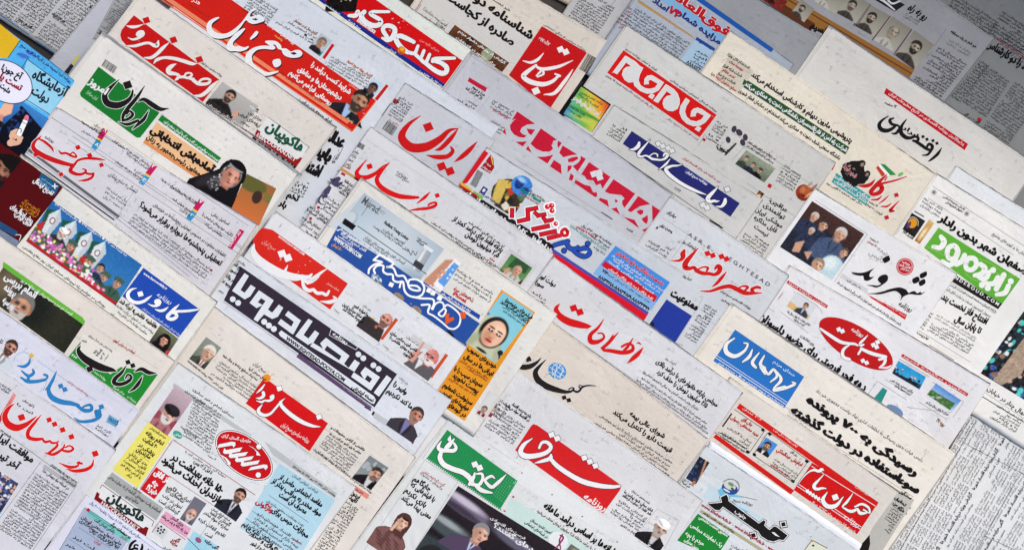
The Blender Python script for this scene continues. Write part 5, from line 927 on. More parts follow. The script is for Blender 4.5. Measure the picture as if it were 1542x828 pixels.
T('Radiant Young Lotion', 762, 505, 900, 605, 7, (60, 64, 72), .05, 'lettering'); TL_(['لوسیون رادیانت|755,545,880,628', 'تقلیلی شفافیت و روشن‌کننده پوست|700,525,905,672', 'آبرسانی قوی برای پوست‌های خشک|650,590,880,745', 'با تایید وزارت بهداشت|640,600,780,700'], 6, (60, 64, 72), .02, 'lettering'); TL_(['تخصصی پوست|955,590,1012,632', 'فروشگاه|950,608,990,638'], 5, K, .02, 'lettering'); S((90, 94, 100), '905,660,4 920,690,4 930,665,4 945,690,4 955,670,4', name='signature')
F('1000,628 1050,662 920,760', lambda c: c.bg((190, 198, 204), (150, 160, 170), 0).p([0, 0, 60, 0, 60, 12, 0, 12], (226, 230, 234)).e(12, 60, 5, 60, (226, 230, 234), .9).p([0, 66, 60, 66, 60, 90, 0, 90], (60, 60, 66)).n(5, 2), l=4); U()
M((40, 84, 166), '500,515 1325,1090 1230,1225 430,640', 'masthead')
TL_(['نشانه‌های سلامتی خاتون آشنای همراه|512,545,668,652', 'آقایان شیرین‌تر از همیشه|510,570,655,672', 'با قیمت مناسب|495,580,580,640'], 5.5, WH, .02, 'lettering'); T('WWW.7SOBH.COM', 468, 600, 625, 710, 9, WH, .04, 'lettering'); T('۵۰۰ تومان', 460, 630, 515, 668, 7, (240, 170, 70), .03, 'lettering')
Z('b2')
Zr(545, 375, 715, 466, 1542, 825)
S((244, 246, 248), '160,150,28 245,80,28 300,108,28 428,190,28 368,246,28 335,240,28 430,262,28 480,360,28 570,368,28 620,450,28 655,535,28 740,566,28 796,555,28 750,505,28 640,495,28; 160,150,28 275,180,28 170,212,28 102,270,28 90,330,28; 180,330,28 163,280,28 210,226,28 292,230,28 290,300,28 340,340,28 418,350,28 430,422,28 490,450,28 560,448,28 582,565,28 640,632,28 740,657,28 822,620,28 852,530,28 810,452,28 740,414,28 652,420,28 630,465,28; 515,522,26 530,465,26 562,446,26; 700,650,28 800,672,28 960,682,28 985,740,28 955,815,28; 815,762,28 922,762,28 905,840,28', '400,485,66 915,565,66 972,602,66 1062,668,70', l=5, rot=35, name='lettering')
Zr(600, 410, 740, 510, 1137, 812)
S((244, 246, 248), '420,452,20 448,392,22 500,362,22 546,380,22 552,440,22 490,505,22 542,537,22 582,470,22 560,432,22 602,398,22 700,460,22 757,540,22 742,640,22 682,690,22 615,684,22; 385,400,22 362,490,22 430,532,22 520,600,22 615,684,20', l=5.1)
PL((240, 96, 40), '572,510 620,498 616,560 670,543 684,575 574,642; 750,490 820,484 822,560 765,571', l=6)
Z('b2')
F('690,-10 790,40 690,70', lambda c: c.e(40, 50, 46, 46, (150, 170, 190)).spots(0, 10, 90, 90, 12, 12, [(220, 226, 230), (90, 110, 140)]).n(14, 2), l=3); F('830,95 890,140 780,175', lambda c: c.e(50, 60, 44, 50, (206, 160, 130)).e(46, 30, 42, 26, (150, 130, 116)).n(8, 2), l=3); F('935,175 995,215 890,245', lambda c: c.e(50, 60, 44, 50, (206, 160, 130)).e(46, 30, 42, 26, (150, 130, 116)).n(8, 2), l=3); U()
S(K, '1115,345,4 1140,345,14 1165,375,12 1120,352,8', name='emblem')
Q((30, 74, 170), '1000,42 1322,248 1314,272 990,62', 'banner', 3, True); T('ارائه انواع خدمات گوشی‌های تلفن همراه', 1025, 78, 1260, 232, 5, WH, .03, 'lettering', 6); U()
def phone(c):
    c.bg((222, 222, 220)); c.p([16, 20, 36, 6, 30, 100, 0, 100], (196, 140, 116)); c.p([34, 4, 88, 8, 80, 96, 26, 90], (240, 240, 244)); c.p([38, 12, 84, 16, 77, 84, 31, 78], (96, 156, 226)); c.spots(42, 20, 76, 74, 24, 3.2, [(240, 240, 244), (60, 90, 190), (90, 190, 150), (230, 150, 90), (40, 50, 80)]); c.p([74, 60, 100, 50, 100, 100, 60, 100], (206, 150, 124)); c.e(30, 50, 8, 5, (216, 160, 134)); c.e(28, 66, 8, 5, (216, 160, 134)); c.n(6, 2)
F('1118,-130 1215,-60 990,50', phone, l=3.2)
TL_(['یک عدد تلفن همراه|1165,100,1278,172', 'iPhone6|1160,128,1235,178'], 8, (210, 40, 50), .04); B(1190, -30, 1400, 110, 1165, 40, 5); B(1180, 60, 1290, 135, 1150, 90, 6)
M((242, 160, 40), '1445,100 1640,232 1230,860 1045,735', 'advertisement')
Z('px')
def actress(c):
    c.bg((124, 196, 214), (150, 206, 220)); c.spots(0, 40, 16, 90, 10, 3, [(70, 130, 190), (90, 160, 210)]); c.t(.74, -17, 23)
    c.e(50, 66, 38, 46, (196, 200, 170), .1); c.p([18, 66, 80, 66, 96, 100, 4, 100], (196, 200, 172)); c.e(58, 52, 30, 36, (34, 28, 30));
    c.e(60, 54, 24, 31, (236, 190, 160)); c.e(52, 64, 13, 20, (206, 150, 122), .9); c.e(66, 42, 14, 9, (246, 208, 180), .9)
    for d in (-1, 1): c.e(60 + d * 10, 51, 6, 2.6, (40, 26, 26), .5); c.e(60 + d * 10, 44, 7, 1.6, (70, 44, 36), .6); c.e(60 + d * 10, 50, 1.8, 1.8, (240, 236, 232), .6)
    c.e(60, 60, 4, 7, (220, 168, 140), .9); c.e(59, 65, 5, 2, (180, 116, 96), .8); c.e(59, 72, 8, 3.2, (176, 60, 62), .4); c.e(30, 88, 9, 20, (170, 176, 146), .8, 20); c.e(92, 88, 8, 18, (176, 182, 152), .8, -20); c.e(60, 98, 12, 3, (46, 38, 38), .6)
    c.e(96, 80, 6, 6, (40, 36, 40)); c.p([94, 84, 98, 84, 112, 100, 106, 100], (50, 46, 50)); c.n(4, 2)
F('757.5,440 803,471 701,516', actress); TL_(['فیلم‌های متوسط|760,452,800,481', 'بازی‌های شگفت‌انگیز|754,455,796,485'], 8, K, .045, 'headline', 5); TL_(['مجموعه شبکه خانگی|757,462,794,488', 'روز سوم جشنواره فجر|757,468,790,491'], 5, K, .02, 'small_type', 5)
TL_(['خودروهای محبوب|703,526,746,555', 'ایرانی‌ها در سال|698,538,741,566', 'همچنان سیب را با|683,556,726,584', 'پوست نخورید|681,566,719,592', 'سرنوشت نامعلوم|667,581,710,610', 'هواپیماهای تفریحی|662,590,705,619', 'در کوه‌های کرمان|655,598,700,628'], 9.5, K, .055, 'headline', 5); TL_(['حداقل حقوق و عیدی کارگران|692,543,735,571', 'مشخص شد|706,556,733,574', 'هشدار برای وزیر بهداشت|676,570,717,597'], 5, (130, 50, 20), .02, 'small_type', 5); R((200, 60, 30), .7, '700,552 716,564; 674,570 682,576; 660,588 670,594', l=4); U()
Z('b2'); Q((208, 208, 208), '1372,680 1442,722 1350,855 1290,820', 'picture_frame', into=True); F('1385,690 1425,715 1300,815', lambda c: c.bg((214, 214, 214)).bust(40, 95, 24, (150, 40, 44), (220, 220, 220)).head(46, 44, 26, (196, 150, 126), (90, 80, 76), (150, 140, 134)).n(6, 2)); U()

P('newspaper with rounded red masthead in white script and two men beside orange bars', (416, 319), (702, 522), 240, (225, 227, 232), D=(-.565, .825), sheets=2)
Z('b1')
for x, y in ((160, 515), (330, 640), (450, 716)): T('ر', x - 4, y + 8, x + 4, y + 12, 7, (90, 90, 100), .0, 'small_type')
Z('px')
M((226, 42, 32), '381,362 386,350 396,343 410,346 524,427 497,466 380,381')
Z('b1')
T('WWW.RESALAT-NEWS.COM', 148, 585, 298, 692, 4.5, WH, .03, 'small_type'); T('صبح ایران', 55, 615, 130, 665, 9, (246, 170, 160), .0, 'small_type', slant=.2)
S((236, 237, 240), '10,625,6 5,665,30 30,710,44 85,755,52 160,795,50 240,815,38 320,818,24 345,800,10; 432,770,4 400,790,14 350,830,26 320,850,20', '172,682,44 206,706,44')
Z('b2')
S((236, 237, 240), '205,-40,4 190,0,20 220,30,28 265,35,26 290,20,16; 405,-5,4 372,30,20 330,55,24 290,45,12; 290,45,14 300,85,22 325,105,22 355,100,18; 355,100,18 375,120,20 405,120,18; 405,120,18 430,130,18 445,108,12; 470,140,8 485,155,16 450,172,22 395,168,5')
T('شماره مسلسل', 430, 65, 500, 110, 5, (250, 200, 190), .0, 'small_type'); U()
TL_(['در سایه سنگین‌ترین|522,188,650,278', 'ماهواره فجر|585,195,668,256', 'تحریم‌ها ساخته شد|522,215,640,298'], 7, b=.05); T('وزیر دفاع:', 640, 195, 685, 225, 5, b=.01); T('صفحه ۱', 470, 215, 502, 240, 4, b=.01)
PT(775, 278, 42, 1.3, 3.0, 3.1, 1.0, lambda c, x, y, r: c.p([x - r * 3, y + r * 3, x - r * 2.9, y + r * 1.3, x - r * 2.2, y + r * .8, x - r * .6, y + r * .9, x + r * .6, y + r * 1.2, x + r, y + r * 3], (58, 52, 54)).p([x - r * 2.2, y + r * .8, x - r * 1.2, y + r * .85, x - r * 1.3, y + r * 1.0, x - r * 2.1, y + r * .98], (190, 150, 60)).head(x, y, r, (214, 150, 130), (70, 54, 50), (130, 96, 86), bald=True, turn=-.15).e(x - r * .6, y + r * 1.5, r * .2, r * .25, (206, 100, 90)).n(6, 2)); Q((214, 84, 44), '830,264 846,275 756,392 740,384', 'colour_block')
TL_(['قاضی قریب سلامی ساری|800,352,950,462', 'پرونده مهدی هاشمی را|795,378,935,488', 'نخورد|872,470,918,502'], 7, b=.05); T('دکتر احمد توکلی:', 890, 375, 965, 430, 5, b=.01)
def elder(c, x, y, r):
    c.p([x - r * 3.6, y - r * 1.0, x + r * .2, y - r * 1.0, x + r * .2, y - r * .4, x - r * 3.6, y - r * .4], (212, 208, 206)); c.p([x - r * 2.6, y + r * 3, x - r * 1.7, y + r * 1.0, x + r * .2, y + r * .8, x + r * 1.3, y + r * 1.0, x + r * 1.4, y + r * 3], (96, 92, 96)); c.p([x - r * 1.2, y + r * 1.0, x - r * .2, y + r * .9, x - r * .9, y + r * 2.4], (226, 226, 228))
    c.head(x, y, r, (214, 130, 120), (216, 190, 184), (230, 224, 222), bald=True, turn=-.25, glasses=True); c.e(x + r * .75, y + r * .2, r * .2, r * .3, (220, 110, 110))
    c.p([x - r * 2.3, y + r * 1.9, x - r * 2.2, y + r * .4, x - r * 1.75, y - r * .1, x - r * 1.3, y + r * .5, x - r * 1.5, y + r * 1.9], (214, 156, 140)); c.p([x - r * 2.0, y + r * .2, x - r * 1.95, y - r * 1.0, x - r * 1.7, y - r * 1.0, x - r * 1.6, y + r * .2], (214, 156, 140)); c.e(x - r * 1.4, y + r * .4, r * .14, r * .4, (190, 126, 112), .5, 20); c.n(6, 2)
PT(1040, 492, 48, 1.3, 2.6, 3.4, 1.3, elder); Q((214, 84, 44), '1120,470 1136,481 1042,612 1026,601', 'colour_block'); T('صفحه ۲', 755, 425, 790, 448, 4, b=.01)

P('newspaper with square white block letters on a long dark purple masthead', (345, 372), (679, 602), 250, (218, 223, 232), D=(-.56, .83), sheets=2)
Z('a2'); TL_(['منع قانونی|1335,-55,1400,-12', 'حضور|1332,-12,1380,20', 'در والکا|1300,20,1358,60', 'وجود ندارد|1270,42,1332,88'], 7.5, b=.045); TL_(['دیدگاه ما برای شما|1358,-75,1420,-35', 'مهر|1268,105,1295,125'], 4.5)
Z('px')
M((52, 42, 58), '362,401 598,563 564,613 337,452', 'masthead'); R((150, 144, 160), .8, '336,454 562,615', l=1); Q((92, 68, 104), '450,532 560,612 557,617 446,537', 'colour_block', 1)
_w, _d, _k = (222, 228, 236), (52, 42, 58), (24, 18, 28)
Zr(330, 395, 450, 485, 1083, 812)
PL(_w, '345,145 405,185 290,375 345,412 430,305 497,345 420,465 345,502 175,385; 540,378 742,515 665,640 720,682 810,572 872,615 800,737 720,768 610,705 520,807 468,772 590,580 510,622 413,550', out=(_k, .7)); PL(_d, '570,485 630,525 590,578 525,540', 'lettering_outline', 5.5); S(_w, '', '185,500,80 258,550,80', rnd=True, out=(_k, .6))
Z('k8'); S(_w, '860,240,60 985,335,62 925,445,64 775,335,58', sharp=True, out=(_k, .7)); S(_w, '', '600,342,70 655,385,70 712,425,70', rnd=True, out=(_k, .6))
Zr(440, 470, 600, 556, 1540, 828)
PL(_w, '235,95 297,130 165,330 235,380 330,262 392,305 310,437 230,472 43,345; 490,368 832,630 752,745 817,805 905,685 982,735 900,862 258,490 300,440 450,530 405,450', out=(_k, .7)); PL(_d, '505,485 715,635 680,695 465,545', 'lettering_outline', 5.5)
Zr(530, 510, 610, 615, 619, 812)
PL(_w, '155,325 327,445 220,602 -10,440 20,388 140,467 98,395; 405,422 462,465 315,672 253,625', out=(_k, .7)); PL(_d, '180,422 237,465 205,509 148,470', 'lettering_outline', 5.5); S(_w, '', '75,180,68 132,225,68 250,307,68 310,350,68', rnd=True, out=(_k, .6))
Z('b2')
Q((222, 228, 236), '168,336 705,718 716,738 706,762 690,758 160,368 152,352', 'address_strip', 3, True); T('WWW.EGHTESAD-POOYA.COM', 192, 388, 530, 634, 8, K, .035, 'lettering', 6); T('نسخه اینترنتی', 575, 668, 698, 752, 8, K, .05, 'lettering', 6); U(); N.cur = N.root
R((222, 228, 236), .8, '458,328 612,432; 612,432 600,448; 600,448 446,364; 446,364 458,328', l=4); T('روزنامه', 462, 362, 548, 418, 8, WH, .03, 'lettering', 6); E((222, 228, 236), 617, 393, 8, 8, 0, 'emblem', 5, n=14)
TL_(['وایبر را|815,650,890,708', 'ما کند نکردیم|778,692,922,792'], 10, b=.055); T('وزیر ارتباطات', 850, 612, 900, 650, 4.5, b=.0)
Z('b3')
Q((190, 193, 200), '700,25 725,35 940,175 925,205 700,60', 'colour_block', .8); Q((80, 60, 92), '655,-12 690,12 685,22 648,0', 'colour_block'); Q((40, 20, 24), '700,22 712,28 700,48 690,42', 'colour_block'); Q((180, 30, 60), '932,192 940,198 930,214 922,208', 'colour_block')
PT(950, 48, 46, 1.3, 3.1, 2.5, 1.6, lambda c, x, y, r: c.bust(x - r * .4, y + r * 2.1, r, (60, 56, 66), (120, 120, 170)).head(x, y, r, (190, 130, 110), (60, 54, 54), (150, 120, 108)))

P('newspaper with a red box of white script below a small orange sun', (322, 461), (624, 688), 250, (226, 220, 214), D=(-.57, .82), sheets=2, spread=3)
Z('a2')
F('1195,375 1282,438 1097,500', lambda c: c.bg((140, 146, 136), (110, 116, 104)).bust(46, 92, 24, (70, 74, 66), (226, 226, 220), (170, 30, 34)).head(46, 42, 26, (206, 164, 140), (222, 220, 214), None, bald=False).n(10, 2)); R((60, 60, 60), .6, '1195,375 1282,438')
TL_(['سه لینک صنایع: بدنه‌ها و جنگ همه|1290,485,1490,628', 'نسل مردان آریا|1440,560,1540,628'], 5.5, b=.04); B(1280, 505, 1500, 660, 1220, 590, 4.6); T('تلفن تماس ۳۳۲۲ روزنامه www.nasle.net', 1085, 515, 1290, 680, 4.5)
Z('b2'); T('صبح ایران', 5, 530, 75, 585, 8, b=.0, slant=.2)
E((244, 150, 40), 84, 612, 22, 22, 0, 'sun_emblem', 2, True); R((246, 180, 90), .8, '84,612 60,572; 84,612 96,568; 84,612 128,588; 84,612 130,622; 84,612 44,600', l=1.5); U()
Z('px')
M((224, 20, 26), '398,568 494,637 466,679 370,607')

Zr(365, 560, 505, 635, 1542, 826)
S((240, 240, 242), '372,198,12 310,280,38 230,352,8; 345,338,54 352,388,54 300,430,42 222,430,10; 475,412,50 508,390,46 502,438,42 440,475,42 370,470,30 320,495,38 232,474,10; 332,534,10 268,620,52 285,682,62 370,715,52 460,690,42 540,610,36 640,490,30 706,434,8; 632,500,50 655,565,62 760,670,70 880,760,72 1010,835,66 1160,890,50 1290,905,12', '615,272,88 1272,742,88', out=(K, .7))
Z('b3'); T('روزنامه سراسری صبح ایران', 165, 105, 325, 206, 9, WH, .01, 'small_type', slant=.15); U()
TL_(['مجلس به وزیر کشور هم کارت زرد داد|445,155,628,272', 'هاشمی از آزادی مطبوعات و|455,120,650,255'], 5.5, b=.04); B(440, 155, 620, 285, 365, 255, 4.6); T('روزنامه سراسری صبح ایران شماره پانصد و پنجاه شنبه ۱۸ بهمن ماه سال یک', 352, 245, 690, 500, 5, b=.02)
F('680,278 790,350 578,408', lambda c: c.bg((120, 130, 134), (150, 156, 158)).spots(0, 0, 110, 50, 14, 8, [(90, 100, 104), (170, 176, 178)]).bust(62, 92, 28, (30, 28, 32), (206, 210, 214)).head(66, 44, 22, (200, 150, 126), (60, 50, 46), (120, 100, 92)).e(44, 50, 8, 10, (206, 156, 132)).n(8, 2))
Q((238, 148, 132), '598,452 680,508 664,532 588,478', 'colour_block', into=True); T('سخن روز', 600, 476, 640, 502, 5, K, .03, 'lettering'); U(); TL_(['فریدون|572,500,618,532', 'تایید|560,525,602,555'], 9, b=.06); B(540, 530, 620, 585, 345, 850, 4.6, ragged=.35)

P('newspaper with a red oval emblem, yellow notice box and light blue headline panel', (269, 546), (535, 733), 330, (223, 227, 231), D=(-.585, .81), sheets=2, spread=3)
Z('a2'); Q((188, 192, 194), '1010,640 1150,742 1140,762 1000,660', 'banner'); T('امام خمینی روزنامه شماره', 1070, 690, 1185, 770, 5, b=.03)
Z('a3'); Q((188, 192, 194), '1150,-48 1460,160 1450,185 1140,-28', 'banner', 1.2); Z('b3'); Q((188, 192, 194), '70,195 492,498 476,526 120,275', 'banner'); T('چهارشنبه ۲ آبان ۱۳۹۴ / ۲۳ صفر ۱۴۳۷ / 25 June 2014', 232, 345, 480, 518, 5, b=.025)
Z('px')
F('264,580 291,600 225,636', lambda c: c.bg((196, 176, 186), (150, 110, 124)).p([0, 100, 0, 66, 60, 60, 70, 100], (150, 70, 84)).bust(44, 100, 24, (176, 110, 120)).head(50, 48, 26, (214, 170, 150), (120, 116, 116), (216, 212, 212), turban=(34, 30, 34)).n(6, 2)); B(294, 594, 334, 622, 275, 655, 4.6); T('صدای امام رهبر ساری', 290, 587, 352, 630, 5, b=.02)
Z('a3')
E((60, 170, 150), 1030, 158, 30, 20, 35, 'round_seal', 2, True); T('سخن', 1012, 158, 1050, 172, 6, WH, .02, 'lettering', 5); U(); B(1065, 95, 1160, 160, 1040, 120, 5)
Z('px'); E((236, 238, 240), 367.5, 685, 52, 29.8, 38, 'oval_masthead', 2, True); E(K, 367.5, 685, 50.6, 28.4, 38, 'oval_ring', 2.6); E((236, 238, 240), 367.5, 685, 49.6, 27.4, 38, 'oval_ring', 3.2); E((212, 18, 28), 367.5, 685, 48, 26, 38, 'oval_field', 3.8)
_o = ((90, 8, 14), .5); Zr(315, 640, 425, 699, 1542, 827); PL((240, 240, 242), '210,400 480,343 550,358 557,420 515,467 490,425 440,430 168,477', l=6, out=_o)
Zr(320, 670, 420, 728, 1400, 812); PL((240, 240, 242), '250,58 285,100 632,40 575,132 400,162 420,185 747,138 692,217 530,245 545,275 872,225 822,302 650,335 670,365 997,313 952,392 640,447 593,420 610,352 505,352 473,320 495,262 375,267 338,235 360,178 260,182 218,150; 810,460 1080,403 1150,410 1167,460 1120,524 1085,475 748,532; 740,-10 860,50 960,140 1017,222 922,207 930,150 880,80; 125,195 200,210 300,270 377,360 377,417 288,402 322,370 260,280', l=6, out=_o)
S((240, 240, 242), '', '980,28,112 965,625,112', rnd=True, l=6, out=_o); Z('a3'); T('مازندران، گلستان، گیلان', 1285, 170, 1452, 205, 6.5, WH, .03, 'lettering', 6); U()
E((226, 228, 232), 1225, 293, 30, 14, 35, 'emblem', 2); T('۱۲ صفحه', 1202, 282, 1250, 310, 5, b=.02)
Q((246, 236, 116), '865,80 996,176 798,466 650,360', 'notice', into=True); TL_(['اعلام روزانه|842,152,942,222', '۴۰ شکایت|825,188,905,240', 'پزشکی در|802,220,892,282', 'مازندران|788,248,868,300'], 8.5, b=.045); TL_(['مدیر کل پزشکی|748,268,850,340', 'قانونی گلستان از|735,290,842,365', 'افزایش مسمومیت|715,310,830,392', 'با قرص برنج خبر|700,330,812,415', 'داد|730,392,760,412'], 7, b=.02); T('سیزدهم برگزیده پزشکی', 868, 120, 960, 182, 5); R((120, 110, 60), .5, '770,250 865,315'); U()
R((170, 30, 40), .9, '1002,186 1480,508; 1000,192 812,470'); R((150, 40, 50), .6, '980,395 1330,630')
T('تا قبل از ۲۲ بهمن؛', 1118, 318, 1225, 388, 7, b=.04); TL_(['۱۵۰ خانه بهداشت در|992,296,1282,500', 'مازندران احداث می‌شود|935,312,1282,566'], 15, b=.06); B(1075, 245, 1310, 395, 1070, 262, 4.6)
PT(1390, 512, 40, 1.3, 3.4, 2.2, 1.7, lambda c, x, y, r: c.bust(x, y + r * 2.1, r, (38, 40, 52), (226, 228, 232), (50, 60, 90)).head(x, y, r, (196, 146, 122), (30, 28, 30), (90, 76, 70)))
Q((212, 22, 34), '905,345 990,405 895,532 813,474', 'notice', into=True); TL_(['از اتاق|890,385,968,436', 'چه|878,440,910,462', 'خبر؟!|845,470,905,510'], 12, WH, .06, 'lettering'); U()
TL_(['اجرای طرح الگویی|968,460,1098,555', 'سالمسازی دریا|958,478,1060,555', 'تحولی در جذب|940,512,1050,590', 'گردشگران است|918,542,1030,622'], 8.5, b=.03); F('1128,515 1197,556 1042,645', lambda c: c.bg((110, 110, 124)).bust(44, 98, 26, (100, 100, 116), (190, 190, 206), (180, 90, 110)).head(46, 44, 32, (216, 160, 138), (170, 164, 160), (206, 200, 196), bald=True, glasses=True).n(5, 2))
TL_(['گلستان ۸۴ شهید|1215,610,1330,690', 'مبارزه با مواد مخدر|1180,612,1320,715', 'تقدیم انقلاب کرده|1148,650,1300,755', 'است|1185,735,1225,760'], 8, b=.03); T('فرمانده انتظامی استان:', 1225, 590, 1330, 660, 5); R((130, 134, 140), .5, '1290,560 1130,790; 1195,560 1185,575')
Q((168, 171, 171), '650,375 950,585 905,655 600,440', 'colour_block', into=True); TL_(['سه جانبه|770,470,815,500', 'استاندار وقت: حوزه‌های گذشته از بلا حمایت ماهی|625,405,925,612', 'مذاکره کردیم|728,520,800,560'], 7, b=.02); U()
Q((226, 229, 231), '592,448 892,660 845,755 545,530', 'advertisement', into=True); R((100, 20, 30), .9, '592,448 892,660; 892,660 880,690; 592,448 580,470', l=2); Q((128, 12, 22), '562,488 578,500 572,520 830,700 845,690 862,698 845,750 545,530', 'colour_block', 2)
T('HACOUPIAN.NET', 582, 557, 800, 714, 8, WH, .014, 'lettering', 5); T('هاکوپیان', 618, 528, 830, 672, 20, (26, 50, 48), .05, 'lettering', 5); U()
Q((240, 172, 206), '962,600 1108,702 1080,755 922,655', 'notice', into=True); TL_(['ورزش گلستان|990,640,1060,688', 'مرد راه خانه و پدر می‌ماند|935,632,1085,735'], 7, b=.03); U()
R((170, 40, 50), .8, '925,660 1075,765; 925,660 880,725'); Q((206, 210, 214), '905,668 975,715 945,765 880,718', 'emblem_panel', into=True); S(K, '', '935,690,12 918,700,12 915,715,12 928,728,12 945,722,12 952,708,12 934,709,12', rnd=True); U(); TL_(['آگهی|1000,765,1035,785', 'مزایده|985,780,1025,808'], 8, (170, 30, 40), .05); B(960, 795, 1040, 850, 940, 815, 6)
Q((172, 224, 244), '1122,715 1262,802 1225,870 1055,840', 'notice', into=True); E((150, 90, 120), 1150, 768, 20, 14, 40, 'emblem', 2); T('آگهی مزایده', 1185, 775, 1260, 825, 7, b=.04); R(K, .8, '1085,755 1160,830', l=3); U()
Z('b3')
Q((186, 224, 242), '158,325 482,535 270,870 -70,700', 'panel', into=True)
T('فرماندهی انتظامی گلستان:', 230, 395, 375, 498, 6, b=.0); TL_(['مفاسد اجتماعی حاصل از|155,410,400,578', 'مواد مخدر به مراتب بدتر از|112,432,392,632', 'مصرف آن است|152,512,308,618', 'مجازات حبس برای|112,600,318,758'], 11, b=.055); T('واژگونی', 18, 552, 112, 610, 11, (196, 24, 50), .05); R((60, 70, 80), .6, '95,508 325,665; 0,600 150,700; -40,640 130,760')
B(85, 530, 300, 680, 78, 545, 5); B(40, 600, 290, 775, -20, 690, 6, (70, 60, 70)); TL_(['پزشکان علیه جرایم|-60,680,115,800', 'ناگواری و ضرورت|-40,715,145,845', 'خارج از شهر|-10,790,70,845'], 9, b=.045); T('رئیس پلیس', 240, 765, 285, 795, 6, (196, 24, 50), .03); U()

P('newspaper sheet with a grey blue list box under a turquoise strip, lower left foot', (131, 743), (470, 985), 200, (222, 225, 244), D=(-.585, .81), sheets=1)
Z('a3')
T('سال سی‌ام / شماره ۶۲۲ / ۸ صفحه / یکشنبه / ۴۰۰۰ ریال', 520, 555, 810, 760, 6, (40, 50, 150), .015)
Q((168, 182, 208), '496,580 755,752 640,930 330,850', 'panel', into=True); Q((124, 208, 202), '512,585 760,755 742,785 508,625', 'colour_block', 2); R((60, 70, 90), .6, '490,580 760,755; 512,605 660,705; 490,580 330,850', l=3); E((206, 20, 36), 512, 594, 13, 13, 0, 'emblem', 4, n=4); T('در صفحات دیگر', 640, 680, 752, 762, 7, b=.05)
TL_(['پاشاس ارسلان گفت|545,655,660,730', 'ملی: تحول صنعتی استان|470,640,700,800', 'بزرگ‌ترین واحد سرمایه‌گذاری|460,660,690,815', '۹۰۰ هزار میلیارد ریال|520,715,680,828'], 7, b=.03); TL_(['ایران:|545,775,580,800', 'سرما و رفتن|700,750,735,772'], 6, (190, 30, 50), .03); B(440, 720, 640, 850, 420, 760, 7, em=7); B(395, 770, 560, 870, 360, 830, 7, em=7); R((90, 100, 130), .5, '455,695 640,815; 400,760 560,870'); U()
R((130, 130, 150), .6, '760,765 700,860; 790,740 910,830'); T('(ع)', 742, 805, 815, 850, 20, b=.05); B(870, 795, 960, 860, 850, 830, 6)

P('newspaper with white script cut into a leaning red masthead and a gesturing bearded man', (216, -12), (503, 192), 250, (222, 216, 210), D=(-.6, .8), sheets=2, spread=4)
Z('a0')
Z('px'); M((204, 18, 20), '201.7,23.5 330.7,120.8 305.4,154 291,143 247,111 190,68.5 183,60.8 181,53 183.2,45.4 188.2,39.3'); _w = (228, 225, 224); _o = ((120, 8, 12), .35)
Zr(170, 20, 340, 111, 1542, 825)
S(_w, '180,172,4 250,190,38 330,185,34 415,155,6; 345,320,26 325,290,26 360,255,30 410,255,30 415,295,36 350,342,34 270,362,28 203,335,6; 185,450,14 300,450,38 430,415,36 500,412,36 560,442,48 605,438,60 622,378,16; 767,404,8 680,480,46 600,560,46 520,610,42 425,610,14; 555,692,8 600,640,42 700,610,38 830,620,46 960,655,50 1080,692,46 1147,690,8', out=_o); E(_w, 370, 288, 40, 34, 0, 'lettering', 5.5)
S((204, 18, 20), '', '458,100,92 828,368,92 1182,635,92', out=((222, 216, 210), 1.0))
Zr(240, 90, 340, 180, 902, 812)
S(_w, '226,60,12 165,92,52 120,140,64 140,182,62 220,196,42 268,225,42 240,262,38 208,286,8; 268,242,30 330,236,38 390,250,34 442,212,28 420,184,24 362,190,26 342,228,26; 400,256,30 462,268,42; 460,280,46 520,325,48 590,336,42 660,324,38 690,285,36 650,262,30 580,270,32 540,302,30; 804,282,8 720,360,52 640,440,52 560,490,46 462,490,12', out=_o); U()
Z('a0')
T('روزنامه سراسری صبح ایران', 1165, 365, 1285, 448, 4.5)
F('1290,475 1500,618 1190,600', lambda c: c.bg((182, 180, 176), (160, 158, 156)).bust(50, 78, 22, (34, 30, 32)).head(54, 30, 22, (186, 144, 122), (40, 36, 36), (60, 52, 50)).p([100, 88, 104, 60, 116, 50, 122, 70, 114, 92], (206, 160, 138)).p([0, 78, 110, 84, 110, 96, 0, 92], (40, 38, 40)).n(6, 2))
Q((44, 38, 40), '1440,595 1502,636 1492,656 1430,616', 'colour_block'); T('در صفحه', 1445, 618, 1492, 650, 5, WH, .03); TL_(['مردی بین|1440,655,1512,706', 'تیغه‌های قیچی|1382,660,1502,742'], 8.5, b=.02); T('سعید تهرانی', 1395, 705, 1445, 740, 4.5)
R((60, 50, 50), 2.4, '1195,606 1540,832'); T('با همه عشق ستاره‌های رنگین خوزستان', 1200, 608, 1540, 830, 5, (220, 215, 210), .02)
Z('b1')
Q((226, 226, 224), '90,-110 328,64 240,192 -5,20', 'advertisement', into=True); R((90, 90, 90), .7, '90,-110 328,64; 328,64 305,98', l=2); Q((160, 20, 26), '28,-38 48,-25 42,-8 262,135 280,122 290,130 256,178 8,2', 'colour_block', 2); Q((30, 28, 28), '5,2 256,178 240,198 -10,22', 'colour_block', 2)
T('HACOUPIAN.NET', 22, -2, 245, 150, 8, WH, .014, 'lettering', 5); T('هاکوپیان', 76, -45, 285, 100, 22, (20, 84, 66), .05, 'lettering', 5); T('نمایندگی‌های فعال در شهرها', 20, 30, 235, 182, 4.5, (210, 210, 206), .02, 'lettering', 5); U()

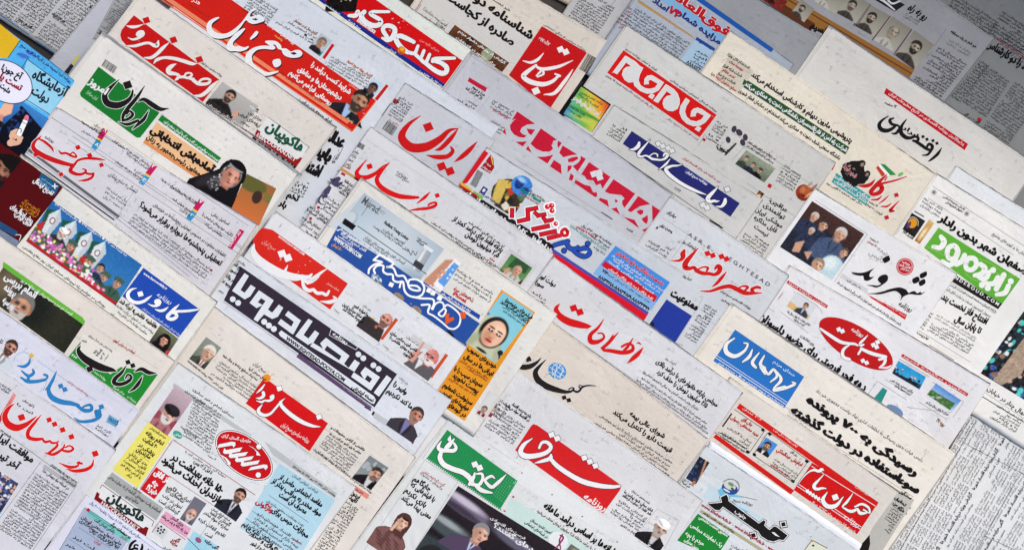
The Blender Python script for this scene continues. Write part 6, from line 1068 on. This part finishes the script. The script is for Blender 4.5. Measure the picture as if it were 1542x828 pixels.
P('newspaper with black script over a green masthead and a woman in a black veil', (160, 55), (446, 262), 240, (228, 226, 222), D=(-.6, .8), sheets=3, spread=11)
Z('a0')
BC('612,345 682,392 588,382', 18)
M((20, 118, 44), '572,388 925,655 812,800 790,798 468,560 463,540')
T('امروز', 512, 482, 612, 552, 15, WH, .045, 'small_type'); T('ایران سرافراز', 500, 538, 560, 582, 7, (190, 226, 196), .0, 'small_type')
S((26, 22, 24), '690,463,4 645,505,20 608,550,32 622,598,38 680,612,38 735,590,28 762,558,18 770,525,10; 838,500,4 795,565,20 745,625,24 715,670,20 712,700,16; 712,700,14 745,690,18 770,665,18 752,645,12 735,662,10; 688,710,6 740,722,18 800,700,16; 800,590,5 835,578,22 885,610,30 930,634,24 978,630,4; 862,642,5 835,690,20 800,722,18 768,752,4', '740,494,48', out=((236, 238, 234), .8)); U()
Z('px')
Q((20, 124, 48), '244,173 333,238 328,246 238,181', 'banner', into=True); T('شهیندخت مولاوردی در گفت و گو با آرمان مطرح کرد', 246, 184, 330, 245, 6, WH, .03, 'lettering'); U()
Q((244, 196, 148), '236,184 326,248 306,274 216,214', 'colour_block', .8); Q((232, 150, 90), '219,210 308,270 305,275 215,215', 'colour_block', 1)
TL_(['آماده‌باش انتخاباتی|226,198,318,261'], 15, b=.075); T('معاون رئیس‌جمهور به زنان', 220, 208, 300, 265, 9.5, b=.045)
F('372,262 416,284 346,318', lambda c: c.bg((150, 100, 56), (206, 112, 60)).e(20, 16, 40, 20, (96, 94, 48)).e(46, 40, 12, 16, (60, 44, 40)).p([60, 20, 140, 20, 140, 46, 60, 40], (120, 112, 60)), l=2)
def chador(c, x, y, r):
    c.e(x, y - r * .25, r * 1.32, r * 1.42, (20, 18, 22)); c.p([x - r * 1.25, y, x + r * 1.25, y, x + r * 1.7, y + r * 1.6, x + r * 2.0, y + r * 3.2, x - r * 3.6, y + r * 3.2, x - r * 2.2, y + r * 1.3], (20, 18, 22)); c.e(x - r * 1.6, y + r * 1.6, r * .5, r * 1.2, (44, 42, 46), .8, 35)
    c.p([x - r * 1.5, y + r * 1.9, x - r * .8, y + r * .7, x - r * .1, y + r * 1.1, x - r * .8, y + r * 2.2], (60, 58, 62)); c.spots(x - r * 1.4, y + r * .8, x - r * .3, y + r * 1.9, 26, r * .09, [(150, 150, 152), (90, 90, 94)])
    c.e(x, y, r * .98, r * 1.14, (160, 158, 156)); c.spots(x - r * .8, y - r * 1.0, x + r * .8, y - r * .6, 24, r * .09, [(60, 58, 62), (226, 226, 224)]); c.spots(x - r * .95, y - r * .6, x - r * .7, y + r * .8, 14, r * .09, [(60, 58, 62), (226, 226, 224)])
    c.head(x + r * .04, y + r * .06, r * .96, (206, 140, 120), (50, 40, 40), bald=True, turn=.1); c.e(x, y - r * .98, r * .76, r * .3, (150, 148, 146), .3); c.e(x, y - r * 1.2, r * 1.0, r * .3, (20, 18, 22), .2); c.e(x + r * .3, y + r * .1, r * .14, r * .4, (226, 170, 150), .9)
Z('a1'); PT(1338, 232, 62, 1.75, 3.1, 3.0, 2.0, chador, l=3)
P('comic supplement page in bright blue with a yellow corner and a speech bubble', (-16, 26), (112, 122), 150, (84, 182, 244), D=(-.593, .805), sheets=1, group='magazines laid among the newspapers', cat='magazine', name='comic_magazine')
Z('a0')
Q((238, 192, 40), '-20,125 116,236 45,338 -120,338', 'colour_block'); R(K, 1, '116,236 45,338'); T('روزنامه فردا ضمیمه طنز و کاریکاتور هر روز صبح', 118, 266, 408, 484, 6.5, (24, 40, 90), .03); E((70, 120, 220), 135, 325, 40, 12, 20, 'colour_block', 1.5); E((70, 120, 220), 180, 310, 30, 12, 20, 'colour_block', 1.5)
Q((156, 220, 250), '158,345 392,515 288,668 100,560', 'panel', into=True); R(K, 1, '158,345 392,515; 158,345 128,395; 130,565 290,665', l=2); TL_(['آزمایشگاه|182,448,375,560', 'دولت|178,538,272,602'], 19, (26, 26, 34), .035); U()
def night(c):
    c.bg((60, 130, 200), (20, 50, 110)); c.p([34, 8, 96, 26, 110, 100, 30, 100, 20, 60], (14, 16, 30)); c.spots(26, 10, 60, 60, 40, 4, [(14, 16, 30), (30, 60, 120)]); c.p([0, 10, 16, 14, 22, 30, 12, 44, 18, 60, 0, 66], (236, 180, 150)); c.p([2, 46, 10, 40, 16, 52, 8, 62], (206, 140, 116)); c.e(14, 58, 8, 6, (30, 30, 36)); c.n(6, 2)
F('60,545 300,700 -110,805', night, l=1.5)
S((240, 190, 160), '75,790,46 100,810,60 60,830,40; 70,770,22 95,760,26; 110,790,24 125,800,20', out=(K, .7), l=4, name='drawn_hand'); Q((240, 240, 240), '136,690 164,702 122,795 92,780', 'drawn_pencil', 6); Q((236, 120, 160), '148,668 160,668 168,676 164,702 136,690', 'drawn_pencil', 6); R(K, .8, '136,690 92,780; 164,702 122,795; 136,690 164,702; 128,708 156,722', l=7); S((30, 30, 36), '110,745,4 125,752,4 120,770,4', l=7.5, name='drawn_pencil')
E(K, 40, 476, 158, 118, 30, 'speech_bubble', 4, True); E((228, 228, 248), 40, 476, 153, 113, 30, 'speech_bubble', 5); T('آخ جون!', 4, 402, 116, 462, 13, K, .05, 'lettering', 8); T('تست یارانه', -60, 420, 118, 528, 13, (150, 20, 40), .055, 'lettering', 8); T('مثبت شد', -40, 475, 52, 545, 12, K, .05, 'lettering', 8); U()

P('newspaper with red flowing script title above a dark double rule and coloured page number tabs', (88, 163), (386, 338), 230, (214, 213, 221), D=(-.56, .83), sheets=2, spread=5)
Z('a0'); R((90, 90, 96), .6, '345,628 700,850; 300,682 560,855'); TL_(['۸ دو سنگی|545,725,605,768', 'برلاق یا کبوتر محبوبه|470,708,598,790'], 5); B(480, 740, 585, 805, 470, 765, 4.6)
Z('a1')
R((110, 110, 116), .5, '420,0 1400,652; 395,20 1395,690; 620,-40 1440,520; 560,70 1400,640')
for (x0, y0), (x1, y1), a, d in (((612, -40), (542, 78), '۸', '۸'), ((898, 168), (816, 282), '۲', '۳'), ((1172, 372), (1092, 488), '۷', '۲')):
    mx, my = (x0 + x1) / 2, (y0 + y1) / 2; Q((206, 24, 96), f'{x0 - 14},{y0 - 8} {x0 + 14},{y0 + 10} {mx + 14},{my + 6} {mx - 14},{my - 12}', 'page_tab'); Q((40, 160, 216), f'{mx - 18},{my} {mx + 10},{my + 18} {x1 + 14},{y1 + 6} {x1 - 14},{y1 - 12}', 'page_tab'); Q((236, 206, 60), f'{mx - 14},{my - 12} {mx + 14},{my + 6} {mx + 10},{my + 18} {mx - 18},{my}', 'page_tab', 2); T(a, mx + 20, my - 48, mx + 34, my - 38, 7, WH, .04, 'small_type'); T(d, x1 + 8, y1 - 26, x1 + 22, y1 - 16, 7, WH, .04, 'small_type')
Q((206, 24, 96), '1390,538 1418,552 1345,660 1320,646', 'page_tab'); T('زیر ذره‌بین', 1330, 640, 1395, 555, 6, WH, .02, 'small_type')
TL_(['برنامه‌های هفته‌ی طرح ۲ میلیون ایرانی|650,25,865,178', 'غربی‌ترین و فولاد مبارکه|730,105,860,195', 'فرار تاریخی ها|775,200,830,235', 'طرح تولید بدون نقد خوزستان|668,150,818,255'], 5.5, b=.015); TL_(['بودجه ماه سینمایی جنگلی تهران|985,295,1140,388', 'گلستان ۹ هزار شرکت ورود|930,248,1135,400', 'توزیع جوان شد|998,365,1110,445', 'گندم غذا است|1040,430,1110,472'], 5.5, b=.015); TL_(['اسناعیل زمانی|1225,455,1325,518', 'تکلیف خودروهای ترخیص را|1170,455,1345,585', 'مشخص می‌کند|1185,510,1285,585'], 6.5, b=.02)
S((206, 22, 30), '240,0,5 200,35,18 195,72,26 240,108,30 300,135,30 370,158,26 425,168,18 445,152,8; 340,82,5 355,100,14 385,100,14 420,118,14 445,120,10 425,95,10 405,108,8; 225,15,10 265,38,16 300,70,14 310,90,6; 430,165,14 455,140,14 500,130,16 560,132,16 612,140,4; 428,168,18 408,200,24 440,220,20 478,220,16 500,200,12 480,190,8; 490,212,14 520,220,14 545,215,10; 452,258,4 495,256,15 530,242,16 542,222,12 525,222,10', '452,66,28 520,112,28 588,168,26 354,222,26 206,108,26', out=((238, 234, 238), .7))
R((96, 96, 102), 4.2, '165,80 690,470'); R((30, 28, 30), 2.0, '132,104 662,486'); R((120, 120, 124), .6, '160,70 690,460; 150,92 680,480; 690,460 1150,828; 670,470 1100,815'); T('روزنامه', 258, 10, 310, 40, 6, b=.02)
T('دلبستگی به صنایع پیشتازی', 628, 225, 790, 332, 9, b=.0, slant=.25); TL_(['سال نهم شماره ۲۴۶|615,305,735,385', 'چهارشنبه ۷ خرداد ۱۳۹۳|605,330,730,405', '۸ صفحه ۲۰۰۰ ریال|600,355,705,425'], 5, b=.01); R((150, 150, 156), .5, '790,300 665,490')
T('اظهارات متفاوت در خصوص تعطیلی پنج‌شنبه‌ها در خوزستان', 888, 402, 1302, 702, 7, b=.02); T('تعطیلی پنجشنبه‌ها دوباره برقرار می‌شود؟', 806, 405, 1276, 752, 12, b=.05); B(785, 440, 1230, 765, 740, 505, 4.6, ragged=.3); Q((150, 20, 40), '1222,770 1234,776 1228,786 1216,780')

P('newspaper with a colour parade photograph and a blue masthead box in white script', (32, 234), (325, 455), 250, (229, 228, 223), D=(-.575, .82), sheets=2, spread=3)
Z('px')
def parade(c):
    c.bg((40, 104, 172), (60, 130, 190)); W = 100 * c.asp
    for x in (8, 48, 88, 122): c.p([x - 8, 20, x + 18, 8, x + 30, 60, x + 4, 76], (34, 84, 70)); c.p([x + 2, 26, x + 15, 5, x + 30, 24, x + 25, 70, x + 9, 74], (216, 226, 230)); c.p([x + 15, 5, x + 19, 30, x + 16, 72, x + 25, 70, x + 30, 24], (190, 202, 208)); c.p([x - 10, 62, x + 4, 40, x + 8, 74, x - 6, 80], (180, 50, 50)); c.e(x + 15, 34, 6, 7, (150, 60, 56)); c.e(x + 15, 34, 4, 5, (222, 232, 236))
    c.bust(54, 62, 10, (50, 50, 56)).head(54, 44, 11, (206, 160, 136), (90, 86, 84), (196, 194, 190), turban=(236, 236, 234))
    for x, y in ((84, 54), (132, 58), (176, 66), (206, 60)): c.bust(x, y + 22, 10, (60, 92, 78)).head(x, y, 10, (196, 150, 126), (40, 40, 40), None).e(x, y - 8, 12, 5, (70, 96, 84))
    c.bust(160, 78, 9, (40, 54, 90)).head(160, 56, 9, (196, 150, 126))
    c.p([0, 66, 60, 62, 130, 74, 190, 84, 190, 100, 0, 100], (60, 90, 60)); c.spots(0, 64, 150, 90, 150, 3.6, [(214, 120, 190), (240, 224, 120), (236, 236, 236), (190, 90, 170), (70, 110, 60)]); c.spots(40, 84, 190, 96, 60, 3.2, [(196, 60, 90), (230, 160, 200), (240, 240, 240)]); c.p([0, 94, W, 94, W, 100, 0, 100], (190, 30, 40)); c.n(8, 2)
F('79,302 214,399 39,363', parade); T('سه شنبه ۱ مهر ۱۳۹۳ ● ۲۷ ذی‌القعده ۱۴۳۵ ● سال پنجم شماره ۱۲۴۰', 82, 308, 190, 386, 4.6, WH, .02)
TL_(['روحانی در مراسم رژه نیروهای مسلح: ایران روز دفاع مقدس|34,372,158,463'], 5.5, b=.02)
M((32, 78, 184), '216,403 301,466 269,508 184,446')
Z('a2'); T('www.karoondaily.ir', 830, 10, 965, 102, 5.5, WH, .03, 'small_type'); T('روزنامه', 905, 135, 990, 185, 9, WH, .0, 'small_type', slant=.2); T('روزنامه فرهنگی اجتماعی اقتصادی ورزشی صبح ایران', 825, 210, 1045, 372, 4.6, (220, 226, 240), .01, 'small_type')
Zr(180, 425, 310, 495, 1538, 828)
S((240, 242, 246), '302,104,12 210,130,42 150,200,64 162,282,68 240,346,62 340,362,58 440,332,52 510,282,42 577,234,8; 650,372,46 640,335,46 690,318,50 720,352,52 690,405,46 600,420,38 508,384,12; 867,438,10 800,490,46 720,506,46 632,480,12; 1062,394,12 980,470,52 900,552,62 852,612,62 892,652,62 960,650,62 1020,602,58 990,548,52 935,545,40; 1405,484,28 1200,510,46 955,520,46', '372,207,98', out=((20, 40, 110), .5)); E((240, 242, 246), 675, 352, 40, 36, 0, 'lettering', 5.4); U(); Z('a2')
T('«فاطمه هاشمی» تبرئه شد', 690, 170, 902, 326, 9.5, b=.05); TL_(['پرونده صنعتی در تشویق در وزارت اطلاعات|665,190,888,355', 'محکومیت هواسناز ملا بی داشتن برهه|680,232,850,362'], 5.5, b=.015); B(640, 225, 662, 238, 640, 242, 3.6, em=4)
F('930,305 1035,385 858,412', lambda c: c.bg((110, 120, 90), (60, 50, 46)).e(54, 56, 32, 40, (24, 20, 24)).p([24, 60, 84, 60, 110, 100, 4, 100], (24, 20, 24)).head(54, 46, 20, (206, 152, 128), (40, 34, 34), bald=True).e(54, 24, 20, 9, (24, 20, 24)).e(94, 80, 8, 12, (200, 60, 50)).n(10, 2))
R((60, 50, 50), .5, '858,412 965,478')

P('maroon magazine cover with a dark suited man and white headline words', (-21, 201), (93, 282), 175, (84, 12, 18), D=(-.62, .785), sheets=1, group='magazines laid among the newspapers', cat='magazine', name='magazine')
Z('a1')
F('-30,-70 170,80 -330,330', lambda c: c.p([24, 100, 30, 62, 48, 46, 66, 54, 70, 100], (24, 24, 28)).bust(44, 66, 13, (30, 30, 34), (190, 210, 230)).head(46, 38, 15, (150, 104, 84), (26, 20, 20), (50, 40, 38)).e(62, 70, 8, 10, (60, 66, 74), .6).e(60, 82, 10, 6, (44, 50, 58), .6).e(46, 24, 17, 9, (22, 18, 20)).n(5, 2), l=1.5)
Q((24, 96, 146), '240,215 346,290 316,345 213,270', 'panel', into=True); S(WH, '318,278,7 318,304,7; 304,291,7 332,291,7'); TL_(['صنعت تدبیر|238,245,300,290', 'سرمقاله کوتاه|228,265,285,306'], 5, (150, 196, 226), .02, 'lettering'); U()
T('تفریح ایده‌آل', 190, 262, 302, 345, 10, WH, .045); TL_(['با لیموی سبز که|140,378,228,442', 'با آویشن و یا که|122,390,220,460', 'می‌توان عوض شد|110,405,208,472'], 6.5, (226, 140, 40), .02); TL_(['روش ایده‌آل برای|60,412,185,502', 'قبول ایرانی؟|76,452,175,525'], 10, WH, .045)
Q((30, 76, 120), '-40,470 102,555 92,585 -50,510', 'colour_block'); S(WH, '92,572,4 120,575,4 112,605,4', name='rule_line'); F('-40,515 110,610 -130,740', lambda c: c.bg((122, 136, 160), (70, 80, 100)).e(50, 30, 40, 12, (200, 210, 220), .8).e(30, 60, 30, 20, (40, 50, 60), .8).n(8, 3))

P('newspaper with a green edged photograph of a grey haired man and a green masthead', (-12, 348), (262, 543), 230, (225, 219, 212), D=(-.585, .81), sheets=2, spread=3)
Z('a2')
def dark_man(c):
    c.bg((70, 66, 50), (40, 42, 34), 0); c.e(120, 50, 60, 60, (30, 34, 30), .8); c.e(30, 40, 30, 40, (110, 96, 76), .9); c.head(98, 66, 34, (196, 142, 112), (120, 116, 112), (190, 186, 180), glasses=True, turn=-.1); c.n(5, 3)
F('30,-45 492,290 -90,135', dark_man); Q((108, 186, 66), '20,-62 480,262 494,285 486,306 15,-32', 'colour_block', 3); T('فرصت خبر سبز و ضمیمه ورزشی این روزنامه هر روز', 120, 50, 415, 250, 6.5, (226, 240, 216), .02, 'small_type'); TL_(['اتمام بررسی|22,32,202,152', 'پرونده|20,95,82,142', 'بورسیه|10,170,75,215'], 15, WH, .045); T('پنج هفت', 0, 232, 70, 280, 7, WH, .02)
M((30, 138, 48), '470,398 915,592 785,772 396,490'); Q((226, 222, 216), '478,352 905,580 700,548 640,590 520,510 462,440', 'colour_block', 2)
S((30, 24, 26), '466,425,5 455,452,24 480,490,38 540,530,44 600,555,40 650,565,24 675,572,4; 732,540,4 705,580,18 668,615,24 662,640,24 700,648,22 745,630,20 762,605,14 742,592,12 728,612,10; 782,575,6 820,560,22 862,580,24 905,584,4; 826,600,4 805,640,20 780,670,18 748,692,4', '520,560,36 742,520,28 770,540,28', out=((236, 236, 232), .9)); F('560,425 650,480 530,475', lambda c: c.spots(10, 10, 150, 90, 30, 11, [(120, 120, 116), (140, 140, 136)]), l=3); T('روزنامه ۸ صفحه', 545, 580, 610, 628, 5, (220, 236, 216), .02, 'small_type'); TL_(['یزدان شیراز|655,665,720,710', 'شماره ۲۵ خبر|735,720,785,758'], 4.5, (220, 236, 216), .02, 'small_type'); T('۴۶۲', 412, 482, 445, 505, 5, WH, .03, 'small_type'); E((225, 219, 212), 486, 394, 20, 20, 0, 'emblem', 3); T('شهر', 475, 394, 500, 408, 5, l=6); U()
T('فرماندهی در حراجی کیهون', 655, 394, 778, 474, 7, (170, 30, 36), .03); T('روزنامه اجتماعی سیاسی فرهنگی صبح ایران', 512, 368, 650, 462, 4.5); R((180, 170, 164), .5, '530,308 915,560')

P('newspaper with sky blue script title dotted with yellow', (-110, 389), (210, 617), 180, (217, 219, 234), D=(-.585, .81), sheets=2)
Z('a2')
PT(62, 438, 44, 1.3, 3.4, 2.4, 1.7, lambda c, x, y, r: c.bust(x - r * .4, y + r * 2, r, (206, 214, 222), (230, 234, 238), (110, 100, 90)).head(x, y, r, (196, 140, 116), (60, 50, 46), (80, 60, 54), glasses=True)); T('تا', -5, 405, 10, 415, 9, b=.03)
S((44, 134, 200), '175,494,4 168,525,16 140,545,18 100,540,5; 190,562,10 195,582,18 165,600,18 125,570,8; 165,600,16 160,625,16 118,612,5; 240,625,6 265,620,12 275,600,14 255,592,12; 262,622,16 205,632,20 155,630,20 122,605,5; 328,572,4 305,625,18 280,665,16 262,682,4; 300,648,4 282,682,22 300,722,30 350,748,30 410,758,26 455,770,18; 450,775,18 490,800,22 530,795,20 525,768,16 490,775,12 468,795,10; 600,772,5 575,800,14 560,830,18', '352,658,28 376,678,28 588,778,28')
E((240, 192, 60), 182, 482, 16, 16, 0, 'emblem', 6, n=4); R((140, 190, 220), .7, '215,510 560,745; 250,685 275,625'); S((150, 196, 224), '75,520,3 90,485,3 130,462,3 165,470,3', name='ornament'); T('روزنامه اقتصادی، صبح ایران', 392, 632, 510, 718, 5, (196, 60, 60), .01)
Z('a3'); S((44, 134, 200), '595,-8,5 575,20,16 580,50,20 540,75,20 470,82,16 430,60,5; 582,25,14 555,20,14 555,40,12', ''); Q((110, 178, 216), '635,42 692,78 672,116 614,84', 'emblem_panel', into=True); TL_(['فرصت|632,78,680,105', 'امروز|628,62,682,92'], 6, (40, 90, 150), .03, 'lettering'); U(); B(570, 90, 650, 140, 545, 125, 5); B(530, 125, 630, 190, 515, 150, 4, (110, 130, 160)); R((60, 120, 180), .7, '515,132 620,205')

P('newspaper with red script title, bold headline and a column of type, bottom left corner', (-70, 506), (174, 677), 260, (214, 215, 224), D=(-.585, .81), sheets=2, spread=3)
Z('a2'); F('80,695 95,712 -30,880', lambda c: c.bg((230, 150, 150), (170, 20, 30)).n(6, 2)); TL_(['تمام ضریب|0,645,62,690', 'شورای بو|-10,660,50,705'], 6, b=.02); T('با کویر سبقی', 132, 740, 195, 785, 6, b=.03); B(100, 740, 195, 800, 92, 770, 4.6)
Z('a3')
S((222, 26, 28), '82,-20,5 50,5,22 28,50,32 45,95,40 95,118,40 150,100,28 190,70,14 212,52,4; 240,42,4 200,90,18 165,135,22 165,172,24 205,185,22 245,182,16; 245,182,14 262,200,16 290,195,14 300,205,14 325,205,12 340,195,8; 330,205,10 330,225,16 280,265,14 262,262,4; 375,215,8 362,240,14 310,272,18 258,262,4; 365,250,14 400,255,16 425,240,14 405,222,10 380,232,10; 460,312,6 448,340,14 400,345,18 342,320,4; 450,320,14 475,325,14; 545,300,4 530,340,18 490,362,22 430,368,18 385,355,4', '125,58,40 285,72,30 317,97,30 363,130,32 414,170,32 552,268,36', out=((240, 236, 240), .6))
R((90, 90, 96), .7, '-10,120 445,448; 300,330 450,438'); TL_(['شماره ۴۲|0,140,60,178', 'سه شنبه ۱۰ بهمن ماه روزنامه خوزستان|290,335,445,440'], 5)
TL_(['موافقت ایران|-40,165,185,322', 'آخر تیر ماه|-70,240,95,360'], 15, b=.05); F('-10,365 108,442 -130,560', lambda c: c.bg((60, 70, 110), (40, 44, 70)).spots(0, 0, 100 * c.asp, 80, 90, 4, [(230, 230, 236), (90, 100, 150), (206, 160, 140), (40, 44, 70), (150, 160, 200)]).p([0, 84, 200, 84, 200, 100, 0, 100], (60, 140, 200)).n(12, 2))
Q((176, 178, 184), '258,328 445,455 432,472 245,350', 'colour_block'); T('کارشناسان آموزش', 350, 402, 432, 462, 6, b=.03); T('در استانه ماه مهمانی خدا', 245, 370, 395, 478, 7, b=.03); B(215, 375, 400, 500, -10, 700, 4.6, b=.02); R((120, 120, 126), .6, '240,310 0,640; 445,450 190,828')
# tidy up the typesetting helper
bpy.data.objects.remove(_to); bpy.data.curves.remove(_tc)
